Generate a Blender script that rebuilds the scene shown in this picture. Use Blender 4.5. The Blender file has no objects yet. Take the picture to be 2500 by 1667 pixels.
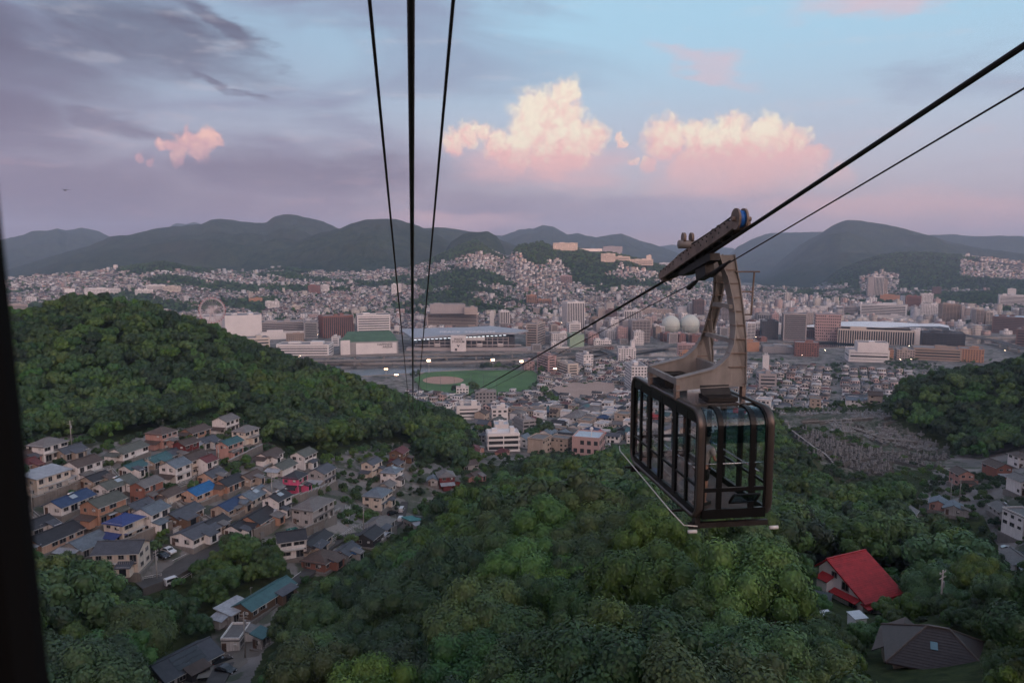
import bpy, bmesh, math, random
import numpy as np
from mathutils import Vector, Matrix
random.seed(7); RNG = np.random.default_rng(7)
sc = bpy.context.scene
col = sc.collection
R = math.radians
# ------------------------------------------------------------------ camera
F = 1800.0; CX, CY = 1250.0, 833.5; PIT = math.atan(208.0 / 1800.0)
SP, CP_ = math.sin(PIT), math.cos(PIT)
CAMZ = 170.0
cd = bpy.data.cameras.new('camera'); cam = bpy.data.objects.new('camera', cd); col.objects.link(cam)
cam.location = (0, 0, CAMZ); cam.rotation_euler = (math.pi / 2 - PIT, 0, 0)
cd.sensor_width = 36; cd.lens = 36 * F / 2500; cd.clip_start = 0.05; cd.clip_end = 60000
cd.dof.use_dof = True; cd.dof.focus_distance = 120; cd.dof.aperture_fstop = 4.5
sc.camera = cam
# ------------------------------------------------------------------ render settings
sc.render.engine = 'CYCLES'
cy = sc.cycles
cy.use_denoising = True; cy.use_adaptive_sampling = True; cy.adaptive_threshold = 0.03; cy.max_bounces = 5; cy.diffuse_bounces = 2; cy.glossy_bounces = 2
cy.transmission_bounces = 4; cy.transparent_max_bounces = 10; cy.volume_bounces = 0
cy.caustics_reflective = False; cy.caustics_refractive = False; cy.sample_clamp_indirect = 4
vs = sc.view_settings
vs.view_transform = 'Standard'; vs.look = 'None'; vs.exposure = 0.58; vs.gamma = 1.0; vs.use_curve_mapping = False

def U(px, py, d):
    """photo pixel + forward distance -> point in the place"""
    a, b = px - CX, CY - py
    x, y, z = a, F * CP_ + b * SP, -F * SP + b * CP_
    k = d / y
    return Vector((x * k, d, CAMZ + z * k))
def proj(x, y, z):
    z = z - CAMZ
    f = y * CP_ - z * SP; u = y * SP + z * CP_
    f = np.where(f < 1e-3, 1e-3, f)
    return CX + F * x / f, CY - F * u / f
def lin(r, g, b):
    return tuple(((c / 255 + 0.055) / 1.055) ** 2.4 if c > 10 else c / 255 / 12.92 for c in (r, g, b))
# ------------------------------------------------------------------ world
SUN_EL, SUN_AZ = R(2.5), R(172)      # low in the west, behind the camera (azimuth from +Y, clockwise)
w = bpy.data.worlds.new('World'); sc.world = w; w.use_nodes = True
nt = w.node_tree; nt.nodes.clear()
class E:
    def __init__(s, sock, tree): s.s = sock; s.t = tree
    def _m(s, op, *o, clamp=False):
        n = s.t.nodes.new('ShaderNodeMath'); n.operation = op; n.use_clamp = clamp
        for i, v in enumerate((s,) + o):
            if isinstance(v, E): s.t.links.new(v.s, n.inputs[i])
            else: n.inputs[i].default_value = v
        return E(n.outputs[0], s.t)
    def __add__(s, o): return s._m('ADD', o)
    def __sub__(s, o): return s._m('SUBTRACT', o)
    def __mul__(s, o): return s._m('MULTIPLY', o)
    def __truediv__(s, o): return s._m('DIVIDE', o)
    __radd__ = __add__; __rmul__ = __mul__
    def __rsub__(s, o): return (s * -1.0) + o
    def max(s, o): return s._m('MAXIMUM', o)
    def min(s, o): return s._m('MINIMUM', o)
    def pow(s, o): return s._m('POWER', o)
    def clamp(s): return s._m('ADD', 0.0, clamp=True)
    def ss(s, a, b):
        n = s.t.nodes.new('ShaderNodeMapRange'); n.interpolation_type = 'SMOOTHSTEP'
        s.t.links.new(s.s, n.inputs[0]); n.inputs[1].default_value = a; n.inputs[2].default_value = b
        if a > b:
            n.inputs[1].default_value = b; n.inputs[2].default_value = a; n.inputs[3].default_value = 1; n.inputs[4].default_value = 0
        return E(n.outputs[0], s.t)
def rgbmix(t, f, a, b):
    n = t.nodes.new('ShaderNodeMix'); n.data_type = 'RGBA'
    for i, v in ((0, f), (6, a), (7, b)):
        if isinstance(v, E): t.links.new(v.s, n.inputs[i])
        elif i == 0: n.inputs[0].default_value = v
        else: n.inputs[i].default_value = (*v, 1)
    return E(n.outputs[2], t)
def comb(t, x, y, z):
    n = t.nodes.new('ShaderNodeCombineXYZ')
    for i, v in enumerate((x, y, z)):
        if isinstance(v, E): t.links.new(v.s, n.inputs[i])
        else: n.inputs[i].default_value = v
    return E(n.outputs[0], t)
def noise(t, vec, scale, detail=4, rough=.55, dim='3D', out=0, dist=0):
    n = t.nodes.new('ShaderNodeTexNoise'); n.noise_dimensions = dim
    if vec is not None: t.links.new(vec.s, n.inputs['Vector'])
    n.inputs['Scale'].default_value = scale; n.inputs['Detail'].default_value = detail
    n.inputs['Roughness'].default_value = rough; n.inputs['Distortion'].default_value = dist
    return E(n.outputs[out], t)
def vec2(t, a, op, b):
    n = t.nodes.new('ShaderNodeVectorMath'); n.operation = op
    for i, v in enumerate((a, b)):
        if isinstance(v, E): t.links.new(v.s, n.inputs[i])
        else: n.inputs[i].default_value = v
    return E(n.outputs['Value' if op == 'DISTANCE' else 0], t)
DEG = 57.29578
def S(px, py):
    p = U(px, py, 1000.0) - Vector((0, 0, CAMZ))
    return math.degrees(math.atan2(p.x, p.y)), math.degrees(math.asin(p.z / p.length))
tc = nt.nodes.new('ShaderNodeTexCoord'); sx = nt.nodes.new('ShaderNodeSeparateXYZ'); nt.links.new(tc.outputs['Generated'], sx.inputs[0])
dirv = E(tc.outputs['Generated'], nt); X, Y, Z = (E(sx.outputs[i], nt) for i in range(3))
az = X._m('ARCTAN2', Y) * DEG
el = Z._m('ARCSINE') * DEG
P2 = comb(nt, az, el, 0.0)
# clear air: pale blue above, grey lavender lower down, rose along the horizon
blue = rgbmix(nt, el.ss(14, 60), lin(168, 208, 232), lin(160, 182, 210))
mid = rgbmix(nt, el.ss(5, 17), lin(190, 188, 204), blue)
base = rgbmix(nt, el.ss(0.5, 7.5), lin(192, 164, 174), mid)
west = (Y * -1.0).ss(-0.05, 1.0)
glow = rgbmix(nt, el.ss(0, 46), (6.4, 4.2, 3.5), (1.8, 1.58, 1.62))
base = rgbmix(nt, west * el.ss(88, 35), base, glow)
# a high veil of cloud, thicker towards the north (left) and low down
stretch = comb(nt, az * 0.045, el * 0.16, 0.0)
n1 = noise(nt, stretch, 1.0, 4, .58, '2D', dist=.6)
veil = ((az * -1.0).ss(-22, 34) * 0.75 + n1.ss(.35, .75) * 0.6 - 0.22).clamp()
c1 = rgbmix(nt, veil * 0.97, base, rgbmix(nt, el.ss(1.5, 12), lin(134, 108, 138), lin(134, 132, 162)))
# darker stratus: banks and streaks
n2 = noise(nt, comb(nt, az * 0.09 + 3.1, el * 0.26 + az * 0.04, 0.0), 1.0, 5, .6, '2D', dist=.4)
n2b = noise(nt, comb(nt, az * 0.16 + 9.0, el * 0.8, 0.0), 1.0, 4, .62, '2D')
warp = noise(nt, comb(nt, az * 0.10, el * 0.34, 0.0), 1.0, 5, .6, '2D', out=1)
wsub = vec2(nt, warp, 'SUBTRACT', (0.5, 0.5, 0.5))
wst = vec2(nt, wsub, 'MULTIPLY', (10.0, 4.0, 0.0))
PW = vec2(nt, P2, 'ADD', wst)
def blob(P, px, py, rx, ry, rot=0.0):
    """soft ellipse of cloud at a direction in the sky"""
    a0, e0 = S(px, py); kx = rx / 1800 * DEG; ky = ry / 1800 * DEG
    d = vec2(nt, P, 'SUBTRACT', (a0, e0, 0.0))
    if rot:
        n = nt.nodes.new('ShaderNodeVectorRotate'); n.rotation_type = 'Z_AXIS'; n.inputs['Angle'].default_value = R(rot)
        nt.links.new(d.s, n.inputs['Vector']); d = E(n.outputs[0], nt)
    d = vec2(nt, d, 'MULTIPLY', (1 / kx, 1 / ky, 0.0))
    return 1.0 - vec2(nt, d, 'DISTANCE', (0.0, 0.0, 0.0))
dark = None
for b in ((-60, 110, 420, 150, 8), (330, 90, 330, 110, 10), (-60, 260, 330, 110, 14), (260, 290, 220, 36, 9), (520, 200, 120, 22, 18),
          (60, 470, 560, 95, 0), (760, 430, 420, 75, 0), (1500, 520, 700, 70, 0), (560, 90, 140, 50, 24)):
    v = blob(PW, *b).ss(0.0, 0.75)
    dark = v if dark is None else dark.max(v)
dk = (dark * (n2.ss(.2, .62) * .3 + .7) * 0.92).clamp()
darkcol = rgbmix(nt, el.ss(2, 16), lin(132, 116, 144), lin(88, 80, 106))
darkcol = rgbmix(nt, az.ss(-12, 18), darkcol, lin(178, 164, 186))
c2 = rgbmix(nt, dk, c1, darkcol)
streak = (n2b.ss(.55, .78) * el.ss(1, 4) * 0.22).clamp()
c2 = rgbmix(nt, streak, c2, rgbmix(nt, el.ss(4, 15), lin(214, 172, 182), lin(214, 208, 216)))
# rose light in the lower cloud deck
rose = None
for b in ((1320, 400, 260, 80, 0), (1780, 430, 280, 90, 0), (2200, 520, 420, 60, 0), (2180, -10, 300, 40, -4), (1720, 160, 150, 36, 24), (1100, 545, 260, 34, 0)):
    v = blob(PW, *b).ss(0.0, 0.8)
    rose = v if rose is None else rose.max(v)
c3 = rgbmix(nt, rose * (n1.ss(.25, .7) * .4 + .4), c2, lin(232, 184, 188))
# lit cumulus heaps
bw = noise(nt, P2, 0.75, 3, .55, '2D', out=1)
bws = vec2(nt, vec2(nt, bw, 'SUBTRACT', (0.5, 0.5, 0.5)), 'MULTIPLY', (1.35, 1.35, 0.0))
PB = vec2(nt, P2, 'ADD', bws)
vo = nt.nodes.new('ShaderNodeTexVoronoi'); vo.voronoi_dimensions = '2D'; vo.feature = 'F1'; vo.inputs['Scale'].default_value = 1.15
vo.inputs['Detail'].default_value = 2; vo.inputs['Roughness'].default_value = .5
nt.links.new(PB.s, vo.inputs['Vector'])
bil = 1.0 - E(vo.outputs['Distance'], nt)
HEAPS = [(1381,235,32),(1320,290,62),(1368,285,50),(1290,324,46),(1386,322,42),(1442,334,36),(1143,328,27),(1180,324,20),(1108,346,27),
  (1212,355,32),(1262,372,44),(1342,376,56),(1410,372,36),(1514,343,12),(1624,342,46),(1694,330,28),(1784,320,38),(1873,322,37),(1925,360,46),(1729,365,55),
  (1812,370,62),(1985,388,30),(1950,416,46),(1840,420,66),(1701,414,62),(1585,398,18),(1541,400,11),(2050,440,26),
  (459,342,22),(510,342,22),(485,360,28),(440,358,18),(415,356,12),(391,354,11),(340,386,8),(370,390,8),(430,388,16)]
fld = None; top = None
for px, py, r in HEAPS:
    a0, e0 = S(px, py); rr = r / 1800 * DEG
    v = 1.0 - vec2(nt, PB, 'DISTANCE', (a0, e0, 0.0)) * (1.0 / (rr * 1.5))
    fld = v if fld is None else fld.max(v)
cm = (fld + (bil - 0.6) * 0.22).ss(-0.04, 0.46)
cm = cm * el.ss(3.6, 8.6)
shade = noise(nt, vec2(nt, P2, 'ADD', (7.0, 2.0, 0.0)), 0.30, 4, .55, '2D')
lit = (el.ss(5.6, 9.6) * 1.0 + (bil - .55) * .8 + (shade - .5) * 1.6 + fld * .1 - .08).clamp()
far_left = (az * -1.0).ss(10, 18)
ccol = rgbmix(nt, lit, lin(248, 188, 184), lin(255, 238, 214))
ccol = rgbmix(nt, far_left, ccol, rgbmix(nt, lit, lin(214, 160, 170), lin(252, 198, 184)))
c4 = rgbmix(nt, cm * 0.96, c3, ccol)
# below the horizon the sky goes on as the haze of the land
c5 = rgbmix(nt, el.ss(-3, 0.3), lin(120, 112, 120), c4)
sky = nt.nodes.new('ShaderNodeTexSky'); sky.sky_type = 'NISHITA'; sky.sun_disc = False
sky.sun_elevation = SUN_EL; sky.sun_rotation = SUN_AZ; sky.altitude = 170
bg1 = nt.nodes.new('ShaderNodeBackground'); nt.links.new(c5.s, bg1.inputs[0]); bg1.inputs[1].default_value = 0.69
bg2 = nt.nodes.new('ShaderNodeBackground'); nt.links.new(sky.outputs[0], bg2.inputs[0]); bg2.inputs[1].default_value = 0.012
ad = nt.nodes.new('ShaderNodeAddShader'); nt.links.new(bg1.outputs[0], ad.inputs[0]); nt.links.new(bg2.outputs[0], ad.inputs[1])
ow = nt.nodes.new('ShaderNodeOutputWorld'); nt.links.new(ad.outputs[0], ow.inputs[0])
w.cycles.sampling_method = 'MANUAL'; w.cycles.sample_map_resolution = 512
# the sun: nearly set behind the mountain at the camera's back
sl = bpy.data.lights.new('sun', 'SUN'); sl.energy = 1.2; sl.angle = R(0.6); sl.color = (1.0, 0.50, 0.34)
so = bpy.data.objects.new('sun', sl); col.objects.link(so)
sd = Vector((math.sin(SUN_AZ) * math.cos(SUN_EL), math.cos(SUN_AZ) * math.cos(SUN_EL), math.sin(SUN_EL)))
so.rotation_euler = sd.to_track_quat('Z', 'Y').to_euler(); so.location = (0, -40, 400)
# ------------------------------------------------------------------ helpers
def tag(o, label=None, cat=None, group=None, kind=None):
    if label: o['label'] = label
    if cat: o['category'] = cat
    if group: o['group'] = group
    if kind: o['kind'] = kind
    return o
def empty(name, loc=(0, 0, 0), rz=0.0):
    o = bpy.data.objects.new(name, None); col.objects.link(o); o.empty_display_size = .3
    o.location = loc; o.rotation_euler = (0, 0, rz); return o
def link(name, me, parent=None, loc=None, rz=None):
    o = bpy.data.objects.new(name, me); col.objects.link(o)
    if parent is not None: o.parent = parent
    if loc is not None: o.location = loc
    if rz is not None: o.rotation_euler = (0, 0, rz)
    return o
class MB:
    """collects faces for one mesh"""
    def __init__(s): s.v = []; s.f = []; s.m = []; s.cur = 0
    def add(s, vs, fs):
        k = len(s.v); s.v.extend(tuple(p) for p in vs); s.f.extend(tuple(i + k for i in f) for f in fs); s.m.extend([s.cur] * len(fs)); return s
    def box(s, c, d, yaw=0.0, rot=None):
        hx, hy, hz = d[0] / 2, d[1] / 2, d[2] / 2
        pts = [Vector((x, y, z)) for z in (-hz, hz) for x, y in ((-hx, -hy), (hx, -hy), (hx, hy), (-hx, hy))]
        M = rot if rot is not None else (Matrix.Rotation(yaw, 3, 'Z') if yaw else None)
        if M is not None: pts = [M @ p for p in pts]
        c = Vector(c)
        return s.add([p + c for p in pts], [(0, 3, 2, 1), (4, 5, 6, 7), (0, 1, 5, 4), (1, 2, 6, 5), (2, 3, 7, 6), (3, 0, 4, 7)])
    def prism(s, poly, a0, a1, f):
        """poly: 2-D outline; f(u, v, a) -> 3-D point; extruded from a0 to a1"""
        n = len(poly)
        vs = [f(u, v, a0) for u, v in poly] + [f(u, v, a1) for u, v in poly]
        return s.add(vs, [tuple(range(n))[::-1], tuple(range(n, 2 * n))] + [(i, (i + 1) % n, n + (i + 1) % n, n + i) for i in range(n)])
    def tube(s, pts, r, n=8, caps=True):
        pts = [Vector(p) for p in pts]; rs = r if isinstance(r, (list, tuple)) else [r] * len(pts)
        vs = []; prev = None
        for i, p in enumerate(pts):
            t = (pts[min(i + 1, len(pts) - 1)] - pts[max(i - 1, 0)]).normalized()
            if prev is None:
                a = t.cross(Vector((0, 0, 1)));
                if a.length < 1e-3: a = t.cross(Vector((1, 0, 0)))
                a.normalize()
            else:
                a = (prev - t * prev.dot(t)).normalized()
            prev = a; b = t.cross(a)
            vs += [p + (a * math.cos(2 * math.pi * k / n) + b * math.sin(2 * math.pi * k / n)) * rs[i] for k in range(n)]
        fs = [(i * n + k, i * n + (k + 1) % n, (i + 1) * n + (k + 1) % n, (i + 1) * n + k) for i in range(len(pts) - 1) for k in range(n)]
        if caps: fs += [tuple(range(n))[::-1], tuple(range((len(pts) - 1) * n, len(pts) * n))]
        return s.add(vs, fs)
    def mesh(s, name, mats, smooth=False):
        me = bpy.data.meshes.new(name); me.from_pydata(s.v, [], s.f)
        for m in (mats if isinstance(mats, (list, tuple)) else [mats]): me.materials.append(m)
        if any(s.m): me.polygons.foreach_set('material_index', s.m)
        if smooth: me.polygons.foreach_set('use_smooth', [True] * len(me.polygons))
        me.update(); return me
    def build(s, name, mats, parent=None, loc=None, rz=None, smooth=False):
        return link(name, s.mesh(name, mats, smooth), parent, loc, rz)
def np_mesh(name, v, f, mats, smooth=False, colors=None):
    """numpy quads (n,4) or tris -> mesh; colors: per-face rgb"""
    me = bpy.data.meshes.new(name); v = np.asarray(v, np.float32); f = np.asarray(f, np.int32)
    k = f.shape[1]
    me.vertices.add(len(v)); me.vertices.foreach_set('co', v.ravel())
    me.loops.add(f.size); me.loops.foreach_set('vertex_index', f.ravel())
    me.polygons.add(len(f)); me.polygons.foreach_set('loop_start', np.arange(0, f.size, k, dtype=np.int32))
    me.polygons.foreach_set('loop_total', np.full(len(f), k, np.int32))
    if smooth: me.polygons.foreach_set('use_smooth', np.ones(len(f), bool))
    for m in (mats if isinstance(mats, (list, tuple)) else [mats]): me.materials.append(m)
    me.update(calc_edges=True)
    if colors is not None:
        at = me.attributes.new('tint', 'FLOAT_COLOR', 'FACE')
        c = np.ones((len(f), 4), np.float32); c[:, :3] = colors; at.data.foreach_set('color', c.ravel())
    return me
_m = {}
def mat(name, c=(.5, .5, .5), rough=.7, metal=0.0, var=.18, scale=.6, bump=0.0, bscale=8.0, spec=.3, coat=0.0, streak=0.0):
    """Principled surface whose colour varies with soft dirt and grain"""
    if name in _m: return _m[name]
    m = bpy.data.materials.new(name); m.use_nodes = True; t = m.node_tree; p = t.nodes['Principled BSDF']
    p.inputs['Roughness'].default_value = rough; p.inputs['Metallic'].default_value = metal
    p.inputs['Specular IOR Level'].default_value = spec; p.inputs['Coat Weight'].default_value = coat
    tcn = t.nodes.new('ShaderNodeTexCoord'); v = E(tcn.outputs['Object'], t)
    if var:
        n = noise(t, v, scale, 4, .65)
        f = n.ss(.25, .75)
        if streak:
            mp = t.nodes.new('ShaderNodeMapping'); mp.inputs['Scale'].default_value = (2.2, 2.2, .12); t.links.new(v.s, mp.inputs[0])
            f = (f * (1 - streak) + noise(t, E(mp.outputs[0], t), 1.6, 3).ss(.3, .75) * streak)
        oi = t.nodes.new('ShaderNodeObjectInfo')
        f = (f * .75 + E(oi.outputs['Random'], t) * .25)
        cc = rgbmix(t, f, tuple(x * (1 - var) for x in c), tuple(min(1, x * (1 + var * .7)) for x in c))
        t.links.new(cc.s, p.inputs['Base Color'])
    else: p.inputs['Base Color'].default_value = (*c, 1)
    if bump:
        bn = t.nodes.new('ShaderNodeBump'); bn.inputs['Strength'].default_value = bump; bn.inputs['Distance'].default_value = .05
        t.links.new(noise(t, v, bscale, 3).s, bn.inputs['Height']); t.links.new(bn.outputs[0], p.inputs['Normal'])
    _m[name] = m; return m
def emat(name, c, s):
    m = bpy.data.materials.new(name); m.use_nodes = True; p = m.node_tree.nodes['Principled BSDF']
    p.inputs['Base Color'].default_value = (*c, 1); p.inputs['Emission Color'].default_value = (*c, 1); p.inputs['Emission Strength'].default_value = s
    return m
def smooth01(a, b, x):
    t = np.clip((x - a) / (b - a), 0, 1); return t * t * (3 - 2 * t)
def fbm(x, y, seed=0, octs=4):
    """cheap value noise for terrain and scatter"""
    r = np.random.default_rng(seed); tot = np.zeros_like(np.asarray(x, float)); amp = 1.0; s = 0
    for o in range(octs):
        g = r.random((256, 256)); fx = x * 2 ** o + r.random() * 99; fy = y * 2 ** o + r.random() * 99
        ix = np.floor(fx).astype(int); iy = np.floor(fy).astype(int); tx = fx - ix; ty = fy - iy
        tx = tx * tx * (3 - 2 * tx); ty = ty * ty * (3 - 2 * ty)
        a = g[ix & 255, iy & 255]; b = g[(ix + 1) & 255, iy & 255]; c_ = g[ix & 255, (iy + 1) & 255]; d = g[(ix + 1) & 255, (iy + 1) & 255]
        tot = tot + amp * ((a * (1 - tx) + b * tx) * (1 - ty) + (c_ * (1 - tx) + d * tx) * ty); s += amp; amp *= .5
    return tot / s
# ------------------------------------------------------------------ terrain
CPT = []
def cp(px, py, d, dz=0): p = U(px, py, d); CPT.append((p.x, p.y, p.z + dz))
def cpp(px, d, z): p = U(px, 700, d); CPT.append((p.x, p.y, z))
CPT += [(0, 0, 134), (0, -70, 152), (70, 0, 140), (-70, 0, 122), (0, 30, 131), (-220, 0, 112), (220, 0, 140), (-200, -150, 150), (200, -150, 180)]
for c in ((1250,1667,75,-9),(1660,1560,62,-10),(1300,1125,300,-8),(1300,1250,190,-8),(1000,1410,150,-8),(750,1510,135,-8),(1500,1300,150,-8),
  (200,1500,140,-9),(100,1410,158,-8),(300,1420,160,-8),(600,1400,165,-8),(60,1600,115,-8),
  (118,1125,222,0),(62,1190,205,0),(172,1240,195,0),(255,1270,190,0),(300,1380,172,0),(128,1330,180,0),(312,1115,232,0),(455,1112,245,0),(487,1215,215,0),
  (445,1270,200,0),(552,1060,275,0),(655,1125,250,0),(727,1200,225,0),(562,1250,208,0),(765,1275,208,0),(706,1360,188,0),(785,1385,190,0),(420,1360,180,0),(480,1320,190,0),
  (922,1235,255,0),(908,1155,285,0),(972,1120,300,0),(920,1295,235,0),(985,1265,255,0),(1088,1180,300,0),(1157,1100,380,0),(1143,1138,350,0),
  (577,1575,150,0),(441,1650,140,0),(645,1475,165,0),
  (190,717,430,-8),(30,780,420,-8),(350,740,440,-8),(500,800,430,-8),(650,862,430,-8),(800,905,425,-8),(900,940,420,-8),(1000,985,440,-8),(1080,1020,420,-8),(1140,1070,410,-8),
  (150,950,330,-8),(500,950,350,-8),(800,1030,340,-8),(900,1040,350,-8),
  (1225,1095,430,0),(1440,1085,450,0),(1300,1060,520,0),(1180,1020,560,0),(1400,1010,640,0),(1700,1000,660,0),(1500,975,800,0),(1900,965,850,0),
  (2060,1490,130,0),(2100,1400,150,-2),(2250,1590,88,0),(2295,1510,130,-2),(2450,1500,120,-8),(1750,1410,115,-5),(1580,1370,135,0),(1600,1250,200,-8),(1750,1150,270,-8),(1500,1105,380,-8),(1700,1085,400,-6),
  (2304,1240,255,0),(2346,1180,285,0),(2440,1165,290,0),(2489,1310,230,0),(2470,1390,205,0),(2200,1200,270,-5),(2000,1200,250,-8),(1950,1090,330,-3),(2060,1175,310,0),(2200,1130,340,0),
  (2050,1060,400,0),(1920,1015,470,0),(2130,1010,450,0),(2300,1080,390,-3),
  (2500,890,430,-9),(2400,900,430,-9),(2300,920,430,-9),(2200,965,440,-9),(2150,995,450,-5)): cp(*c)
for c in ((190,650,24),(500,630,20),(800,610,20),(1000,600,20),(-250,650,30),(2450,650,40),(2200,640,25),(2800,430,120),(2800,200,112),(2800,100,132),(-250,430,140),(-250,220,112),(-250,140,104)): cpp(*c)
for px in range(-700, 3300, 330): cpp(px, 1000, 3)
CPT = np.array(CPT)
def _tk(d2): return np.where(d2 > 1e-9, .5 * d2 * np.log(np.maximum(d2, 1e-9)), 0.0)
def _fit(c, lam=2.0):
    q = c[:, :2] / 100.0; n = len(q)
    d2 = ((q[:, None] - q[None]) ** 2).sum(-1); K = _tk(d2) + lam * .01 * np.eye(n)
    Pm = np.c_[np.ones(n), q]; A = np.block([[K, Pm], [Pm.T, np.zeros((3, 3))]])
    return q, np.linalg.solve(A, np.r_[c[:, 2], 0, 0, 0])
_Q, _W = _fit(CPT)
def tps(x, y):
    x = np.asarray(x, float) / 100; y = np.asarray(y, float) / 100; out = _W[-3] + _W[-2] * x + _W[-1] * y
    for (qx, qy), wk in zip(_Q, _W): out = out + wk * _tk((x - qx) ** 2 + (y - qy) ** 2)
    return out
def ridge(pts, D, Wf, Wb, pw=1.4):
    """a hill whose crest stands at distance D and meets the sky along pts (photo pixels)"""
    a = []; h = []
    for px, py in pts:
        p = U(px, py, 1000.0); a.append(math.atan2(p.x, p.y)); r = math.hypot(p.x, p.y); h.append(CAMZ + (p.z - CAMZ) / r * D)
    a = np.array(a); h = np.array(h)
    def f(az, r):
        top = np.interp(az, a, h)
        dn = (D - r); s = np.where(dn > 0, 1 - dn / Wf, 1 + dn / Wb); s = np.clip(s, 0, 1)
        edge = smooth01(a[0] - .02, a[0] + .03, az) * (1 - smooth01(a[-1] - .03, a[-1] + .02, az))
        return top * (s ** pw * (1 - .25 * s ** 2) / .75) * edge
    f.az = (a[0] - .02, a[-1] + .02); f.D = D; f.Wf = Wf; f.Wb = Wb; return f
SLOPE = ridge([(-500,690),(0,690),(100,676),(200,668),(300,655),(400,640),(470,655),(600,668),(700,655),(800,668),(900,668),(1000,655),(1060,630),(1130,600),(1160,590),(1215,620),(1300,650),(1400,650),(1500,645),(1600,660),(1680,682),(1760,702),(1900,708),(2000,711),(2300,713),(2500,713),(3000,713)], 3300, 1500, 900, 1.15)
SPUR = ridge([(1215,625),(1260,602),(1290,597),(1320,591),(1350,604),(1420,606),(1440,612),(1470,616),(1535,628),(1600,645),(1680,668)], 3000, 900, 700, 1.2)
RHILL = ridge([(1990,690),(2060,655),(2140,626),(2200,619),(2260,618),(2340,624),(2420,630),(2500,640),(2900,650)], 4200, 950, 800, 1.0)
def H(x, y):
    x = np.asarray(x, float); y = np.asarray(y, float); r = np.hypot(x, y); a = np.arctan2(x, y)
    wgt = smooth01(780, 1020, r)
    z = np.where(wgt < 1, tps(np.clip(x, -900, 900), np.clip(y, -200, 1100)), 0) * (1 - wgt) + 3.0 * wgt
    n = (fbm(x / 260, y / 260, 5, 3) - .5)
    for f in (SLOPE, SPUR, RHILL):
        h = f(a, r); z = np.maximum(z, h * (1 + .5 * n * np.clip(1 - np.abs(f.D - r) / f.Wf * 1.0, 0, 1) * (np.abs(f.D - r) > 150)))
    return z
def h1(x, y): return float(H(np.array([x]), np.array([y]))[0])
def hit(px, py, d0=40.0, d1=6000.0):
    """where the line of sight through a photo pixel meets the ground"""
    d = np.geomspace(d0, d1, 420); q = U(px, py, 1.0); kx, kz = q.x, q.z - CAMZ
    z = CAMZ + kz * d; g = H(kx * d, d); i = np.argmax(z < g)
    if i == 0: i = len(d) - 1
    lo, hi = d[i - 1], d[i]
    for _ in range(13):
        m = (lo + hi) / 2
        if CAMZ + kz * m < h1(kx * m, m): hi = m
        else: lo = m
    return Vector((kx * hi, hi, h1(kx * hi, hi)))
def inpoly(px, py, poly):
    px = np.asarray(px, float); py = np.asarray(py, float); ins = np.zeros(px.shape, bool); n = len(poly)
    for i in range(n):
        x0, y0 = poly[i]; x1, y1 = poly[(i + 1) % n]
        if y0 == y1: continue
        c = ((y0 > py) != (y1 > py)) & (px < (x1 - x0) * (py - y0) / (y1 - y0) + x0); ins ^= c
    return ins
# the river, as seen in the photograph, dropped onto the flat of the valley
def flat(px, py, z=3.0):
    q = U(px, py, 1.0); d = (z - CAMZ) / (q.z - CAMZ); return Vector((q.x * d, d, z))
RIV_N = [flat(px, py) for px, py in ((500,884),(700,886),(900,886),(1100,884),(1300,876),(1450,866),(1560,852),(1700,848),(1800,846),(1960,835),(2200,826),(2600,822))]
RIV_S = [flat(px, py) for px, py in ((500,925),(700,922),(900,918),(1100,906),(1300,892),(1450,882),(1560,870),(1700,868),(1800,862),(1960,852),(2200,842),(2600,838))]
RIVW = [(p.x, p.y) for p in RIV_N] + [(p.x, p.y) for p in RIV_S[::-1]]
def ground_mesh():
    az_ = np.concatenate([np.linspace(R(-46), R(46), 640)])
    rr = np.concatenate([np.linspace(6, 120, 44)[:-1], np.geomspace(120, 1000, 190)[:-1], np.arange(1000, 1500, 7.0), np.geomspace(1500, 5400, 130)])
    A, Rr = np.meshgrid(az_, rr); x = np.sin(A) * Rr; y = np.cos(A) * Rr; z = H(x, y)
    near = (Rr < 1000)
    z = z + np.where(near, (fbm(x / 9, y / 9, 11, 3) - .5) * 1.2 * (1 - smooth01(500, 900, Rr)), 0)
    z = np.where(inpoly(x, y, RIVW), -2.5, z)
    z = np.where(Rr > 4900, np.minimum(z, np.maximum(3 - (Rr - 4900) * .2, -20)), z)
    ny, nx = A.shape; idx = np.arange(ny * nx).reshape(ny, nx)
    f = np.stack([idx[:-1, :-1], idx[:-1, 1:], idx[1:, 1:], idx[1:, :-1]], -1).reshape(-1, 4)[:, ::-1]
    v = np.stack([x, y, z], -1).reshape(-1, 3)
    return v, f, (x, y, z)
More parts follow.
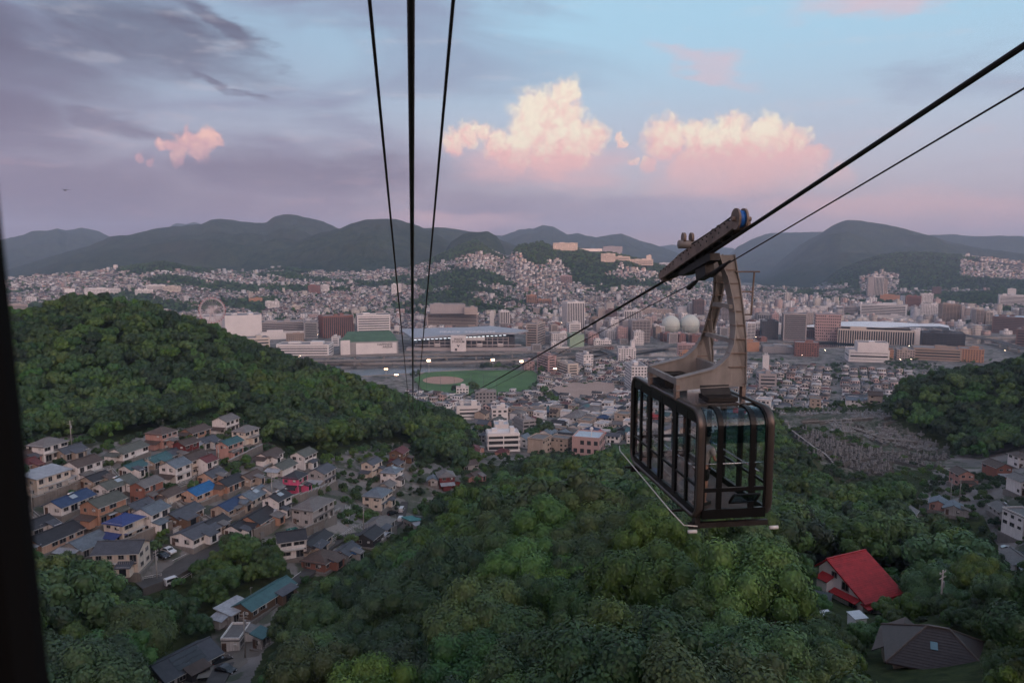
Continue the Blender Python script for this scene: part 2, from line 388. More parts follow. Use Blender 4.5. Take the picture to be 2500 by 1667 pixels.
def ground_mat():
    m = bpy.data.materials.new('ground'); m.use_nodes = True; t = m.node_tree; p = t.nodes['Principled BSDF']; p.inputs['Roughness'].default_value = .95
    p.inputs['Specular IOR Level'].default_value = .1
    a = t.nodes.new('ShaderNodeAttribute'); a.attribute_name = 'urban'; u = E(a.outputs['Fac'], t)
    g = t.nodes.new('ShaderNodeNewGeometry'); v = E(g.outputs['Position'], t)
    n = noise(t, v, .5, 5, .65); nb = noise(t, v, .035, 5, .6)
    wild = rgbmix(t, n.ss(.3, .7), (.018, .030, .012), (.055, .070, .026))
    wild = rgbmix(t, (nb.ss(.56, .7)) * .6, wild, (.085, .070, .042))
    town = rgbmix(t, nb.ss(.35, .65), (.13, .122, .115), (.26, .235, .22))
    town = rgbmix(t, noise(t, v, .11, 3).ss(.52, .6) * .7, town, (.04, .06, .03))
    c = rgbmix(t, (u + (n - .5) * .5).ss(.4, .6), wild, town)
    t.links.new(c.s, p.inputs['Base Color'])
    bn = t.nodes.new('ShaderNodeBump'); bn.inputs['Strength'].default_value = .6; bn.inputs['Distance'].default_value = .5
    t.links.new(n.s, bn.inputs['Height']); t.links.new(bn.outputs[0], p.inputs['Normal']); return m
VILL = [(60,1085),(200,1055),(250,1085),(330,1068),(440,1035),(520,1015),(600,1020),(650,1075),(700,1100),(800,1120),(880,1085),(1000,1080),(1015,1130),(1060,1130),(1130,1145),(1115,1200),(1030,1230),(1015,1290),(900,1330),(830,1390),(730,1420),(690,1375),(640,1312),(560,1318),(470,1388),(440,1436),(300,1412),(230,1340),(60,1335)]
TOWNP = [(1040,940),(1300,880),(1540,860),(2100,860),(2210,945),(2150,985),(2050,1000),(1890,1000),(1800,1040),(1600,1082),(1500,1085),(1420,1112),(1330,1100),(1240,1130),(1190,1185),(1110,1185),(1150,1120),(1165,1080),(1135,1025),(1090,990),(1040,975)]
RHOUSE = [(2240,1215),(2300,1120),(2400,1085),(2500,1075),(2600,1075),(2600,1420),(2500,1400),(2440,1345),(2400,1265),(2330,1270),(2240,1262)]
GRAVE = [(1895,1008),(2150,1004),(2230,1050),(2330,1100),(2290,1150),(2200,1150),(2060,1180),(1990,1120),(1930,1060)]
REDH = [(1995,1325),(2200,1335),(2215,1455),(2120,1515),(2010,1505),(1985,1400)]
BROWN = [(2125,1560),(2270,1500),(2425,1600),(2400,1667),(2390,1700),(2150,1700)]
LOT = [(330,1760),(350,1667),(500,1590),(530,1515),(690,1440),(700,1455),(650,1540),(640,1610),(600,1690),(590,1760)]
GARDEN = [(1525,1352),(1640,1345),(1700,1400),(1690,1425),(1530,1395)]
gv, gf, (gx, gy, gz) = ground_mesh()
GM = ground_mat()
gme = np_mesh('ground', gv, gf, GM, smooth=True)
_px, _py = proj(gv[:, 0], gv[:, 1], gv[:, 2])
_r = np.hypot(gv[:, 0], gv[:, 1])
def urban_mask(px, py, r):
    u = np.zeros(len(px))
    for P_ in (VILL, RHOUSE, LOT): u = np.where(inpoly(px, py, P_) & (r < 480), .62, u)
    u = np.where(inpoly(px, py, GRAVE) & (r < 560), .5, u)
    u = np.where(inpoly(px, py, TOWNP) & (r > 360), 1.0, u)
    return np.where((r > 640), 1.0, u)
_u = urban_mask(_px, _py, _r)
TREEF = lambda x, y: fbm(x / 170, y / 170, 21, 4)
wild_far = TREEF(gv[:, 0], gv[:, 1])
hz = gv[:, 2]
_steep = np.clip((hz - 10) / 60, 0, 1)
_u = np.where(_r > 1700, np.where(wild_far > .60 - .03 * _steep, 0.0, 1.0), _u)
def settled(x, y, z, r):
    """the share of hillside that is built up, by bearing: upper slopes are woods"""
    a = np.degrees(np.arctan2(x, y)); lim = np.interp(a, [-40, -30, -20, -12, -8, -4, -1, 2, 6, 10, 14, 20, 26, 40], [95, 115, 105, 125, 135, 160, 190, 150, 145, 125, 80, 45, 25, 20])
    return (z < lim + (fbm(x / 120, y / 120, 33, 3) - .5) * 60) | ((a > 31.2) & (r > 3550) & (z > 88 - (a - 31) * 4)) | ((a > 25.2) & (a < 27.6) & (r > 3250) & (z < 95))
_u = np.where((_r > 1700) & ~settled(gv[:, 0], gv[:, 1], hz, _r), 0.0, _u)
at = gme.attributes.new('urban', 'FLOAT', 'POINT'); at.data.foreach_set('value', _u.astype(np.float32))
ground = tag(link('ground', gme), 'wooded slopes and built-up valley floor running to the far hills', None, None, 'structure')
# wooded hills beyond the town
def hill_mat():
    m = bpy.data.materials.new('hill_forest'); m.use_nodes = True; t = m.node_tree; p = t.nodes['Principled BSDF']; p.inputs['Roughness'].default_value = 1; p.inputs['Specular IOR Level'].default_value = 0
    g = t.nodes.new('ShaderNodeNewGeometry'); v = E(g.outputs['Position'], t)
    a = noise(t, v, .02, 6, .7); b = noise(t, v, .0035, 4, .6); d = noise(t, v, .09, 3, .6)
    c = rgbmix(t, a.ss(.35, .65), (.014, .028, .014), (.044, .060, .028)); c = rgbmix(t, b.ss(.45, .7) * .5, c, (.050, .048, .030))
    t.links.new(c.s, p.inputs['Base Color'])
    bn = t.nodes.new('ShaderNodeBump'); bn.inputs['Strength'].default_value = 1; bn.inputs['Distance'].default_value = 9
    t.links.new((a * .5 + d * .8).s, bn.inputs['Height']); t.links.new(bn.outputs[0], p.inputs['Normal']); return m
HM = hill_mat()
HILLS = [
 ([(-400,600),(-100,605),(0,590),(50,575),(80,566),(110,565),(140,557),(160,563),(200,556),(240,564),(272,580),(300,600),(360,640),(420,690)], 8200, 2600, 1500, 'far blue mountain with two rounded tops beside the long ridge'),
 ([(360,600),(405,556),(430,545),(455,547),(475,542),(500,550),(540,580),(600,620)], 10500, 2500, 1500, 'small far blue peak peeping over the long wooded ridge'),
 ([(-500,720),(-100,690),(30,655),(120,628),(220,600),(270,580),(320,574),(385,557),(440,552),(490,547),(515,536),(540,534),(590,541),(640,545),(650,543),(668,530),(690,523),(725,525),(770,537),(790,541),(825,558),(880,590),(950,640),(1010,690)], 5600, 2300, 1500, 'long wooded ridge with a steep knob near its end'),
 ([(440,680),(520,650),(600,622),(700,600),(770,572),(833,557),(860,545),(890,536),(940,534),(965,536),(1005,546),(1035,558),(1080,580),(1140,610),(1200,660)], 4500, 1500, 1200, 'broad domed wooded hill behind the hillside suburb'),
 ([(960,620),(1010,565),(1030,558),(1065,555),(1110,558),(1150,567),(1200,577),(1260,600),(1330,640)], 5300, 1400, 1200, 'low wooded saddle hill behind the domed hill'),
 ([(1050,640),(1100,590),(1130,572),(1150,567),(1190,565),(1212,576),(1228,596),(1245,625),(1270,660)], 3900, 700, 900, 'wooded hump rising above the upper houses of the suburb'),
 ([(1100,600),(1200,573),(1225,576),(1270,560),(1290,558),(1300,559),(1325,550),(1350,553),(1385,573),(1410,569),(1430,575),(1455,580),(1490,573),(1520,571),(1560,587),(1600,598),(1640,612),(1700,635),(1760,670)], 7800, 2600, 1500, 'far blue mountain range behind the hilltop hotel'),
 ([(1540,640),(1600,603),(1640,597),(1670,600),(1690,597),(1720,600),(1790,606),(1850,640)], 11000, 2500, 1500, 'palest far ridge in the gap between two mountains'),
 ([(1700,690),(1760,640),(1800,603),(1830,587),(1870,571),(1905,568),(1960,567),(2010,566),(2060,575),(2120,600)], 8600, 2200, 1500, 'bluish shoulder of the mountain behind the city centre'),
 ([(1780,700),(1880,660),(1950,600),(2010,566),(2030,552),(2055,541),(2070,537),(2100,539),(2150,546),(2200,557),(2260,572),(2320,590),(2400,608),(2500,622),(2700,650),(3000,690)], 6600, 2500, 1500, 'tall wooded mountain with an aerial mast above the city centre'),
 ([(2120,640),(2200,600),(2270,574),(2330,572),(2360,576),(2400,578),(2440,575),(2500,577),(2700,572),(3000,585)], 9000, 2200, 1500, 'long even far ridge behind the tall mountain'),
]
for pts, D, Wf, Wb, lab in HILLS:
    f = ridge(pts, D, Wf, Wb, 1.25)
    na = int((f.az[1] - f.az[0]) / R(.075)); a_ = np.linspace(f.az[0], f.az[1], na)
    r_ = np.concatenate([np.linspace(D - Wf, D - 200, 56)[:-1], np.linspace(D - 200, D + 200, 21)[:-1], np.linspace(D + 200, D + Wb, 14)])
    A, Rr = np.meshgrid(a_, r_); x = np.sin(A) * Rr; y = np.cos(A) * Rr; z = f(A, Rr)
    up = np.clip(np.abs(D - Rr) / 500, 0.0, 1); k = np.clip(z / 150, 0, 1)
    z = z + (fbm(x / 420, y / 420, 3, 4) - .5) * 170 * up * k + (fbm(x / 38, y / 38, 9, 2) - .5) * 9 * k
    z = np.where((Rr < D - Wf + 60) | (Rr > D + Wb - 120), -20, z)
    ny, nx = A.shape; idx = np.arange(ny * nx).reshape(ny, nx)
    ff = np.stack([idx[:-1, :-1], idx[:-1, 1:], idx[1:, 1:], idx[1:, :-1]], -1).reshape(-1, 4)[:, ::-1]
    tag(link('hill', np_mesh('hill', np.stack([x, y, z], -1).reshape(-1, 3), ff, HM, True)), lab, None, None, 'structure')
# the mountain the cable car comes down from, behind the camera: it stands between the low sun and the valley
xs = np.linspace(-2600, 2600, 90); ys = np.linspace(-2600, -4, 70); XX, YY = np.meshgrid(xs, ys)
zz = 345 * np.exp(-((YY + 850) / 620) ** 2) * (.75 + .25 * np.exp(-(XX / 700) ** 2)) + 60 * np.exp(-(YY / 250) ** 2) + (fbm(XX / 200, YY / 200, 4, 4) - .5) * 60
zz = np.where(YY > -120, np.minimum(zz, 128), zz)
idx = np.arange(zz.size).reshape(zz.shape); ff = np.stack([idx[:-1, :-1], idx[:-1, 1:], idx[1:, 1:], idx[1:, :-1]], -1).reshape(-1, 4)
tag(link('hill', np_mesh('hill', np.stack([XX, YY, zz], -1).reshape(-1, 3), ff, HM, True)), 'wooded mountain that the cable car line climbs', None, None, 'structure')
# water of the river
wm = bpy.data.materials.new('river_water'); wm.use_nodes = True; wp = wm.node_tree.nodes['Principled BSDF']
wp.inputs['Base Color'].default_value = (.018, .03, .032, 1); wp.inputs['Roughness'].default_value = .12; wp.inputs['Specular IOR Level'].default_value = .5
_t = wm.node_tree; _g = _t.nodes.new('ShaderNodeNewGeometry'); _b = _t.nodes.new('ShaderNodeBump'); _b.inputs['Strength'].default_value = .25; _b.inputs['Distance'].default_value = .3
_t.links.new(noise(_t, E(_g.outputs['Position'], _t), .25, 3).s, _b.inputs['Height']); _t.links.new(_b.outputs[0], wp.inputs['Normal'])
mb = MB(); n = len(RIV_N)
cs = [(RIV_S[0] + RIV_N[0]) / 2]
mb.add([(p.x, p.y + 14, .6) for p in RIV_N] + [(p.x, p.y - 14, .6) for p in RIV_S], [(i, n + i, n + i + 1, i + 1) for i in range(n - 1)])
tag(mb.build('river', wm), 'dark still river between concrete banks', None, None, 'structure')
CONC = mat('concrete', (.30, .28, .26), .85, var=.3, scale=.4, streak=.5)
for side, lab in ((RIV_N, 'concrete embankment wall below the elevated road'), (RIV_S, 'concrete embankment wall along the playing field side')):
    mb = MB()
    for a, b in zip(side[:-1], side[1:]):
        d = (b - a); L = d.length; c = (a + b) / 2; mb.box((c.x, c.y, 1.2), (L + 1, 1.2, 5.2), math.atan2(d.y, d.x))
    tag(mb.build('river_wall', CONC), lab, 'wall')
# ------------------------------------------------------------------ ropeway: ropes, the other cabin, the valley station
KX = U(1008, 1047, 1.0).x
STEEL = mat('rope_steel', (.045, .042, .042), .55, .6, var=.3, scale=14)
BRONZE = mat('cabin_bronze', (.10, .082, .073), .36, .7, var=.22, scale=1.3)
BLACKF = mat('cabin_black', (.004, .004, .0045), .4, 0, var=.2, scale=3, spec=.25)
PAINT = mat('hanger_paint', (.245, .222, .206), .6, .05, var=.42, scale=1.6, streak=.5)
RUSTP = mat('carriage_paint', (.20, .15, .125), .65, .15, var=.45, scale=3.2)
DARKM = mat('dark_machine', (.028, .025, .024), .55, .4, var=.4, scale=4)
CHROME = mat('handrail_steel', (.62, .6, .58), .25, .9, var=.1)
RUBBER = mat('white_rubber', (.55, .53, .50), .6, var=.2, scale=4)
ROOFD = mat('cabin_roof', (.30, .27, .265), .2, .85, var=.2, scale=1.0, spec=.6)
FLOORB = mat('cabin_floor', (.10, .062, .05), .5, var=.25, scale=2)
BLUEL = mat('blue_liner', (.02, .12, .42), .4, var=.2, scale=5)
def glass(name, tint=(1, 1, 1), refl=1.0, ior=1.33):
    m = bpy.data.materials.new(name); m.use_nodes = True; t = m.node_tree; t.nodes.clear()
    tr = t.nodes.new('ShaderNodeBsdfTransparent'); tr.inputs[0].default_value = (*tint, 1)
    gl = t.nodes.new('ShaderNodeBsdfGlossy'); gl.inputs[0].default_value = (refl, refl, refl, 1); gl.inputs['Roughness'].default_value = .03
    fr = t.nodes.new('ShaderNodeLayerWeight'); fr.inputs[0].default_value = .5; k = ((ior - 1) / (ior + 1)) ** 2
    fac = E(fr.outputs['Facing'], t).pow(5.0) * (1 - k) * .8 + k * 1.6
    mx = t.nodes.new('ShaderNodeMixShader'); t.links.new(fac.s, mx.inputs[0]); t.links.new(tr.outputs[0], mx.inputs[1]); t.links.new(gl.outputs[0], mx.inputs[2])
    o = t.nodes.new('ShaderNodeOutputMaterial'); t.links.new(mx.outputs[0], o.inputs[0]); return m
GLASS = glass('cabin_glass', (.97, .98, .98)); TINT = glass('cabin_tinted_glass', (.55, .70, .76), ior=1.28)
STN = U(1012, 1000, 450.0)
def own_rope(off, dz, r, name, lab, d0=1.0):
    pts = []
    for d in np.geomspace(d0 + 6, 456, 60) - 6:
        pts.append((KX * d + off * (1 if d < 400 else 1), d, CAMZ + 2.9 + dz - .27 * d + .00014 * d * d))
    mb = MB(); mb.tube(pts, r, 8); tag(mb.build(name, STEEL, smooth=True), lab, 'cable', 'ropes of the near cable car line' if 'haul' in name else None)
own_rope(0.03, 0, .026, 'track_rope', 'thick dark track rope between two thin twisted haul ropes', -3.0)
own_rope(-.225, -.06, .0125, 'haul_rope', 'thin twisted haul rope beside the thick centre track rope', -3.0)
own_rope(.29, -.06, .0125, 'haul_rope', 'thin twisted haul rope beside the thick centre track rope', -3.0)
# --- other cabin
LC, WC, HC = 5.07, 1.78, 2.55
fw = Vector((KX, 1.0, 0)).normalized(); CRZ = math.atan2(-fw.x, fw.y)
CCEN = Vector((KX * 18.5 + 7.18, 18.5, 164.1))
car = tag(empty('cable_car', CCEN, CRZ), 'bronze framed glass cable car cabin hanging from an inclined wheeled carriage', 'cable car')
def rrect(l, h, r, n=8):
    p = []
    for cx_, cz_, a0 in ((l / 2 - r, h - r, 0), (-l / 2 + r, h - r, 90), (-l / 2 + r, r, 180), (l / 2 - r, r, 270)):
        for k in range(n + 1):
            a = R(a0 + 90 * k / n); p.append((cx_ + r * math.cos(a), cz_ + r * math.sin(a)))
    return p
for sgn in (-1, 1):
    o_, i_ = rrect(LC, HC, .42), rrect(LC - .17, HC - .17, .335); i_ = [(y, z + .085) for y, z in i_]
    x0, x1 = sgn * (WC / 2 - .15), sgn * (WC / 2); n = len(o_)
    mo = [((a[0] * .93 + b[0] * .07), (a[1] * .93 + b[1] * .07)) for a, b in zip(o_, i_)]
    vs = [(x0, y, z) for y, z in o_] + [(x1 - sgn * .03, y, z) for y, z in o_] + [(x1, y, z) for y, z in mo] + [(x1, y, z) for y, z in i_] + [(x0, y, z) for y, z in i_]
    fs = []
    for k in range(5):
        for j in range(n):
            a, b = k * n + j, k * n + (j + 1) % n; c, d = ((k + 1) % 5) * n + (j + 1) % n, ((k + 1) % 5) * n + j
            fs.append((a, b, c, d) if sgn > 0 else (d, c, b, a))
    MB().add(vs, fs).build('side_frame', BRONZE, car, smooth=True)
    # side posts, bands and panes
    xs_ = sgn * (WC / 2 - .07)
    MB().box((xs_, 0, HC - .21), (.07, LC - .5, .27)).build('upper_band', BLACKF, car)
    MB().box((xs_, 0, .17), (.07, LC - .5, .16)).build('lower_band', BLACKF, car)
    MB().box((xs_, 0, .78), (.05, LC - .3, .06)).build('window_rail', BLACKF, car)
    posts = [-2.36, -1.72, -.95, -.02, .16, .95, 1.7, 2.36]
    for q, y in enumerate(posts): MB().box((xs_ + sgn * .012, y, HC / 2), (.06, .20 if q in (2, 5) else .10, HC - .35)).build('post', BLACKF, car)
    for y0, y1 in zip(posts[:-1], posts[1:]):
        if y1 - y0 > .3: MB().box((xs_, (y0 + y1) / 2, HC / 2 - .08), (.012, y1 - y0 - .08, HC - .6)).build('window_pane', GLASS, car)
    MB().tube([(sgn * (WC / 2 - .22), -2.3, 1.05), (sgn * (WC / 2 - .22), 2.3, 1.05)], .018, 8).build('handrail', CHROME, car, smooth=True)
MB().box((0, 0, .10), (WC - .36, LC - .55, .10)).build('floor', FLOORB, car)
MB().box((0, 0, .02), (WC - .3, LC - .9, .10)).build('underframe', DARKM, car)
rf = MB().box((0, .1, HC - .06), (WC - .37, LC - 1.35, .07)).build('roof', ROOFD, car)
MB().box((.05, -1.35, HC + .04), (.72, .62, .10)).build('hatch_frame', DARKM, rf)
MB().box((.05, -1.12, HC + .24), (.72, .05, .42), rot=Matrix.Rotation(R(-38), 3, 'X')).build('hatch_lid', DARKM, rf)
MB().box((-.35, .9, HC + .16), (.6, 1.1, .34)).build('equipment_box', DARKM, rf)
# curved ends: glazing follows the frame profile
def end_path(s, z_lo, z_hi_arc=True, inset=.06):
    """points (y, z) of the end profile from the roof edge over the corner and down"""
    r = .40; pts = [(s * (LC / 2 - .62), HC - inset)]
    for k in range(9):
        a = R(90 - 90 * k / 8); pts.append((s * (LC / 2 - inset - r + r * math.cos(a)), HC - inset - r + r * math.sin(a)))
    pts.append((s * (LC / 2 - inset), z_lo)); return pts
def strip(pts, x0, x1, th, name, m, smooth=True):
    n = len(pts); nor = []
    for i in range(n):
        a, b = pts[max(i - 1, 0)], pts[min(i + 1, n - 1)]; t = Vector((b[0] - a[0], b[1] - a[1])).normalized(); nor.append((t.y, -t.x))
    vs = [(x, p[0] + q[0] * o, p[1] + q[1] * o) for o in (-th / 2, th / 2) for x in (x0, x1) for p, q in zip(pts, nor)]
    def ix(o, x, i): return (o * 2 + x) * n + i
    fs = []
    for i in range(n - 1):
        fs += [(ix(0, 0, i), ix(0, 0, i + 1), ix(0, 1, i + 1), ix(0, 1, i)), (ix(1, 1, i), ix(1, 1, i + 1), ix(1, 0, i + 1), ix(1, 0, i)),
               (ix(0, 0, i), ix(1, 0, i), ix(1, 0, i + 1), ix(0, 0, i + 1)), (ix(0, 1, i + 1), ix(1, 1, i + 1), ix(1, 1, i), ix(0, 1, i))]
    return MB().add(vs, fs).build(name, m, car, smooth=False)
we = WC / 2 - .15
for s in (-1, 1):
    up = end_path(s, HC - .78)
    strip(up, -we, we, .012, 'tinted_glass', TINT)
    strip([(s * (LC / 2 - .06), HC - .785), (s * (LC / 2 - .06), .2)], -we, we, .012, 'end_glass', GLASS)
    full = end_path(s, .16, inset=.05)
    for x, wd in ((-.36, .12), (.40, .12), (-we + .02, .05), (we - .02, .05)): strip(full, x - wd / 2, x + wd / 2, .05, 'end_mullion', BLACKF)
    MB().box((0, s * (LC / 2 - .05), .72), (2 * we, .055, .09)).build('end_rail', BLACKF, car)
    MB().box((0, s * (LC / 2 - .06), .17), (2 * we, .09, .22)).build('end_sill', BLACKF, car)
    MB().tube([(-we, s * (LC / 2 - .16), 1.28), (we, s * (LC / 2 - .16), 1.28)], .016, 8).build('handrail', CHROME, car, smooth=True)
vw = MB()
M_ = Matrix.Rotation(R(42), 3, 'X'); c0 = Vector((.18, -LC / 2 - .10, .55))
for o_, d_ in (((0, 0, .17), (.62, .03, .05)), ((0, 0, -.17), (.62, .03, .05)), ((-.30, 0, 0), (.05, .03, .30)), ((.30, 0, 0), (.05, .03, .30))):
    vw.box(c0 + M_ @ Vector(o_), d_, rot=M_)
vwo = vw.build('vent_window', BLACKF, car); MB().box(c0, (.56, .01, .30), rot=M_).build('pane', TINT, vwo)
# fenders below the floor
MB().tube([(-WC / 2 - .28, LC / 2 + .1, .42), (-WC / 2 - .32, LC / 2 - .1, .34), (-WC / 2 - .32, -LC / 2 + .7, .02), (-WC / 2 - .2, -LC / 2 + .2, -.12), (-WC / 2 + .1, -LC / 2 + .15, -.14)], .014, 8).build('guide_rail', RUBBER, car, smooth=True)
for y in (-1.7, 1.9): MB().box((-WC / 2 - .08, y, .0), (.5, .05, .05)).build('rail_bracket', DARKM, car)
MB().box((0, -LC / 2 + .3, -.17), (WC + .1, .10, .12)).build('bumper_beam', DARKM, car)
MB().box((0, LC / 2 - .3, -.17), (WC + .1, .10, .12)).build('bumper_beam', DARKM, car)
for x in (-.95, .98):
    MB().tube([(x - .10, -LC / 2 + .05, -.22), (x + .10, -LC / 2 + .05, -.22)], .042, 10).build('rubber_buffer', RUBBER, car, smooth=True)
MB().box((-.78, -LC / 2 + .28, -.06), (.12, .2, .3)).build('buffer_arm', DARKM, car)
# hanger
rows = [((-.90, .18), (-.90, .47)), ((-.45, .22), (-.45, .57)), ((0, .24), (.02, .68)), ((.25, .25), (.2, .80)), ((.5, .25), (.38, .98)), ((.83, .27), (.49, 1.24)), ((.82, .9), (.54, 1.6)),
        ((.80, 1.4), (.545, 1.95)), ((.76, 2.1), (.50, 2.4)), ((.69, 2.8), (.39, 2.9)), ((.58, 3.38), (.20, 3.38))]
for yb, yt in ((-1.04, -.72), (.92, -.18)):
    def yz(z): return yb + (yt - yb) * float(smooth01(.9, 3.2, np.array(z)))
    vs = []; fs = []
    for (p, q) in rows:
        for (bx_, bz_) in (p, q):
            for o in (-.07, .07): vs.append((bx_, yz(bz_) + o, HC + bz_))
    for i in range(len(rows) - 1):
        a = i * 4; b = a + 4
        fs += [(a, b, b + 2, a + 2), (a + 1, a + 3, b + 3, b + 1), (a, a + 1, b + 1, b), (a + 2, b + 2, b + 3, a + 3)]
    fs += [(0, 2, 3, 1), (len(vs) - 4, len(vs) - 3, len(vs) - 1, len(vs) - 2)]
    leg = MB().add(vs, fs).build('hanger_arm', PAINT, car)
    # flanges round the edges of the plate and stiffening ribs on the column
    for side in (0, 1):
        pts = [(r_[side][0], yz(r_[side][1]), HC + r_[side][1]) for r_ in rows]
        f = MB()
        for a, b in zip(pts[:-1], pts[1:]):
            a, b = Vector(a), Vector(b); m_ = (a + b) / 2; d = b - a
            f.box(m_, (d.length + .01, .24, .022), rot=Vector((1, 0, 0)).rotation_difference(d.normalized()).to_matrix())
        f.build('flange', PAINT, leg)
    for z in np.arange(.72, 3.2, .33):
        xr = float(np.interp(z, [.27, .9, 1.4, 2.1, 2.8, 3.38], [.83, .82, .80, .76, .69, .58])); xl = float(np.interp(z, [.68, .8, 1.0, 1.28, 1.95, 2.4, 2.9, 3.38], [.02, .2, .38, .50, .545, .50, .39, .20]))
        if z < 1.2: xl = max(xl, .42)
        MB().box(((xl + xr) / 2, yz(z), HC + z), (xr - xl + .05, .21, .022)).build('rib', RUSTP, leg)
    for x in (-.86, .80): MB().box((x, yb, HC + .13), (.09, .16, .36)).build('foot', RUSTP, leg)
for z, x in ((1.32, .58), (2.15, .5)):
    MB().box((x, (-.95 + .6) / 2 + (.1 if z < 2 else -.25), HC + z), (.12, 1.75 if z < 2 else 1.0, .10)).build('tie_beam', PAINT, car)
MB().box((-.86, -.06, HC + .38), (.08, 1.85, .14)).build('tie_beam', PAINT, car)
MB().box((.42, -.06, HC + .5), (.10, 1.85, .34)).build('tie_beam', PAINT, car)
br = MB()
for a, b in (((.6, -.85, 2.98), (1.22, -.85, 2.98)), ((1.08, -.85, 2.98), (1.04, -.85, 1.95)), ((.7, -.85, 2.5), (1.05, -.85, 2.5)), ((.76, -.85, 1.95), (1.06, -.85, 1.95))):
    br.tube([(a[0], a[1], HC + a[2]), (b[0], b[1], HC + b[2])], .022, 6)
br.build('ladder_bracket', RUSTP, car)
# carriage on the ropes
TH = math.atan(.255); RZ0 = 5.87; CY0 = -.42
def cl(u, v, x): return (x, CY0 + u * math.cos(TH) + v * math.sin(TH), RZ0 - u * math.sin(TH) + v * math.cos(TH))   # u downhill, v up from the rope
prof = [(-2.25, .08), (-2.25, .26), (-1.9, .32), (1.0, .34), (1.35, .30), (2.45, .23), (2.62, .18), (2.62, .05), (2.3, .02), (-1.9, .06)]
for x in (-.24, .10):
    bm_ = MB().prism(prof, x - .03, x + .03, lambda u, v, a: cl(u, v, a)).build('carriage_beam', RUSTP, car)
    for u in (-1.95, -1.5, -1.15, -.8, -.45, .35, .85, 1.45, 1.75, 2.05):
        MB().tube([cl(u, .18, x - .036), cl(u, .18, x + .036)], .03, 10).build('bolt_hole', DARKM, bm_)
for u in np.linspace(-2.1, 2.4, 19):
    MB().tube([cl(u, .28 if u < 1.2 else .23, -.30), cl(u, .28 if u < 1.2 else .23, -.26)], .018, 6).build('bolt', DARKM, car)
MB().tube([cl(-2.2, .38, -.2), cl(-1.2, .37, -.2), cl(.2, .39, -.22)], .022, 6).build('hydraulic_pipe', DARKM, car)
for u in np.linspace(-1.9, 2.3, 9): MB().tube([cl(u, .14, -.17), cl(u, .14, .03)], .13, 16).build('wheel', DARKM, car)
whl = MB().tube([cl(-2.42, .22, -.30), cl(-2.42, .22, -.26)], .225, 28).build('end_sheave', RUSTP, car)
MB().tube([cl(-2.42, .22, -.26), cl(-2.42, .22, -.13)], .18, 28).build('liner', BLUEL, whl, smooth=True)
MB().tube([cl(-2.42, .22, -.13), cl(-2.42, .22, -.09)], .225, 28).build('rim', RUSTP, whl)
MB().tube([cl(-2.42, .22, -.38), cl(-2.42, .22, .05)], .05, 12).build('axle', RUSTP, whl)
MB().tube([cl(-1.98, .26, -.14), cl(-1.98, .26, .0)], .17, 20).build('wheel', RUSTP, car)
MB().tube([cl(2.55, .13, -.2), cl(2.55, .13, .06)], .16, 20).build('wheel', RUSTP, car)
MB().tube([cl(.42, .44, -.48), cl(.42, .44, .16)], .105, 20).build('pivot_pin', PAINT, car, smooth=True)
for x in (-.36, -.16):
    MB().tube([cl(.36, .60, x - .03), cl(.36, .60, x + .03)], .12, 18).build('clevis', RUSTP, car)
MB().prism([(-.7, -.24), (-.7, -.07), (1.3, -.05), (1.5, -.12), (1.0, -.20)], -.17, .08, lambda u, v, a: cl(u, v, a)).build('brake_housing', DARKM, car)
MB().prism([(-.25, -.5), (-.3, .2), (.4, .2), (.35, -.5)], -.12, .10, lambda u, v, a: cl(u, v, a)).build('hanger_head', DARKM, car)
for u0, u1 in ((-1.35, -.3), (.5, 1.2)):
    MB().tube([cl(u0, -.42, .02), cl((u0 + u1) / 2, -.46, .02), cl(u1, -.50, .02)], [.022, .06, .07], 10).build('rope_socket', DARKM, car, smooth=True)
for u in (-.9, -1.2): MB().tube([cl(u, .33, -.12), cl(u, .45, -.12), cl(u + .08, .46, -.12), cl(u + .14, .34, -.12)], .018, 6).build('lifting_eye', DARKM, car)
# its ropes (things of their own)
Mc = Matrix.Translation(CCEN) @ Matrix.Rotation(CRZ, 4, 'Z')
def other_rope(x, dv, r, name, lab, gap=None):
    pts = []
    o0 = Mc @ Vector(cl(0, dv, x))
    for s in (60, 45, 30, 20, 12, 6, 3): pts.append(o0 - fw * s + Vector((0, 0, s * .262 + s * s * .0002)))
    pts.append(o0)
    for s in np.geomspace(3, 435, 40): pts.append(o0 + fw * float(s) + Vector((0, 0, -.238 * s + .000069 * s * s)))
    MB().tube(pts, r, 8).build(name, STEEL, smooth=True)
    return tag(bpy.context.scene.collection.objects[-1], lab, 'cable')
other_rope(-.09, -.02, .025, 'track_rope', 'thick track rope running under the wheels of the other cabin, outer of a pair')
other_rope(-.03, -.02, .025, 'track_rope', 'thick track rope running under the wheels of the other cabin, inner of a pair')
other_rope(.02, -.46, .0145, 'haul_rope', 'thin haul rope gripped below the carriage of the other cabin')
# --- the window pillar of the cabin the photograph was taken from
pe = U(-16, 500, .52); pil = tag(empty('window_pillar', pe), 'black window pillar of the cabin the picture is taken from', 'pillar')
def extr(poly, name, m):
    MB().prism(poly, -1.3, 1.3, lambda u, v, a: (u, v, a)).build(name, m, pil)
extr([(-.15, -.05), (-.03, -.05), (-.03, .05), (-.15, .05)], 'post', mat('pillar_black', (.004, .004, .004), .8, var=.1, spec=.08))
extr([(-.0305, -.02), (-.008, -.018), (0, -.006), (0, .006), (-.008, .018), (-.0305, .02)], 'rubber_gasket', mat('gasket', (.004, .004, .004), .85, var=.1, spec=.08))
pil.rotation_euler = (0, R(-1.5), 0)
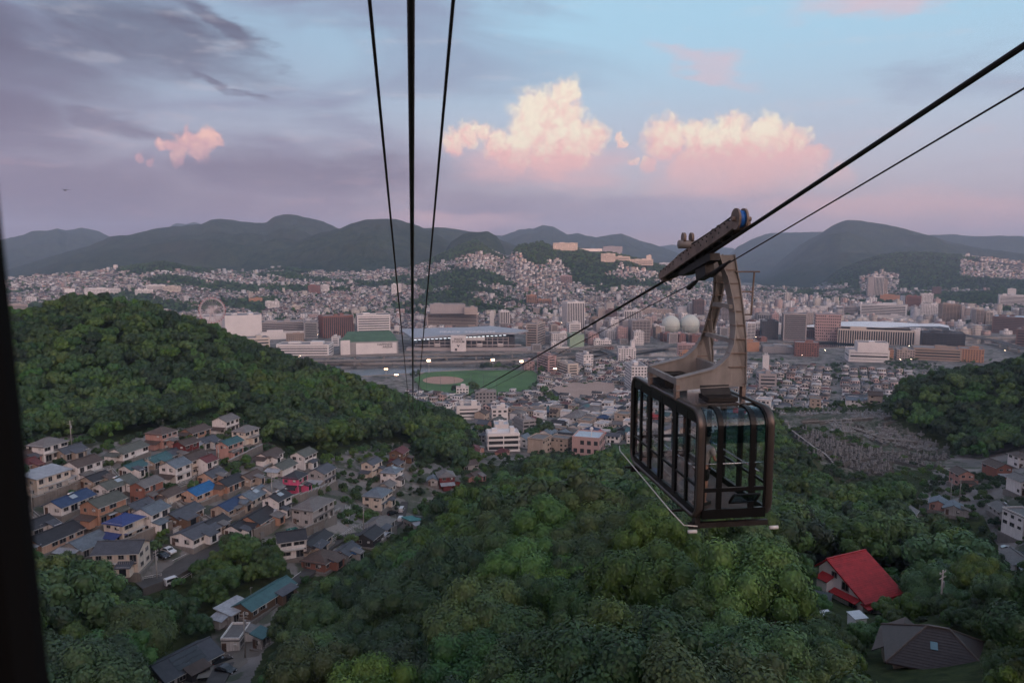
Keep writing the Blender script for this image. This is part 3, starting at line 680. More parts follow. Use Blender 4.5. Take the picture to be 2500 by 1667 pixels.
# --- valley station among the trees
sp = U(1014, 1010, 452.0); gz0 = h1(sp.x, sp.y)
stn = tag(empty('cable_car_station', (sp.x, sp.y, gz0), CRZ), 'small cable car station with white portal columns among the trees', 'station')
hs = sp.z - gz0 + 3
SW = mat('station_white', (.52, .48, .45), .7, var=.3, scale=.5, streak=.5); SBr = mat('station_brown', (.14, .085, .07), .7, var=.3)
MB().box((0, 4, (hs - 4) / 2), (9, 8, hs - 4)).build('wall', SBr, stn)
for x in (-4.2, 4.2): MB().box((x, -1.2, hs / 2), (1.4, 2.2, hs)).build('portal_column', SW, stn)
MB().box((0, 2.5, hs + .3), (10.5, 10, .6)).build('roof', SBr, stn)
MB().box((0, -1.2, hs - 3.4), (7, 1.4, .8)).build('portal_beam', SW, stn)
MB().box((0, -.3, hs - 7.2), (7.2, .7, 1.0)).build('platform_edge', SW, stn)
for x in (-1.5, 1.5): MB().box((x, -.03, hs - 5.4), (1.2, .12, 2.2)).build('window', BLACKF, stn)
# --- passenger
def skin_mesh(name, verts, edges, radii, m, parent, sub=2):
    me = bpy.data.meshes.new(name); me.from_pydata(verts, edges, []); me.materials.append(m)
    o = link(name, me, parent)
    md = o.modifiers.new('skin', 'SKIN'); md.use_smooth_shade = True
    for sv, r in zip(me.skin_vertices[0].data, radii): sv.radius = (r, r * .85)
    me.skin_vertices[0].data[0].use_root = True
    s2 = o.modifiers.new('sub', 'SUBSURF'); s2.levels = sub; s2.render_levels = sub
    return o
SKIN = mat('skin', (.36, .20, .14), .5, var=.1); CLOTH = mat('grey_shirt', (.34, .31, .29), .85, var=.2, scale=5); NAVY = mat('dark_shorts', (.012, .012, .016), .9, var=.2); HAIR = mat('black_hair', (.01, .008, .007), .5, var=.2); SHOE = mat('dark_shoes', (.02, .018, .016), .6)
pp = Mc @ Vector((-.46, -1.75, .15))
per = tag(empty('person', pp, CRZ + R(-60)), 'person in a grey shirt and dark shorts leaning on the cabin window', 'person')
# leaning forward a little, hands on the rail
bv = [(0,0,.92),(0,.02,1.12),(0,.10,1.36),(0,.14,1.46),(0,.19,1.60),(0,.21,1.66),
      (.09,0,.86),(.10,.02,.48),(.10,-.02,.08),(.10,.12,.03),(-.09,0,.86),(-.10,-.05,.48),(-.10,-.10,.08),(-.10,.04,.03),
      (.18,.08,1.36),(.24,.14,1.10),(.16,.36,1.00),(.13,.43,.98),(-.18,.08,1.36),(-.24,.14,1.10),(-.16,.36,1.00),(-.13,.43,.98)]
be = [(0,1),(1,2),(2,3),(3,4),(4,5),(0,6),(6,7),(7,8),(8,9),(0,10),(10,11),(11,12),(12,13),(2,14),(14,15),(15,16),(16,17),(2,18),(18,19),(19,20),(20,21)]
brad = [.13,.12,.12,.055,.095,.085,.085,.058,.038,.035,.085,.058,.038,.035,.055,.042,.03,.028,.055,.042,.03,.028]
skin_mesh('body', bv, be, brad, SKIN, per)
skin_mesh('shirt', [(0,-.01,.86),(0,.01,1.12),(0,.10,1.36),(0,.12,1.43),(.19,.08,1.35),(.235,.13,1.17),(-.19,.08,1.35),(-.235,.13,1.17)], [(0,1),(1,2),(2,3),(2,4),(4,5),(2,6),(6,7)], [.165,.155,.15,.08,.085,.075,.085,.075], CLOTH, per)
skin_mesh('shorts', [(0,0,.93),(.09,0,.84),(.10,.015,.56),(-.09,0,.84),(-.10,-.03,.56)], [(0,1),(1,2),(0,3),(3,4)], [.165,.115,.095,.115,.095], NAVY, per)
skin_mesh('hair', [(0,.14,1.56),(0,.16,1.66),(0,.22,1.71)], [(0,1),(1,2)], [.085,.105,.075], HAIR, per)
for x, y in ((.10, .06), (-.10, -.02)): MB().box((x, y, .035), (.09, .25, .07)).build('shoe', SHOE, per)
# ------------------------------------------------------------------ houses
COLS = {'white': (.72, .68, .66), 'cream': (.62, .53, .45), 'beige': (.42, .34, .28), 'grey': (.36, .34, .33), 'orange': (.42, .235, .16), 'salmon': (.44, .25, .21), 'peach': (.50, .33, .25),
        'pink': (.60, .10, .20), 'maroon': (.14, .03, .03), 'brick': (.26, .115, .085), 'brown': (.16, .10, .07), 'dark': (.045, .042, .045), 'yellow': (.52, .42, .25)}
RCOLS = {'slate': (.075, .08, .095), 'dark': (.035, .035, .04), 'grey': (.15, .14, .135), 'greygreen': (.095, .10, .085), 'brown': (.085, .06, .05), 'maroon': (.12, .035, .035), 'blue': (.02, .11, .27),
         'royal': (.035, .055, .17), 'navy': (.03, .055, .12), 'teal': (.05, .12, .13), 'bluegrey': (.13, .16, .19), 'pale': (.34, .36, .39), 'red': (.45, .03, .035), 'tealgreen': (.05, .20, .19)}
def wallm(c): return mat('wall_' + c, COLS[c], .85, var=.32, scale=.35, streak=.6)
def roofm(c): return mat('roof_' + c, RCOLS[c], .6, var=.42, scale=.7, bump=.35, bscale=3.0, streak=.35)
FOUND = mat('foundation', (.20, .18, .165), .9, var=.35, scale=.5, streak=.6)
WFRAME = mat('window_frame', (.30, .28, .27), .5, .2, var=.2); WGLASS = mat('window_glass', (.022, .025, .03), .12, 0, var=.3, scale=.7, spec=.6); TRIM = mat('trim', (.50, .48, .46), .7, var=.25); DOORM = mat('door', (.10, .06, .045), .6, var=.3)
RIDGE_M = mat('ridge_cap', (.11, .105, .105), .6, var=.2)
# unit window facing -Y: frame with two sashes, panes set back
_wf = MB()
for c, d in (((0, -.03, .5), (1.0, .10, .07)), ((0, -.03, -.5), (1.06, .14, .07)), ((-.5, -.03, 0), (.06, .10, 1.0)), ((.5, -.03, 0), (.06, .10, 1.0)), ((0, -.02, 0), (.05, .07, 1.0))): _wf.box(c, d)
WF_ME = _wf.mesh('window', WFRAME); WG_ME = MB().box((0, 0, 0), (.96, .03, .96)).mesh('pane', WGLASS)
_wp = MB(); _wp.box((0, -.03, 0), (1.0, .07, 1.0)); WP_ME = _wp.mesh('window', WGLASS)
def window(parent, x, y, z, rz, w_, h_, full=True):
    if full:
        o = link('window', WF_ME, parent, (x, y, z), rz); o.scale = (w_, 1, h_); link('pane', WG_ME, o)
    else:
        o = link('window', WP_ME, parent, (x, y, z), rz); o.scale = (w_, 1, h_)
    return o
def gable_roof(mb, L, D, z, h, ov=.5, th=.16, hip=0.0):
    """roof slabs over an L x D plan, ridge along x; hip pulls the ridge ends in"""
    a, b = L / 2 + ov * .7, D / 2 + ov; r = max(a - hip, .2) if hip else a; zl = z - ov * h / (D / 2) * .9
    top = [(-a, -b, zl), (a, -b, zl), (a, b, zl), (-a, b, zl), (-r, 0, z + h), (r, 0, z + h)]
    k = [(x, y, zz - th) for x, y, zz in top]
    f = [(0, 1, 5, 4), (2, 3, 4, 5), (3, 0, 4), (1, 2, 5)] if hip else [(0, 1, 5, 4), (2, 3, 4, 5)]
    fb = [tuple(i + 6 for i in q[::-1]) for q in f]
    sd = [(0, 6, 7, 1), (2, 8, 9, 3)] + ([(1, 7, 8, 2), (3, 9, 6, 0)] if hip else [(1, 7, 11, 5), (5, 11, 8, 2), (3, 9, 10, 4), (4, 10, 6, 0)])
    mb.add(top + k, f + fb + sd); return a, b, r
def house(loc, yaw, L, D, st, roof, rc, wc, label, group=None, det=2, sh=2.55, rh=None, name='house', balcony=False, awn=None, extra=None, found=4.0, cat='house'):
    t = tag(empty(name, loc, yaw), label, cat, group); wr = random.Random(label)
    Hh = st * sh; rh = rh if rh is not None else D * .24
    WM, RM = wallm(wc), roofm(rc)
    mb = MB(); mb.box((0, 0, Hh / 2), (L, D, Hh))
    if roof == 'gable':
        for s in (-1, 1):
            x = s * L / 2; x2 = x - s * .25
            mb.add([(x, -D / 2, Hh), (x, D / 2, Hh), (x, 0, Hh + rh), (x2, -D / 2, Hh), (x2, D / 2, Hh), (x2, 0, Hh + rh)], [(0, 1, 2) if s > 0 else (2, 1, 0), (5, 4, 3) if s > 0 else (3, 4, 5), (0, 2, 5, 3), (1, 4, 5, 2)])
    mb.build('wall', WM, t)
    if found: MB().box((0, 0, -found / 2 + .1), (L + 1.2, D + 1.2, found)).build('foundation', FOUND, t)
    rb = MB()
    if roof in ('gable', 'hip'):
        a, b, r = gable_roof(rb, L, D, Hh, rh, hip=(D / 2 + .2 if roof == 'hip' else 0))
        ro = rb.build('roof', RM, t)
        if det: 
            MB().box((0, 0, Hh + rh + .06), (2 * r, .34, .16)).build('ridge_cap', RM, ro)
            if det > 1:
                for s in (-1, 1): MB().box((0, s * (b + .02), Hh - .5 * rh / (D / 2) * .9 - .10), (2 * a, .10, .12)).build('gutter', TRIM, ro)
    elif roof == 'shed':
        rb.add([(-L/2-.5, -D/2-.6, Hh+.1), (L/2+.5, -D/2-.6, Hh+.1), (L/2+.5, D/2+.6, Hh+.9), (-L/2-.5, D/2+.6, Hh+.9), (-L/2-.5, -D/2-.6, Hh-.1), (L/2+.5, -D/2-.6, Hh-.1), (L/2+.5, D/2+.6, Hh+.7), (-L/2-.5, D/2+.6, Hh+.7)],
               [(0,1,2,3), (7,6,5,4), (0,4,5,1), (1,5,6,2), (2,6,7,3), (3,7,4,0)]); rb.build('roof', RM, t)
    else:
        rb.box((0, 0, Hh + .1), (L + .3, D + .3, .25)); ro = rb.build('roof', RM, t)
        for c, d in (((0, -D / 2, Hh + .45), (L + .2, .18, .5)), ((0, D / 2, Hh + .45), (L + .2, .18, .5)), ((-L / 2, 0, Hh + .45), (.18, D - .18, .5)), ((L / 2, 0, Hh + .45), (.18, D - .18, .5))): MB().box(c, d).build('parapet', WM, ro)
    if det:
        for s in range(st):
            zc = s * sh + sh * .56
            nw = max(2, int(L / 2.4)); full = det > 1
            for q in range(nw):
                if wr.random() < .12: continue
                x = -L / 2 + L * (q + .5) / nw + wr.uniform(-.18, .18); tall = wr.random() < (.45 if s == 0 else .2); wd = L / nw * wr.uniform(.4, .78)
                window(t, x, -D / 2 - .02, zc - (.28 if tall else -.05), 0, wd, wr.uniform(1.75, 2.0) if tall else wr.uniform(.8, 1.3), full)
                if full and wr.random() < .3: MB().box((x + wd * .5 + .34, -D / 2 - .05, zc - (.28 if tall else 0)), (.5, .07, 1.9 if tall else 1.2)).build('shutter_box', TRIM, t)
            for q in range(nw):
                if wr.random() < .45: continue
                window(t, -L / 2 + L * (q + .5) / nw, D / 2 + .02, zc, math.pi, L / nw * wr.uniform(.35, .6), wr.uniform(.7, 1.2), full)
            for q in range(2 if D > 5 else 1):
                y = ((q - .5) * D * .46 if D > 5 else 0) + wr.uniform(-.25, .25)
                if wr.random() < .8: window(t, -L / 2 - .02, y, zc + wr.uniform(-.1, .2), -math.pi / 2, D * wr.uniform(.13, .27), wr.uniform(.65, 1.15), full)
                if det > 1 and wr.random() < .7: window(t, L / 2 + .02, y, zc, math.pi / 2, D * .22, 1.0, full)
        if det > 1:
            dr = MB().box((-L / 2 - .04, D * .34, 1.02), (.10, .95, 2.05)).build('door', DOORM, t); MB().box((-L / 2 - .13, D * .34 - .34, 1.0), (.07, .05, .14)).build('handle', WFRAME, dr)
            if wr.random() < .6:
                w3, x3, d3 = L * wr.uniform(.28, .45), L * wr.choice((-.24, .24, 0)), wr.uniform(1.5, 2.6); pc = MB().box((x3, -D / 2 - d3 / 2, 1.15), (w3, d3, 2.5)).build('porch', WM, t)
                MB().box((x3, -D / 2 - d3 / 2, 2.62), (w3 + .7, d3 + .9, .14), rot=Matrix.Rotation(R(15), 3, 'X')).build('porch_roof', roofm(wr.choice((rc, 'grey', 'slate', 'brown'))), pc); MB().box((x3, -D / 2 - d3 - .03, 1.1), (w3 * .5, .08, 1.7)).build('porch_door', WGLASS, pc)
            if wr.random() < .45:
                x3 = -L / 2 - 1.1; pc = MB().box((x3, D * wr.uniform(-.15, .15), 1.0), (2.2, D * .5, 2.3)).build('lean_to', WM, t); MB().box((x3 - .1, 0, 2.35), (2.9, D * .95, .12), rot=Matrix.Rotation(R(-14), 3, 'Y')).build('lean_to_roof', roofm(wr.choice((rc, 'brown', 'pale'))), pc)
            MB().box((L * wr.uniform(-.35, .35), -D / 2 - .3, .35), (.8, .32, .62)).build('air_conditioner', TRIM, t)
            MB().box((-L / 2 - .2, -D * .3, sh * st - .9), (.3, .7, .5)).build('air_conditioner', TRIM, t)
            if roof in ('gable', 'hip') and wr.random() < .6:
                ax_ = L * wr.uniform(-.3, .3); ae = MB().tube([(ax_, .2, Hh + rh), (ax_, .2, Hh + rh + 2.2)], .035, 5).build('aerial', WFRAME, t); MB().box((ax_, .2, Hh + rh + 2.0), (1.1, .04, .04)).build('crossbar', WFRAME, ae); MB().box((ax_ + .25, .2, Hh + rh + 2.0), (.04, .7, .04)).build('crossbar', WFRAME, ae)
            MB().tube([(L / 2 - .1, -D / 2 - .1, 0), (L / 2 - .1, -D / 2 - .1, Hh - .2)], .05, 5).build('downpipe', TRIM, t)
            if st > 1:
                MB().box((0, -D / 2 - .42, sh - .05), (L * .94, .9, .10)).build('eave_roof', RM, t)
            if balcony:
                bo = MB().box((0, -D / 2 - .55, sh + .08), (L * .8, 1.1, .14)).build('balcony', TRIM, t)
                mbx = MB(); mbx.box((0, -D / 2 - 1.08, sh + 1.0), (L * .8, .06, .06))
                for q in range(int(L * .8 / .45)): mbx.box((-L * .4 + .1 + q * .45, -D / 2 - 1.08, sh + .58), (.045, .045, .84))
                mbx.build('railing', TRIM, bo)
            if awn: MB().box((L * .05, -D / 2 - .75, sh * .92), (L * .6, 1.5, .08), rot=Matrix.Rotation(R(14), 3, 'X')).build('awning', roofm(awn), t)
    if extra == 'solar':
        ang = math.atan2(rh, D / 2)
        for q in range(6):
            for k in range(3):
                yy = -D / 2 + .9 + k * 1.15
                MB().box((-2.6 + q * 1.04, yy, Hh + rh * (1 - abs(yy) / (D / 2)) + .10), (1.0, 1.08, .05), rot=Matrix.Rotation(ang, 3, 'X')).build('solar_panel', WGLASS, t)
    if extra == 'heater':
        ang = math.atan2(rh, D / 2); yy = -D * .22; zz = Hh + rh * (1 - abs(yy) / (D / 2)) + .16
        hb = MB().box((0, yy, zz), (1.9, 1.5, .1), rot=Matrix.Rotation(ang, 3, 'X')).build('water_heater', mat('heater', (.35, .40, .44), .25, .3, var=.2), t)
        MB().tube([(-1.0, yy * .25, zz + rh * .5 + .12), (1.0, yy * .25, zz + rh * .5 + .12)], .24, 10).build('tank', CHROME, hb, smooth=True)
    return t
OCC = []      # (x, y, radius) of everything standing on the ground
YV = R(74)      # the terraces: ridges run away from the camera, fronts face down the slope (to the right)
# px, py of the middle of the footprint, length, depth, storeys, roof, roof colour, wall colour, turn, options, label
V = [
 (236,1184,7,5,1,'gable','dark','beige',0,{},'low beige house with black roof above the railed terrace stairs'),
 (340,1252,7,5,1,'gable','slate','grey',0,{},'low grey house with slate roof behind the white two-storey house'),
 (412,1222,7,5,1,'gable','brown','cream',0,{},'low cream house with brown roof beside the brick-orange house'),
 (525,1294,7,5,1,'gable','dark','beige',0,{},'small beige house with black roof below the dark blue porch roof'),
 (662,1208,7,5,1,'gable','grey','white',0,{},'low white house with grey roof beside the pole with transformers'),
 (612,1178,7,5,1,'gable','brown','beige',0,{},'low beige house with brown roof on the bank above the weathered roof'),
 (505,1090,7,5,1,'gable','slate','white',0,{},'low white house with slate roof under the topmost houses'),
 (118,1118,9,7,2,'hip','grey','white',0,dict(balcony=True),'white two-storey house with grey hip roof and long balcony beside the pale metal roof house'),
 (172,1116,8,5.5,1,'gable','slate','beige',0,{},'low beige annex with slate roof behind the white balcony house'),
 (62,1128,8,6,1,'gable','brown','salmon',0,{},'low salmon house with brown roof at the edge of the wood'),
 (60,1150,7,5,1,'gable','maroon','peach',0,{},'low peach house with maroon roof below the salmon house'),
 (112,1196,11,7.5,2,'shed','pale','cream',0,dict(balcony=True),'cream house with two tiers of pale metal roof above a railed terrace'),
 (204,1168,9,6,2,'gable','brown','white',0,dict(balcony=True),'white two-storey house with brown roof and balcony on the railed terrace'),
 (172,1240,12,6,1,'gable','navy','white',0,dict(extra='heater'),'long low white house with dark blue roof and roof water heater'),
 (283,1198,11,6,1,'gable','greygreen','white',0,dict(extra='heater'),'long low house with dull green-grey roof and four white doors'),
 (255,1266,9.5,6.5,2,'gable','greygreen','orange',0,dict(awn='pale'),'orange and white house with broad grey roof and pale awning'),
 (360,1218,8,5,2,'gable','grey','brick',0,{},'narrow two-storey brick-orange house with grey gable roof'),
 (314,1112,12,6,1,'gable','greygreen','white',0,{},'long low white house with grey-green roof and orange doors below the wood'),
 (396,1086,8,7,2,'hip','brown','salmon',0,dict(balcony=True),'salmon two-storey house with railed roof terrace at the top of the village'),
 (327,1156,7,5,1,'gable','teal','white',0,{},'small white house with teal-grey roof in front of a longer teal roof'),
 (384,1136,9,5,1,'gable','teal','beige',0,{},'beige house with long teal-grey roof above the small teal roof'),
 (456,1114,7,5,2,'gable','brown','maroon',0,{},'dark red two-storey house with brown roof'),
 (425,1120,7,5,1,'gable','slate','grey',0,{},'low grey house with slate roof joined to the dark red house'),
 (430,1170,7,6.5,2,'gable','bluegrey','white',0,dict(balcony=True),'white two-storey house with blue-grey roof and small balcony above a railing'),
 (474,1150,8,6,2,'gable','brown','cream',0,{},'cream house with brown roof and red porch roof'),
 (505,1158,5,5,2,'gable','maroon','white',0,{},'narrow white house with dark red roof beside the cream house'),
 (487,1214,9.5,6,1,'gable','blue','peach',0,{},'peach-walled house with bright blue roof'),
 (372,1286,7.5,6,2,'gable','bluegrey','white',0,dict(awn='grey'),'white two-storey house with blue-grey roof behind the royal blue roof'),
 (306,1312,7.5,6.5,2,'hip','royal','cream',0,dict(balcony=True),'cream house with royal blue roof and glazed balcony'),
 (447,1270,10.5,6,1,'gable','slate','brown',0,{},'long brown house with slate roof above a white garden wall'),
 (300,1384,11,7.5,2,'gable','slate','cream',-70,dict(balcony=True),'big cream two-storey house with slate roof and wide gable windows'),
 (210,1346,9,7,1,'gable','bluegrey','grey',0,{},'low grey house with pale blue-grey roof joined to the big cream house'),
 (130,1328,13,7,1,'gable','dark','peach',0,{},'long low peach house under a dark roof beside the concrete stairs'),
 (92,1300,7,6,1,'gable','dark','white',0,{},'small white house with dark roof above the long dark roof'),
 (480,1316,11,8,1,'gable','slate','white',0,dict(rh=1.3),'low house with wide slate-blue roof beside the car park'),
 (477,1064,10,6,1,'gable','brown','orange',0,{},'low orange house with brown roof at the edge of the wood'),
 (552,1052,8.5,6.5,2,'gable','grey','white',0,{},'topmost white two-storey house with grey roof against the dark wood'),
 (600,1078,8.5,6,2,'hip','grey','cream',0,dict(balcony=True),'cream two-storey house with grey hip roof on the upper wall'),
 (562,1112,8.5,5,2,'gable','teal','salmon',0,dict(balcony=True),'salmon and cream two-storey house with teal-grey roof above a high wall'),
 (657,1124,9,6,1,'gable','brown','white',0,{},'white house with brown roof and arched porch'),
 (690,1152,9,6,1,'gable','greygreen','white',0,{},'long low white house with grey-brown roof behind the pink house'),
 (742,1138,8,6,2,'gable','greygreen','white',0,{},'white two-storey house with grey-brown roof behind the pink house'),
 (722,1196,6.5,5.5,2,'hip','dark','pink',0,dict(balcony=True),'bright pink two-storey house with dark roof on a curved retaining wall'),
 (786,1180,8.5,6.5,2,'gable','slate','grey',0,{},'grey-white two-storey house with slate roof next to the pink house'),
 (560,1192,9,6,1,'gable','dark','orange',0,{},'low orange house with dark roof beside the bright blue roof'),
 (518,1174,7,5.5,1,'gable','slate','peach',0,{},'small peach house with slate roof behind the bright blue roof'),
 (562,1250,10,6,1,'gable','navy','beige',0,dict(awn='grey'),'beige house with dark blue roof and wide porch'),
 (617,1224,10.5,6,1,'gable','bluegrey','cream',0,dict(extra='heater'),'cream house with weathered blue-grey roof and roof water heater'),
 (632,1280,10.5,7.5,1,'gable','dark','orange',0,{},'orange-walled house with broad dark roof on a high wall'),
 (678,1252,7,5.5,2,'gable','dark','white',0,dict(extra='heater'),'white house with dark roof and shiny heater beside the broad dark roof'),
 (582,1304,6,5,1,'gable','dark','white',0,{},'small white outbuilding with dark roof near the trees'),
 (765,1268,11.5,7.5,2,'hip','grey','grey',0,dict(),'large grey two-storey house with weathered hip roof on a stone wall'),
 (712,1352,7.5,6.5,2,'gable','dark','white',-50,dict(balcony=True),'white two-storey house with dark roof and gable windows at the road'),
 (770,1338,11,5,1,'gable','dark','beige',0,{},'long low beige house with dark roof along the railed lane'),
 (786,1378,8.5,7.5,1,'hip','brown','brick',0,dict(awn='blue'),'brown hip-roofed house with blue awning beside the lane'),
 (845,1362,7,5,1,'gable','slate','grey',0,dict(awn='blue'),'grey shed with slate roof and bright blue awning'),
 (908,1156,8,5,2,'gable','slate','cream',0,{},'cream two-storey house with slate roof below the wood, uphill of the hip roofs'),
 (957,1176,8,6.5,2,'hip','bluegrey','white',0,dict(extra='heater'),'white house with blue-grey hip roof and heater panel'),
 (945,1196,6,5,1,'gable','grey','cream',0,{},'small cream porch house with grey gable in front of the blue-grey hip roof'),
 (922,1234,9.5,7.5,2,'hip','bluegrey','cream',0,dict(),'cream two-storey house with large blue slate hip roof by the parked vans'),
 (975,1128,7.5,6,2,'gable','maroon','brown',0,{},'brown house with maroon roof under the wooded slope'),
 (965,1142,6,5,1,'gable','slate','brown',0,{},'low brown house with slate roof in front of the maroon roof'),
 (922,1294,11,7.5,1,'hip','grey','cream',0,{},'low house with wide grey tiled hip roof beside the railed lane'),
 (902,1322,8,6,1,'gable','dark','dark',0,{},'dark tumbledown sheds below the grey tiled hip roof'),
 (1088,1184,8.5,6.5,2,'hip','grey','maroon',30,{},'old house with grey tiled roof and dark red boards at the stream'),
 (1057,1180,5,4,1,'gable','bluegrey','grey',20,{},'half collapsed grey shed beside the old tiled house'),
 (1157,1102,8.5,7,1,'hip','maroon','salmon',10,{},'salmon house with maroon hip roof at the edge of town'),
 (1115,1074,8,6,1,'gable','brown','cream',-30,{},'cream house with brown roof half hidden in trees'),
 (1143,1142,8,6,1,'gable','brown','grey',-40,{},'lonely grey house with brown roof in the green'),
 (1160,1168,5,4,1,'gable','brown','salmon',-30,{},'tiny salmon hut with brown roof in the green'),
 (1007,1284,5,4.5,1,'shed','tealgreen','grey',60,{},'small shed with flat teal roof beside the wood'),
 (648,1474,16,5.5,1,'gable','teal','brown',-8,{},'long narrow shed with teal metal roof between the trees'),
 (573,1508,6.5,4.5,1,'shed','pale','grey',-10,{},'lean-to with battered pale sheet roof beside the teal roof'),
 (446,1640,13,8.5,1,'gable','slate','dark',-20,dict(extra='solar'),'dark roofed house with a block of solar panels beside the two dark cars'),
 (577,1572,7,4,1,'flat','grey','white',14,{},'white flat-roofed garage by the utility pole'),
 (640,1576,3,2.2,1,'shed','teal','grey',0,{},'tiny teal roofed hut beside the white garage'),
 (2290,1238,7,5.5,1,'gable','bluegrey','salmon',-16,{},'salmon cottage with steel blue roof, first of a stepped row'),
 (2326,1250,7,5.5,1,'gable','bluegrey','grey',-16,{},'grey cottage with steel blue roof, last of a stepped row'),
 (2346,1180,7.5,6,2,'gable','brown','salmon',18,{},'square salmon brick house with white gable below the graves'),
 (2432,1162,9,6.5,2,'gable','brown','brick',20,dict(balcony=True),'dark red house with brown roof and white balcony'),
 (2488,1136,7,6,2,'hip','brown','white',20,{},'white house with rounded gable behind the dark red house'),
 (2492,1200,8,6,2,'gable','grey','white',20,{},'white house with grey roof beside the dark red house'),
 (2450,1256,9,6,1,'gable','grey','grey',10,dict(extra='heater'),'low house with grey roof and bright heater panel'),
 (2492,1308,9,7,3,'flat','grey','white',20,{},'white three-storey flats above the parked car'),
 (2216,1264,8,5,1,'gable','grey','beige',-20,{},'low beige house with grey roof sunk in bushes'),
 (2484,1384,9,6,1,'gable','grey','white',10,{},'low white house with grey roof below the parked car'),
]
for px, py, L, D, st, roof, rc, wc, tw, op, lab in V:
    p = hit(px, py + 4); 
    house((p.x, p.y, p.z + .4), YV + R(tw) + R(random.uniform(-4, 4)), L * .95, D * .95, st, roof, rc, wc, lab, None, 2, **op)
    OCC.append((p.x, p.y, max(L, D) * .62))
# --- the red-roofed house
p = hit(2092, 1470); RH = tag(empty('house', (p.x, p.y, p.z), R(25)), 'white house with steep bright red roof and red porch roofs', 'house'); RH.scale = (1.22, 1.22, 1.22); OCC.append((p.x, p.y, 9))
WW = mat('wall_bluewhite', (.78, .79, .80), .85, var=.12, scale=.4, streak=.5); RR = mat('roof_red_tiles', (.36, .022, .026), .6, var=.34, scale=1.2, bump=.2, bscale=6)
L_, D_, e, rg = 8.0, 8.6, 3.0, 6.9
def rhp(u, v, a): return (a, u, v)
prof = [(-D_ / 2, 0), (D_ / 2, 0), (D_ / 2, 5.2), (2.6, rg), (-D_ / 2, e)]
MB().prism(prof, -L_ / 2, L_ / 2, rhp).build('wall', WW, RH)
MB().box((0, 0, -2.4), (L_ + 1, D_ + 1, 5.0)).build('foundation', FOUND, RH)
ro = MB().prism([(-D_/2-.7, e-.45), (-D_/2-.7, e-.25), (2.6, rg+.22), (2.6, rg)], -L_/2-.4, L_/2+.6, rhp).build('roof', RR, RH)
MB().prism([(2.6, rg), (2.6, rg+.21), (D_/2+.6, 5.15), (D_/2+.6, 4.95)], -L_/2-.4, L_/2+.6, rhp).build('rear_roof', RR, RH)
s_ = math.atan2(rg - e + .47, 2.6 + D_ / 2 + .7); Ls = math.hypot(rg - e + .47, 2.6 + D_ / 2 + .7)
for q in range(24):
    k = (q + .5) / 24; yy = -D_ / 2 - .7 + k * (2.6 + D_ / 2 + .7); z_ = e - .25 + k * (rg - e + .47)
    MB().box((.1, yy, z_ + .035), (L_ + 1.02, Ls / 24 * 1.04, .045), rot=Matrix.Rotation(s_ - .10, 3, 'X')).build('tile_course', RR, ro)
MB().box((.1, 2.6, rg + .26), (L_ + 1.0, .3, .16)).build('ridge_cap', RR, ro)
MB().box((.1, -D_ / 2 - .55, 2.25), (L_ + .9, 1.5, .14), rot=Matrix.Rotation(R(16), 3, 'X')).build('porch_roof', RR, RH)
MB().box((-L_ / 2 - .6, -1.4, 2.7), (1.5, 5.0, .14), rot=Matrix.Rotation(R(-18), 3, 'Y')).build('porch_roof', RR, RH)
MB().box((-L_ / 2 - .8, 2.4, 4.3), (1.9, 2.4, .14), rot=Matrix.Rotation(R(-22), 3, 'Y')).build('porch_roof', RR, RH)
MB().box((-L_ / 2 - .7, 2.4, 2.0), (1.4, 2.0, 4.0)).build('porch', WW, RH)
for y, z, w1, h1_ in ((-1.0, 3.9, 1.3, 1.3), (1.2, 5.0, 1.0, .9), (-2.6, 1.2, 1.5, 1.2)): window(RH, -L_ / 2 - .03, y, z, -math.pi / 2, w1, h1_)
for x, w1 in ((-1.6, 2.0), (1.8, 1.6)): window(RH, x, -D_ / 2 - .03, 1.2, 0, w1, 1.1)
for px, py, d_, lab in ((2018, 1528, (1.8, 2.4, 1.6), 'small white box shed with pale roof below the red-roofed house'), (2092, 1522, (2.0, 1.8, 1.3), 'low white hut against the foot of the red-roofed house')):
    q = hit(px, py); sh_ = tag(empty('shed', q, R(12)), lab, 'shed'); MB().box((0, 0, d_[2] / 2 - .3), (d_[0], d_[1], d_[2] + .6)).build('wall', WW, sh_); MB().box((0, 0, d_[2] + .1), (d_[0] + .3, d_[1] + .3, .12), rot=Matrix.Rotation(R(7), 3, 'X')).build('roof', mat('pale_sheet', (.5, .51, .53), .45, .2), sh_)
q = hit(1996, 1478); ter = tag(empty('carport', (q.x, q.y, q.z + .8), R(-30)), 'dark flat carport roof beside the red-roofed house', 'carport'); MB().box((0, 0, .6), (4.2, 6.5, .14)).build('roof', roofm('dark'), ter)
for x in (-1.9, 1.9):
    for y in (-3, 3): MB().box((x, y, -.9), (.12, .12, 3.0)).build('post', TRIM, ter)
q = hit(1940, 1402); MB().box((0, 0, 0), (.06, 3.6, 1.5)).build('sheet_fence', mat('red_sheet', (.22, .03, .025), .5, var=.3, scale=6), None, (q.x, q.y, q.z + .6), R(70)); tag(col.objects[-1], 'rusty red corrugated sheet fence in the bushes', 'fence')
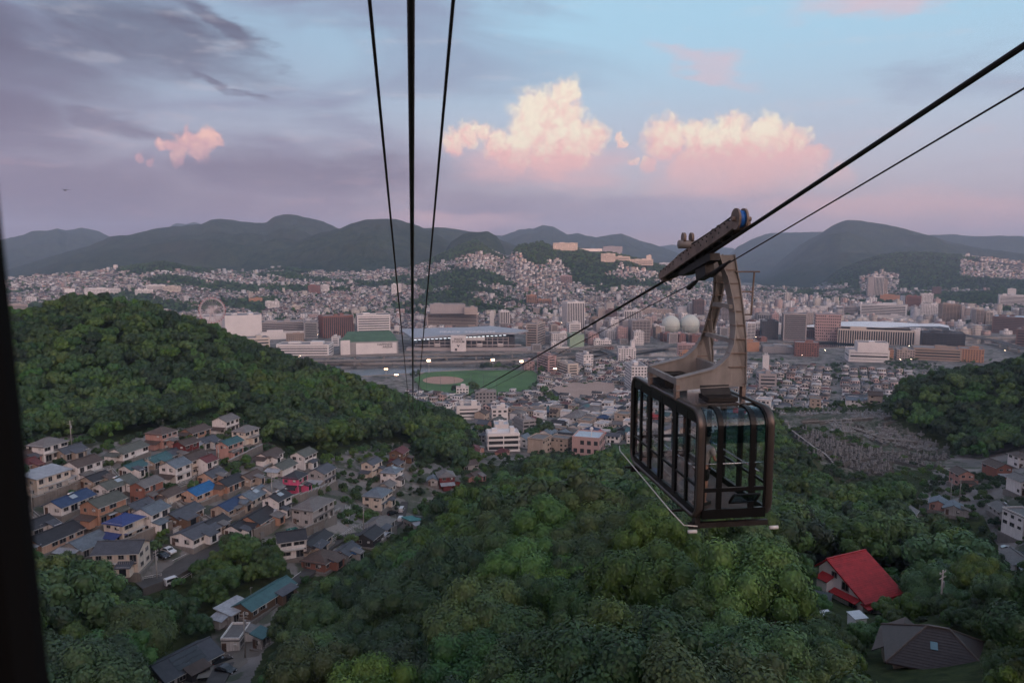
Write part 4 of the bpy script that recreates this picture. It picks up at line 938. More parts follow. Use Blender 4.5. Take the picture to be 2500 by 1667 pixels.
# --- the brown tiled house below: courses of tiles as pieces
p = hit(2285, 1610); BH = tag(empty('house', (p.x, p.y, p.z - 1.6), R(-24)), 'house with broad dark brown tiled hip roof and a skylight', 'house'); BH.scale = (.92, .92, .88); OCC.append((p.x, p.y, 9))
BT = mat('roof_brown_tiles', (.052, .038, .036), .5, var=.3, scale=2.5, bump=.3, bscale=7); BW = wallm('beige')
Lb, Db, hb_, rb_ = 11.0, 9.0, 3.2, 3.0
MB().box((0, 0, hb_ / 2 - 1), (Lb - 1.2, Db - 1.2, hb_ + 2)).build('wall', BW, BH)
rb2 = MB(); a, b, r = gable_roof(rb2, Lb, Db, hb_, rb_, ov=.6, hip=Db / 2 + .2); bro = rb2.build('roof', BT, BH)
zl = hb_ - .6 * rb_ / (Db / 2) * .9
for s in (-1, 1):
    ang = math.atan2(hb_ + rb_ - zl, b)
    for k in range(15):
        t0 = (k + .5) / 15; ln = 2 * (a + (r - a) * t0)
        MB().box((0, s * b * (1 - t0), zl + (hb_ + rb_ - zl) * t0 + .04), (ln - .25, math.hypot(b, hb_ + rb_ - zl) / 15 * 1.02, .05), rot=Matrix.Rotation((ang - .12) * -s, 3, 'X')).build('tile_course', BT, bro)
    ang2 = math.atan2(hb_ + rb_ - zl, a - r)
    for k in range(14):
        t0 = (k + .5) / 15; ln = 2 * b * (1 - t0)
        MB().box((s * (a + (r - a) * t0), 0, zl + (hb_ + rb_ - zl) * t0 + .04), (math.hypot(a - r, hb_ + rb_ - zl) / 15 * 1.02, ln - .25, .05), rot=Matrix.Rotation((ang2 - .12) * s, 3, 'Y')).build('tile_course', BT, bro)
top = Vector((0, 0, hb_ + rb_))
RC = mat('roof_ridge_tiles', (.10, .075, .065), .6, var=.3, scale=3)
MB().box((0, 0, hb_ + rb_ + .10), (2 * r, .36, .22)).build('ridge_cap', RC, bro)
for sx_ in (-1, 1):
    for sy_ in (-1, 1): MB().tube([(sx_ * r, 0, hb_ + rb_ + .08), (sx_ * a, sy_ * b, zl + .08)], .15, 6).build('hip_cap', RC, bro)
sk = MB().box((-.6, -b * .45, zl + (hb_ + rb_ - zl) * .55 + .12), (.8, 1.1, .14), rot=Matrix.Rotation(math.atan2(hb_ + rb_ - zl, b), 3, 'X')).build('skylight', mat('skylight', (.12, .22, .26), .15, spec=.6), bro)
w2 = MB(); gable_roof(w2, 7, 5, hb_ - .5, 1.9, ov=.5); wing = w2.build('wing_roof', BT, BH); wing.location = (-3.6, 3.4, -1.0); wing.rotation_euler = (0, 0, R(80))
MB().box((-3.6, 3.4, .0), (4.2, 6.2, 3.0)).build('wing_wall', BW, BH)
# ------------------------------------------------------------------ walls, stairs, lanes, railings, poles, cars
ASPH = mat('asphalt', (.075, .07, .068), .9, var=.3, scale=.3, bump=.2)
RAILM = mat('white_rail', (.50, .49, .48), .5, .1, var=.2)
STONE = mat('retaining_stone', (.20, .17, .15), .9, var=.4, scale=.7, streak=.5, bump=.4, bscale=3)
LINE = mat('road_paint', (.62, .60, .58), .7, var=.3, scale=2)
def path3(pix, dz=0.0, step=2.0):
    pts = [hit(*q) for q in pix]; out = []
    for a, b in zip(pts[:-1], pts[1:]):
        n = max(1, int((b - a).length / step))
        for k in range(n): c = a.lerp(b, k / n); out.append(Vector((c.x, c.y, max(c.z, h1(c.x, c.y)) + dz)))
    out.append(pts[-1] + Vector((0, 0, dz))); return out
def ribbon(pts, wd, name, m, label=None, cat=None, kind=None, group=None, skirt=.8):
    vs = []; n = len(pts)
    for i, p in enumerate(pts):
        t = pts[min(i + 1, n - 1)] - pts[max(i - 1, 0)]; t.z = 0; t.normalize(); s = Vector((t.y, -t.x, 0)) * wd / 2
        vs += [p - s, p + s, p - s - Vector((0, 0, skirt)), p + s - Vector((0, 0, skirt))]
    fs = []
    for i in range(n - 1):
        a, b = i * 4, i * 4 + 4; fs += [(a, a + 1, b + 1, b), (a + 2, a, b, b + 2), (a + 1, a + 3, b + 3, b + 1)]
    return tag(MB().add(vs, [f[::-1] for f in fs]).build(name, m), label, cat, group, kind)
ribbon(path3([(985,1225),(975,1270),(940,1300),(890,1300),(800,1335),(750,1400),(690,1440),(600,1520),(560,1600),(520,1680)], .25), 3.6, 'road', ASPH, 'narrow asphalt lane down the valley', None, 'structure')
ribbon(path3([(330,1425),(400,1400),(450,1370),(500,1345),(560,1325)], .35), 9.5, 'parking_lot', ASPH, 'sloping asphalt car park above the trees', None, 'structure', skirt=3)
ribbon(path3([(560,1650),(580,1600),(640,1590)], .3), 12, 'yard', mat('yard', (.16, .14, .12), .9, var=.35, scale=.3), 'bare concrete yard with parked cars', None, 'structure')
for pix, lab in (([(420,1372),(455,1355)], 0), ([(440,1380),(475,1362)], 0), ([(700,1425),(735,1398)], 0)):
    ribbon(path3(pix, .40), .16, 'road_marking', LINE, 'white painted line on the asphalt', None, 'structure', skirt=.02)
def wall(pix, h, lab, th=.5, m=STONE, rail=None):
    pts = path3(pix, 0, 3.0); mb = MB()
    for a, b in zip(pts[:-1], pts[1:]):
        d = b - a; c = (a + b) / 2; mb.box((c.x, c.y, c.z + h / 2 - 1.2), (math.hypot(d.x, d.y) + .2, th, h + 2.4), math.atan2(d.y, d.x))
    o = tag(mb.build('retaining_wall', m), lab, 'wall'); cap = MB()
    for a, b in zip(pts[:-1], pts[1:]):
        d = b - a; c = (a + b) / 2; cap.box((c.x, c.y, c.z + h + .06), (math.hypot(d.x, d.y) + .25, th + .16, .14), math.atan2(d.y, d.x))
    cap.build('coping', CONC, o)
    if rail: railing(pix, rail, h + .1)
def railing(pix, lab, base=0.0, hh=1.0, step=2.0, name='railing'):
    pts = path3(pix, base, step); t = tag(empty(name, pts[0]), lab, 'railing'); o0 = pts[0]
    pm = MB().box((0, 0, hh / 2 - .2), (.07, .07, hh + .4)).mesh('post', RAILM)
    for q in pts: link('post', pm, t, q - o0)
    for z in (hh, hh * .55): MB().tube([q - o0 + Vector((0, 0, z)) for q in pts], .045, 6).build('rail', RAILM, t)
wall([(82,1238),(140,1215),(200,1192),(272,1165)], 2.6, 'long stained retaining wall under the railed terrace', rail='white railing along the terrace of the pale metal roof house')
wall([(300,1345),(360,1318),(420,1295)], 2.8, 'stone retaining wall above the car park')
wall([(560,1145),(600,1125),(640,1105)], 3.0, 'high grey retaining wall under the salmon and cream house')
wall([(645,1150),(690,1130)], 1.4, 'low wall in front of the white house with arched porch')
wall([(710,1232),(750,1222),(790,1205),(806,1190)], 2.6, 'curved stained retaining wall under the pink house')
wall([(745,1310),(790,1290),(830,1262)], 2.6, 'rough stone wall under the large grey hip-roofed house')
wall([(620,1320),(660,1300),(680,1285)], 3.0, 'pale stone wall under the broad dark roof')
wall([(420,1210),(455,1195),(485,1172)], 1.6, 'low wall under the white house with blue-grey roof', rail='white railing above the low wall by the bright blue roof')
wall([(425,1305),(460,1285),(492,1265)], 1.5, 'white garden wall of the long brown house', m=mat('white_wall', (.5, .48, .46), .8, var=.2, streak=.6))
wall([(490,1240),(515,1228),(540,1215)], 1.6, 'low concrete wall below the bright blue roof')
wall([(545,1285),(580,1268),(610,1252)], 1.8, 'brown block wall below the dark blue porch roof')
railing([(310,1418),(350,1420),(395,1412)], 'white railing along the lower edge of the car park', .3)
railing([(440,1424),(468,1408)], 'short white railing beside the white van', .3)
railing([(640,1330),(690,1320),(720,1314)], 'white railing behind the trees below the broad dark roof', .3)
railing([(800,1335),(840,1310),(880,1288),(930,1276)], 'white guard rail along the lane past the grey hip roof', .3)
def stairs(pix, lab, wd=1.4, rail=True):
    a, b = hit(*pix[0]), hit(*pix[1]); n = max(8, int((b - a).length / .7)); t = tag(empty('stairs', a, 0), lab, 'stairs')
    d = b - a; yaw = math.atan2(d.y, d.x); st_ = MB().box((0, 0, -.25), ((d.xy.length) / n * 1.05, wd, .9)).mesh('step', CONC)
    for k in range(n): link('step', st_, t, d * ((k + .5) / n) + Vector((0, 0, .35)), yaw)
    s = Vector((-math.sin(yaw), math.cos(yaw), 0)) * (wd / 2 + .05)
    for sg in (-1, 1): MB().tube([s * sg + Vector((0, 0, 1.3)), d + s * sg + Vector((0, 0, 1.3))], .05, 6).build('handrail', RAILM, t)
stairs(((845,1285),(850,1240)), 'straight concrete stairs with handrails up from the lane')
stairs(((135,1310),(70,1255)), 'concrete stairs with white handrails beside the long dark roof')
stairs(((165,1302),(122,1272)), 'short flight of stairs between the white house and the long dark roof')
stairs(((445,1240),(405,1210)), 'narrow stairs climbing beside the bright blue roof')
stairs(((560,1310),(495,1268)), 'stairs down from the long brown house to the trees')
stairs(((300,1190),(268,1152)), 'stairs at the end of the railed terrace')
POLEM = mat('pole_concrete', (.30, .28, .26), .8, var=.2)
def pole(px, py, h, lab, arms=True):
    p = hit(px, py); t = tag(empty('utility_pole', p, R(random.uniform(0, 90))), lab, 'pole')
    MB().tube([(0, 0, -.5), (0, 0, h)], [.17, .11], 8).build('shaft', POLEM, t, smooth=True)
    if arms:
        for z in (h - .4, h - 1.1): MB().box((0, 0, z), (1.8, .09, .09)).build('crossarm', POLEM, t)
        for x in (-.8, 0, .8): MB().tube([(x, 0, h - .36), (x, 0, h - .14)], .05, 6).build('insulator', RUBBER, t)
        MB().tube([(.28, 0, h - 2.6), (.28, 0, h - 1.7)], .2, 8).build('transformer', mat('grey_tin', (.3, .3, .31), .5, .3), t)
for a in ((2294,1512,7.2,'leaning grey utility pole above the brown tiled roof'),(665,1232,10,'tall pole with transformers beside the pink house'),(599,1606,10,'utility pole standing by the white flat garage'),(365,1188,9,'thin pole in front of the teal-grey roofs'),
          (80,1262,9,'pole at the corner of the railed terrace'),(535,1160,10,'pole in front of the salmon and cream house'),(888,1300,9,'pole beside the blue slate hip roof'),(384,1420,8,'lamp pole in the car park'),(175,1092,9,'white mast at the edge of the wood'),(2320,1228,9,'first of two thin poles beside the stepped cottages'),(2342,1228,9,'second of two thin poles beside the stepped cottages'),(2152,1262,8,'thin pole above the low grey roof in bushes')):
    pole(*a)
def car_(px, py, yaw, c, lab, van=False, p=None, name='car'):
    p = p or hit(px, py); t = tag(empty(name, (p.x, p.y, p.z + .32), yaw), lab, 'van' if van else 'car')
    P = mat('paint_' + c, {'white': (.62, .62, .63), 'black': (.012, .012, .014), 'dark': (.03, .032, .035), 'teal': (.03, .16, .13), 'silver': (.4, .41, .42)}[c], .25, .1, var=.06, coat=.6)
    L, W_, Hh = (3.6, 1.55, 1.75) if van else (4.2, 1.72, 1.5)
    if van: pr = [(-1.75, .25), (1.72, .25), (1.78, .62), (1.55, .92), (1.12, 1.68), (.9, 1.75), (-1.62, 1.75), (-1.78, 1.0)]; gl = [(-1.5, 1.02), (1.38, 1.02), (1.04, 1.64), (-1.45, 1.64)]
    else: pr = [(-2.05, .28), (2.0, .28), (2.08, .6), (1.9, .82), (1.05, .95), (.35, 1.45), (-.9, 1.5), (-1.75, 1.15), (-2.08, .9)]; gl = [(-1.6, 1.0), (.92, 1.0), (.3, 1.4), (-.9, 1.43)]
    f = lambda u, v, a: (u, a * (1 - max(0, v - .9) * .13), v)
    bo = MB().prism(pr, -W_ / 2, W_ / 2, f).build('body', P, t)
    MB().prism(gl, -W_ / 2 - .012, W_ / 2 + .012, f).build('side_window', WGLASS, bo)
    x0, z0, x1, z1 = (1.50, .97, 1.13, 1.66) if van else (1.0, .99, .4, 1.43); sl_ = math.atan2(z1 - z0, x0 - x1)
    MB().box(((x0 + x1) / 2 + .02, 0, (z0 + z1) / 2 + .012), (math.hypot(x0 - x1, z1 - z0) * .92, W_ * .80, .02), rot=Matrix.Rotation(sl_, 3, 'Y')).build('windscreen', WGLASS, bo)
    for x in (-L * .31, L * .31):
        for s in (-1, 1): wh = MB().tube([(x, s * (W_ / 2 - .2), .30), (x, s * (W_ / 2 + .01), .30)], .30, 14).build('wheel', mat('tyre', (.012, .012, .012), .8), t); MB().tube([(x, s * (W_ / 2), .30), (x, s * (W_ / 2 + .02), .30)], .17, 10).build('rim', CHROME, wh)
    for s in (-1, 1):
        MB().box((pr[2][0] - .02, s * W_ * .34, .66), (.1, .32, .16)).build('headlight', mat('lamp_glass', (.6, .6, .62), .2), t); MB().box((pr[-1][0] + .03, s * W_ * .40, .82), (.1, .16, .3)).build('tail_light', mat('tail_lamp', (.3, .01, .01), .3), t)
car_(412, 1352, R(-28), 'white', 'white car parked in the sloping car park')
car_(397, 1364, R(-28), 'black', 'black car half hidden beside the white car')
car_(420, 1428, R(50), 'white', 'white compact van behind the short railing', True)
car_(716, 1306, R(40), 'teal', 'small teal green van beside the large grey house', True)
car_(541, 1622, R(50), 'dark', 'dark grey car parked in the yard, outer of two')
car_(552, 1645, R(-20), 'black', 'black car parked in the yard next to the solar roof')
car_(981, 1250, R(86), 'white', 'white van at the roadside, upper of two', True)
car_(978, 1274, R(86), 'white', 'white van at the roadside, lower of two', True)
car_(958, 1258, R(40), 'black', 'black car beside the roadside vans')
car_(946, 1312, R(60), 'silver', 'silver car below the grey tiled hip roof')
car_(2462, 1346, R(-20), 'silver', 'silver car parked below the white flats')
# plot in the wood: beds, tarpaulin, small hut
q = hit(1565, 1362); MB().box((0, 0, 0), (6, 3.4, .5)).build('garden_bed', mat('soil', (.13, .07, .05), .95, var=.3), None, (q.x, q.y, q.z + .1), R(10)); tag(col.objects[-1], 'brown garden bed in the clearing', 'garden')
q = hit(1612, 1386); MB().box((0, 0, 0), (6.4, .06, 1.0)).build('tarpaulin', mat('blue_tarp', (.03, .10, .20), .5, var=.3, scale=3), None, (q.x, q.y, q.z + .5), R(-8)); tag(col.objects[-1], 'blue tarpaulin fence along the garden bed', 'tarpaulin')
q = hit(1690, 1345); house((q.x, q.y, q.z), R(30), 4, 3, 1, 'shed', 'pale', 'grey', 'small grey hut beside the garden bed', det=1)
q = hit(1530, 1408); house((q.x, q.y, q.z), R(-15), 5, 3.6, 1, 'gable', 'grey', 'grey', 'hut with ribbed grey roof half under the trees', det=0)
# ------------------------------------------------------------------ the city
def cmat(name, c, **k): return mat('city_' + name, c, .8, var=.16, scale=.06, streak=.4, **k)
CW = {'white': (.70, .66, .64), 'cream': (.58, .50, .43), 'beige': (.40, .33, .29), 'pink': (.46, .31, .29), 'grey': (.30, .285, .28), 'brown': (.17, .105, .09), 'brick': (.24, .11, .085), 'dark': (.06, .055, .058), 'orange': (.42, .22, .13), 'green': (.28, .38, .27), 'mid': (.36, .32, .31), 'tan': (.33, .25, .2)}
CGL = mat('city_glass', (.035, .038, .042), .25, var=.3, scale=.2, spec=.5)
CROOF = mat('city_roof', (.24, .225, .22), .85, var=.3, scale=.08)
LM = []      # landmarks in the photograph: x0, x1, ytop, ybase, distance
def facade(t, W_, Dp, Hh, style, wm, fl=3.5, roofm_=CROOF, units=2, seed=0, band=.5):
    rr_ = random.Random(seed); nf = max(1, round(Hh / fl)); fh = Hh / nf
    if style in ('bands', 'ribs', 'balcony'):
        MB().box((0, 0, Hh / 2), (W_ - .8, Dp - .8, Hh)).build('glazing', CGL, t)
    if style == 'bands':
        me = MB().box((0, 0, 0), (W_, Dp, fh * band)).mesh('floor_band', wm)
        for k in range(nf + 1): link('floor_band', me, t, (0, 0, min(k * fh, Hh - fh * band / 2 + .2) + (fh * band / 2 if k == 0 else 0)))
        c = MB().box((0, 0, Hh / 2), (2.2, 2.2, Hh)).mesh('corner_pier', wm)
        for sx_ in (-1, 1):
            for sy_ in (-1, 1): link('corner_pier', c, t, (sx_ * (W_ / 2 - 1.2), sy_ * (Dp / 2 - 1.2), 0))
    elif style == 'ribs':
        f = MB(); n = max(4, int(W_ / 4))
        for k in range(n + 1):
            for s in (-1, 1): f.box((-W_ / 2 + W_ * k / n, s * Dp / 2, Hh / 2), (1.5, .7, Hh))
        n = max(3, int(Dp / 4))
        for k in range(n + 1):
            for s in (-1, 1): f.box((s * W_ / 2, -Dp / 2 + Dp * k / n, Hh / 2), (.72, 1.5, Hh - .1))
        f.build('fin', wm, t)['kind'] = 'stuff'; MB().box((0, 0, Hh - .9), (W_ + .5, Dp + .5, 2.6)).build('cornice', wm, t)
    elif style == 'balcony':
        me = MB().box((0, 0, 0), (W_ + 1.2, Dp + 1.2, 1.15)).mesh('balcony', wm)
        for k in range(nf + 1): link('balcony', me, t, (0, 0, min(k * fh + .5, Hh)))
        f = MB(); n = max(2, int(W_ / 6.5))
        for k in range(n + 1): f.box((-W_ / 2 + W_ * k / n, 0, Hh / 2), (.5, Dp + .9, Hh - .1))
        f.build('partition', wm, t)['kind'] = 'stuff'
        MB().box((0, Dp * .2, Hh / 2 + .5), (W_ + .4, Dp * .5, Hh + .8)).build('core', wm, t)
    else:
        MB().box((0, 0, Hh / 2), (W_, Dp, Hh)).build('wall', wm, t)
        if style in ('grid', 'slots'):
            g = MB(); n = max(3, int(W_ / (3.6 if style == 'grid' else 7))); wk = W_ / n
            for k in range(nf):
                z = (k + .55) * fh
                for q in range(n):
                    if rr_.random() < .06: continue
                    for s in (-1, 1): g.box((-W_ / 2 + (q + .5) * wk, s * Dp / 2, z), (wk * .55, .16, fh * .5))
                nd = max(2, int(Dp / 4)); dk_ = Dp / nd
                for q in range(nd):
                    for s in (-1, 1): g.box((s * W_ / 2, -Dp / 2 + (q + .5) * dk_, z), (.16, dk_ * .5, fh * .5))
            g.build('window_grid', CGL, t)['kind'] = 'stuff'
    ro = MB().box((0, 0, Hh + .15), (W_ - .5, Dp - .5, .5)).build('roof', roofm_, t)
    pw = MB()
    for s in (-1, 1): pw.box((0, s * (Dp / 2 - .1), Hh + .6), (W_ + .1, .35, 1.3)); pw.box((s * (W_ / 2 - .1), 0, Hh + .6), (.35, Dp - .4, 1.3))
    pw.build('parapet', wm, ro)
    for q in range(units):
        a, b, c = rr_.uniform(.12, .3) * W_, rr_.uniform(.2, .45) * Dp, rr_.uniform(1.8, 4.2)
        MB().box((rr_.uniform(-.3, .3) * W_, rr_.uniform(-.2, .2) * Dp, Hh + .4 + c / 2), (a, b, c)).build('roof_unit', wm, ro)
    return nf
def bld(x0, x1, yt, yb, dep, yaw, style, wc, label, name='office_building', cat='building', fl=3.5, units=2, band=.5, roofm_=CROOF, group=None, d=None):
    px = (x0 + x1) / 2; p = hit(px, yb, 200) if d is None else None
    if d is not None: q = U(px, yb, d); p = Vector((q.x, q.y, max(q.z, h1(q.x, q.y))))
    dd = p.y * CP_ + (CAMZ - p.z) * SP; tot = (x1 - x0) / F * dd; ya = R(yaw)
    W_ = max(6, (tot - dep * abs(math.sin(ya))) / math.cos(ya)); view = math.atan2(p.x, p.y)
    top = U(px, yt, p.y).z; Hh = max(4, top - p.z)
    off = Vector((math.sin(view), math.cos(view), 0)) * dep / 2
    t = tag(empty(name, p + off, -view + ya), label, cat, group)
    facade(t, W_, dep, Hh, style, cmat(wc, CW[wc]), fl, roofm_, units, int(x0 * 7 + yb), band)
    OCC.append((p.x + off.x, p.y + off.y, max(W_, dep) * .62)); LM.append((x0, x1, yt, yb, p.y))
    return t, p + off, W_, Hh, -view + ya
GREENR = mat('green_roof', (.07, .13, .075), .9, var=.3, scale=.1)
B = bld
# waterfront, from the mall to the stadium
B(498,560,774,822,60,4,'blank','white','stepped white wing of the shopping mall under the ferris wheel','shopping_mall')
mall = B(545,638,771,828,70,6,'blank','white','large plain white shopping mall block with a few signs','shopping_mall')
B(630,742,787,822,45,2,'bands','mid','open grey multi-storey car park beside the white mall','car_park',fl=3.6,band=.42)
B(742,776,788,826,40,2,'bands','grey','narrow grey end block of the multi-storey car park','car_park',fl=3.6,band=.4)
B(638,742,812,828,20,2,'blank','white','low white wall block in front of the car park','shopping_mall')
B(780,862,772,824,40,14,'ribs','brick','brick red office block with ribbed front beside the banded white building')
B(870,953,770,822,46,4,'bands','white','white building with curved ribbon balconies above the green roof','office_building',band=.55,fl=5)
B(600,658,826,850,40,10,'bands','cream','low cream warehouse at the foot of the wooded hill','warehouse',fl=6)
B(700,742,816,834,20,0,'grid','tan','small tan buildings behind the low cream warehouse','warehouse')
B(678,815,842,872,40,-14,'bands','white','long low white car park with dark ribbon openings by the river','car_park',fl=4,band=.55)
B(810,832,824,845,24,-8,'bands','white','short white stair block at the end of the long low car park','car_park',fl=4,band=.55)
# arena
ar = B(828,972,836,864,60,3,'blank','grey','low grey arena with green planted roof and white name board','arena','arena',units=0,roofm_=GREENR)
t, p0, W_, Hh, rz = ar; wm = cmat('white', CW['white'])
gr = MB(); gr.add([(-W_/2, -28, Hh+1.2), (W_/2, -28, Hh+1.2), (W_/2-8, 26, Hh+14), (-W_/2+14, 26, Hh+14), (-W_/2, -28, Hh+.3), (W_/2, -28, Hh+.3), (W_/2-8, 26, Hh+.3), (-W_/2+14, 26, Hh+.3)], [(0,1,2,3), (4,7,6,5), (0,4,5,1), (1,5,6,2), (2,6,7,3), (3,7,4,0)]); gr.build('planted_roof', GREENR, t)
pnl = MB().box((W_ * .12, -30.6, Hh * .48), (W_ * .70, 1, Hh * .96)).build('name_board', wm, t)
MB().box((-W_ * .41, -30.6, Hh * .62), (W_ * .16, 1, Hh * 1.25)).build('side_panel', wm, t)
INK = mat('sign_ink', (.03, .03, .035), .7, var=0)
def text(s, size, parent, loc, name='lettering', m=INK, rot=(math.pi / 2, 0, 0), ext=.08, align='RIGHT'):
    c = bpy.data.curves.new(name, 'FONT'); c.body = s; c.size = size; c.extrude = ext; c.align_x = align; c.space_line = .85; c.offset = size * .014
    o = bpy.data.objects.new(name, c); dg = bpy.context.evaluated_depsgraph_get(); col.objects.link(o); dg.update()
    me = bpy.data.meshes.new_from_object(o.evaluated_get(bpy.context.evaluated_depsgraph_get())); me.materials.clear(); me.materials.append(m); col.objects.unlink(o); bpy.data.objects.remove(o)
    q = link(name, me, parent); q.location = loc; q.rotation_euler = rot; return q
text('HAPPINESS\nARENA', Hh * .27, pnl, (W_ * .40, -31.2, Hh * .72))
# stadium
st = hit(1130, 856, 400); ST = tag(empty('stadium', (st.x, st.y, st.z)), 'stadium with sweeping blue-grey roof and white tower lettered with its name', 'stadium'); LM.append((975,1290,790,858,st.y)); 
for dx in (-110, -55, 0, 55, 110): OCC.append((st.x + dx, st.y + 70, 70))
o0 = Vector((st.x, st.y, st.z)); dS = st.y
def sp_(px, py, d): return U(px, py, d) - o0
SROOF = mat('stadium_roof', (.34, .355, .385), .5, .1, var=.12, scale=.04)
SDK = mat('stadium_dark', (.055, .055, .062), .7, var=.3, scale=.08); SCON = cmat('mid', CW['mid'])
top = [sp_(1008,825,dS), sp_(1100,817,dS-8), sp_(1200,812,dS-8), sp_(1258,812,dS), sp_(1290,806,dS+40), sp_(1195,795,dS+150), sp_(1150,798,dS+140), sp_(1050,804,dS+140), sp_(975,803,dS+120)]
n = len(top); vs = top + [v - Vector((0, 0, 3)) for v in top]
MB().add(vs, [tuple(range(n)), tuple(range(n, 2 * n))[::-1]] + [(i, n + i, n + (i + 1) % n, (i + 1) % n) for i in range(n)]).build('roof', SROOF, ST)
zb = sp_(1130, 819, dS).z
b0, b1 = sp_(1012, 850, dS), sp_(1262, 850, dS)
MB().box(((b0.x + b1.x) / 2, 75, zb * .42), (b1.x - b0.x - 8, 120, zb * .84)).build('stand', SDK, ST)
MB().box(((b0.x + b1.x) / 2 + 6, 8, 2.6), (b1.x - b0.x + 40, 22, 5.2)).build('podium', SCON, ST)
MB().box(((b0.x + b1.x) / 2 + 4, 10, 9.0), (b1.x - b0.x + 8, 8, 1.4)).build('concourse', SCON, ST)
for px in range(1046, 1245, 13):
    q = sp_(px, 840, dS)
    MB().box((q.x, 10, zb * .45), (1.5, 1.6, zb * .86)).build('column', SCON, ST)
for z, x0, x1 in ((.56, 1046, 1100), (.34, 1046, 1240), (.80, 1046, 1240), (.62, 1140, 1240)):
    a, b = sp_(x0, 840, dS).x, sp_(x1, 840, dS).x; MB().box(((a + b) / 2, 10.2, zb * z), (b - a, 1.4, 1.5)).build('beam', SCON, ST)
MB().box((sp_(1160, 840, dS).x, 7, zb * .78), (34, 1.2, 6.5)).build('screen', wm, ST)
for px in (1067, 1171, 1222): MB().box((sp_(px, 840, dS).x, 7.5, zb * .34), (9.5, 1, 5.6)).build('banner', wm, ST)
ta, tb = sp_(1102, 858, dS), sp_(1138, 818, dS); tw = MB().box(((ta.x + tb.x) / 2, -6, tb.z / 2), (tb.x - ta.x, 12, tb.z)).build('name_tower', wm, ST)
text('PEACE\nSTADIUM', 5.2, tw, ((ta.x + tb.x) / 2, -12.2, tb.z * .72), align='CENTER')
em = MB(); cxm = (ta.x + tb.x) / 2; em.add([(cxm - 2.6, -12.2, tb.z * .44), (cxm - 1.2, -12.2, tb.z * .44), (cxm, -12.2, tb.z * .36), (cxm + 1.2, -12.2, tb.z * .44), (cxm + 2.6, -12.2, tb.z * .44), (cxm + .6, -12.2, tb.z * .28), (cxm - .6, -12.2, tb.z * .28)], [(0, 6, 2, 1), (2, 5, 4, 3), (6, 5, 2)]); em.build('emblem', INK, tw)
for z in (.09, .16): MB().box((cxm - 4, -12.1, tb.z * z), (4, .4, 2.2)).build('door_panel', SDK, tw)
LT = emat('stadium_light', (.85, .92, 1.0), 1.6)
for k in range(22):
    q = top[0].lerp(top[3], (k + .5) / 24); MB().box((q.x, q.y + 3, q.z - 4), (4.6, .8, .7)).build('roof_light', LT, ST)
text('PEACE  STADIUM', 13, ST, (sp_(1140, 812, dS).x, 6, zb + 4.6), 'roof_lettering', wm, (R(12), 0, 0), align='CENTER')
# buildings behind and right of the stadium
B(1040,1166,765,800,60,3,'bands','beige','long beige slab block with regular windows behind the stadium',fl=3.4,band=.4)
B(1048,1136,744,766,40,3,'blank','mid','set-back upper storeys of a grey block above the long slab',d=1700)
B(1132,1166,752,768,40,3,'blank','beige','plain beige tower block at the end of the long slab',d=1690)
B(1218,1243,760,798,25,8,'ribs','white','white and dark slim towers with slanted balconies near the stadium','apartment_block')
B(1196,1206,762,796,20,0,'blank','white','thin white tower beside the slim dark balconies','apartment_block')
B(1284,1332,792,846,55,-16,'bands','beige','stepped beige building wrapped in stacked terraces right beside the stadium',fl=4.6,band=.45)
B(1372,1426,738,802,40,18,'ribs','white','tall pale hotel tower with dark vertical window strips','hotel')
B(1384,1418,790,830,26,10,'bands','white','white stepped apartment tower in front of the hotel tower','apartment_block')
B(1384,1426,818,852,30,10,'blank','green','pale green sided block below the white stepped tower')
B(1340,1392,815,842,30,10,'grid','white','white low block beside the pale green block','apartment_block')
B(1434,1460,815,842,24,6,'grid','pink','pink apartment block near the bridge','apartment_block')
B(1448,1492,832,848,20,6,'grid','white','low white shops near the bridge','shop_building')
B(1504,1532,800,835,26,8,'grid','pink','pinkish office block with small windows next to the chequered tower')
B(1534,1586,783,836,30,14,'balcony','mid','chequered grey apartment tower with many balconies','apartment_block',fl=3)
B(1545,1572,812,842,26,6,'grid','white','white office box at the foot of the chequered tower')
B(1520,1566,758,785,30,10,'ribs','white','pale office with bold vertical stripes beyond the river')
B(1460,1478,757,780,24,0,'blank','beige','plain beige tower beyond the river','apartment_block')
B(1478,1506,758,782,30,0,'grid','brown','brown block next to the plain beige tower')
B(1690,1718,733,778,30,8,'balcony','brown','tall brown apartment tower behind the gas holders','apartment_block',fl=3)
B(1762,1790,750,792,30,0,'balcony','mid','grey apartment tower seen past the hanger','apartment_block',fl=3)
B(1845,1880,767,785,40,8,'ribs','grey','wide grey office with vertical fins beyond the station')
B(1820,1842,790,830,30,6,'balcony','white','white apartment tower with zigzag balconies','apartment_block',fl=3)
B(1855,1898,785,828,36,8,'grid','dark','dark brown glass office beside the zigzag tower')
B(1880,1900,768,800,30,8,'grid','pink','salmon office slab behind the dark glass office')
B(1907,1966,768,832,45,6,'bands','mid','office block with many dark louvres in front of the station',fl=4,band=.35)
B(1988,2048,769,832,40,4,'grid','pink','plain pinkish hotel slab next to the station roof','hotel',fl=6,units=0)
B(2048,2220,806,840,50,4,'ribs','cream','long cream hall with tall columns along its front','hall',fl=20,units=1)
B(2220,2250,806,842,40,4,'blank','white','white end block of the long columned hall','hall')
B(2250,2346,815,858,45,6,'balcony','dark','dark apartment slab with rows of balconies by the elevated road','apartment_block',fl=3)
B(2105,2208,745,776,45,-4,'bands','white','long white office with rows of windows behind the station roof',fl=4.4,band=.45)
B(2060,2096,750,772,40,-4,'bands','mid','grey banded office beside the long white office',fl=4,band=.45)
B(2145,2222,772,778,30,-4,'blank','white','low white canopy building below the long white office')
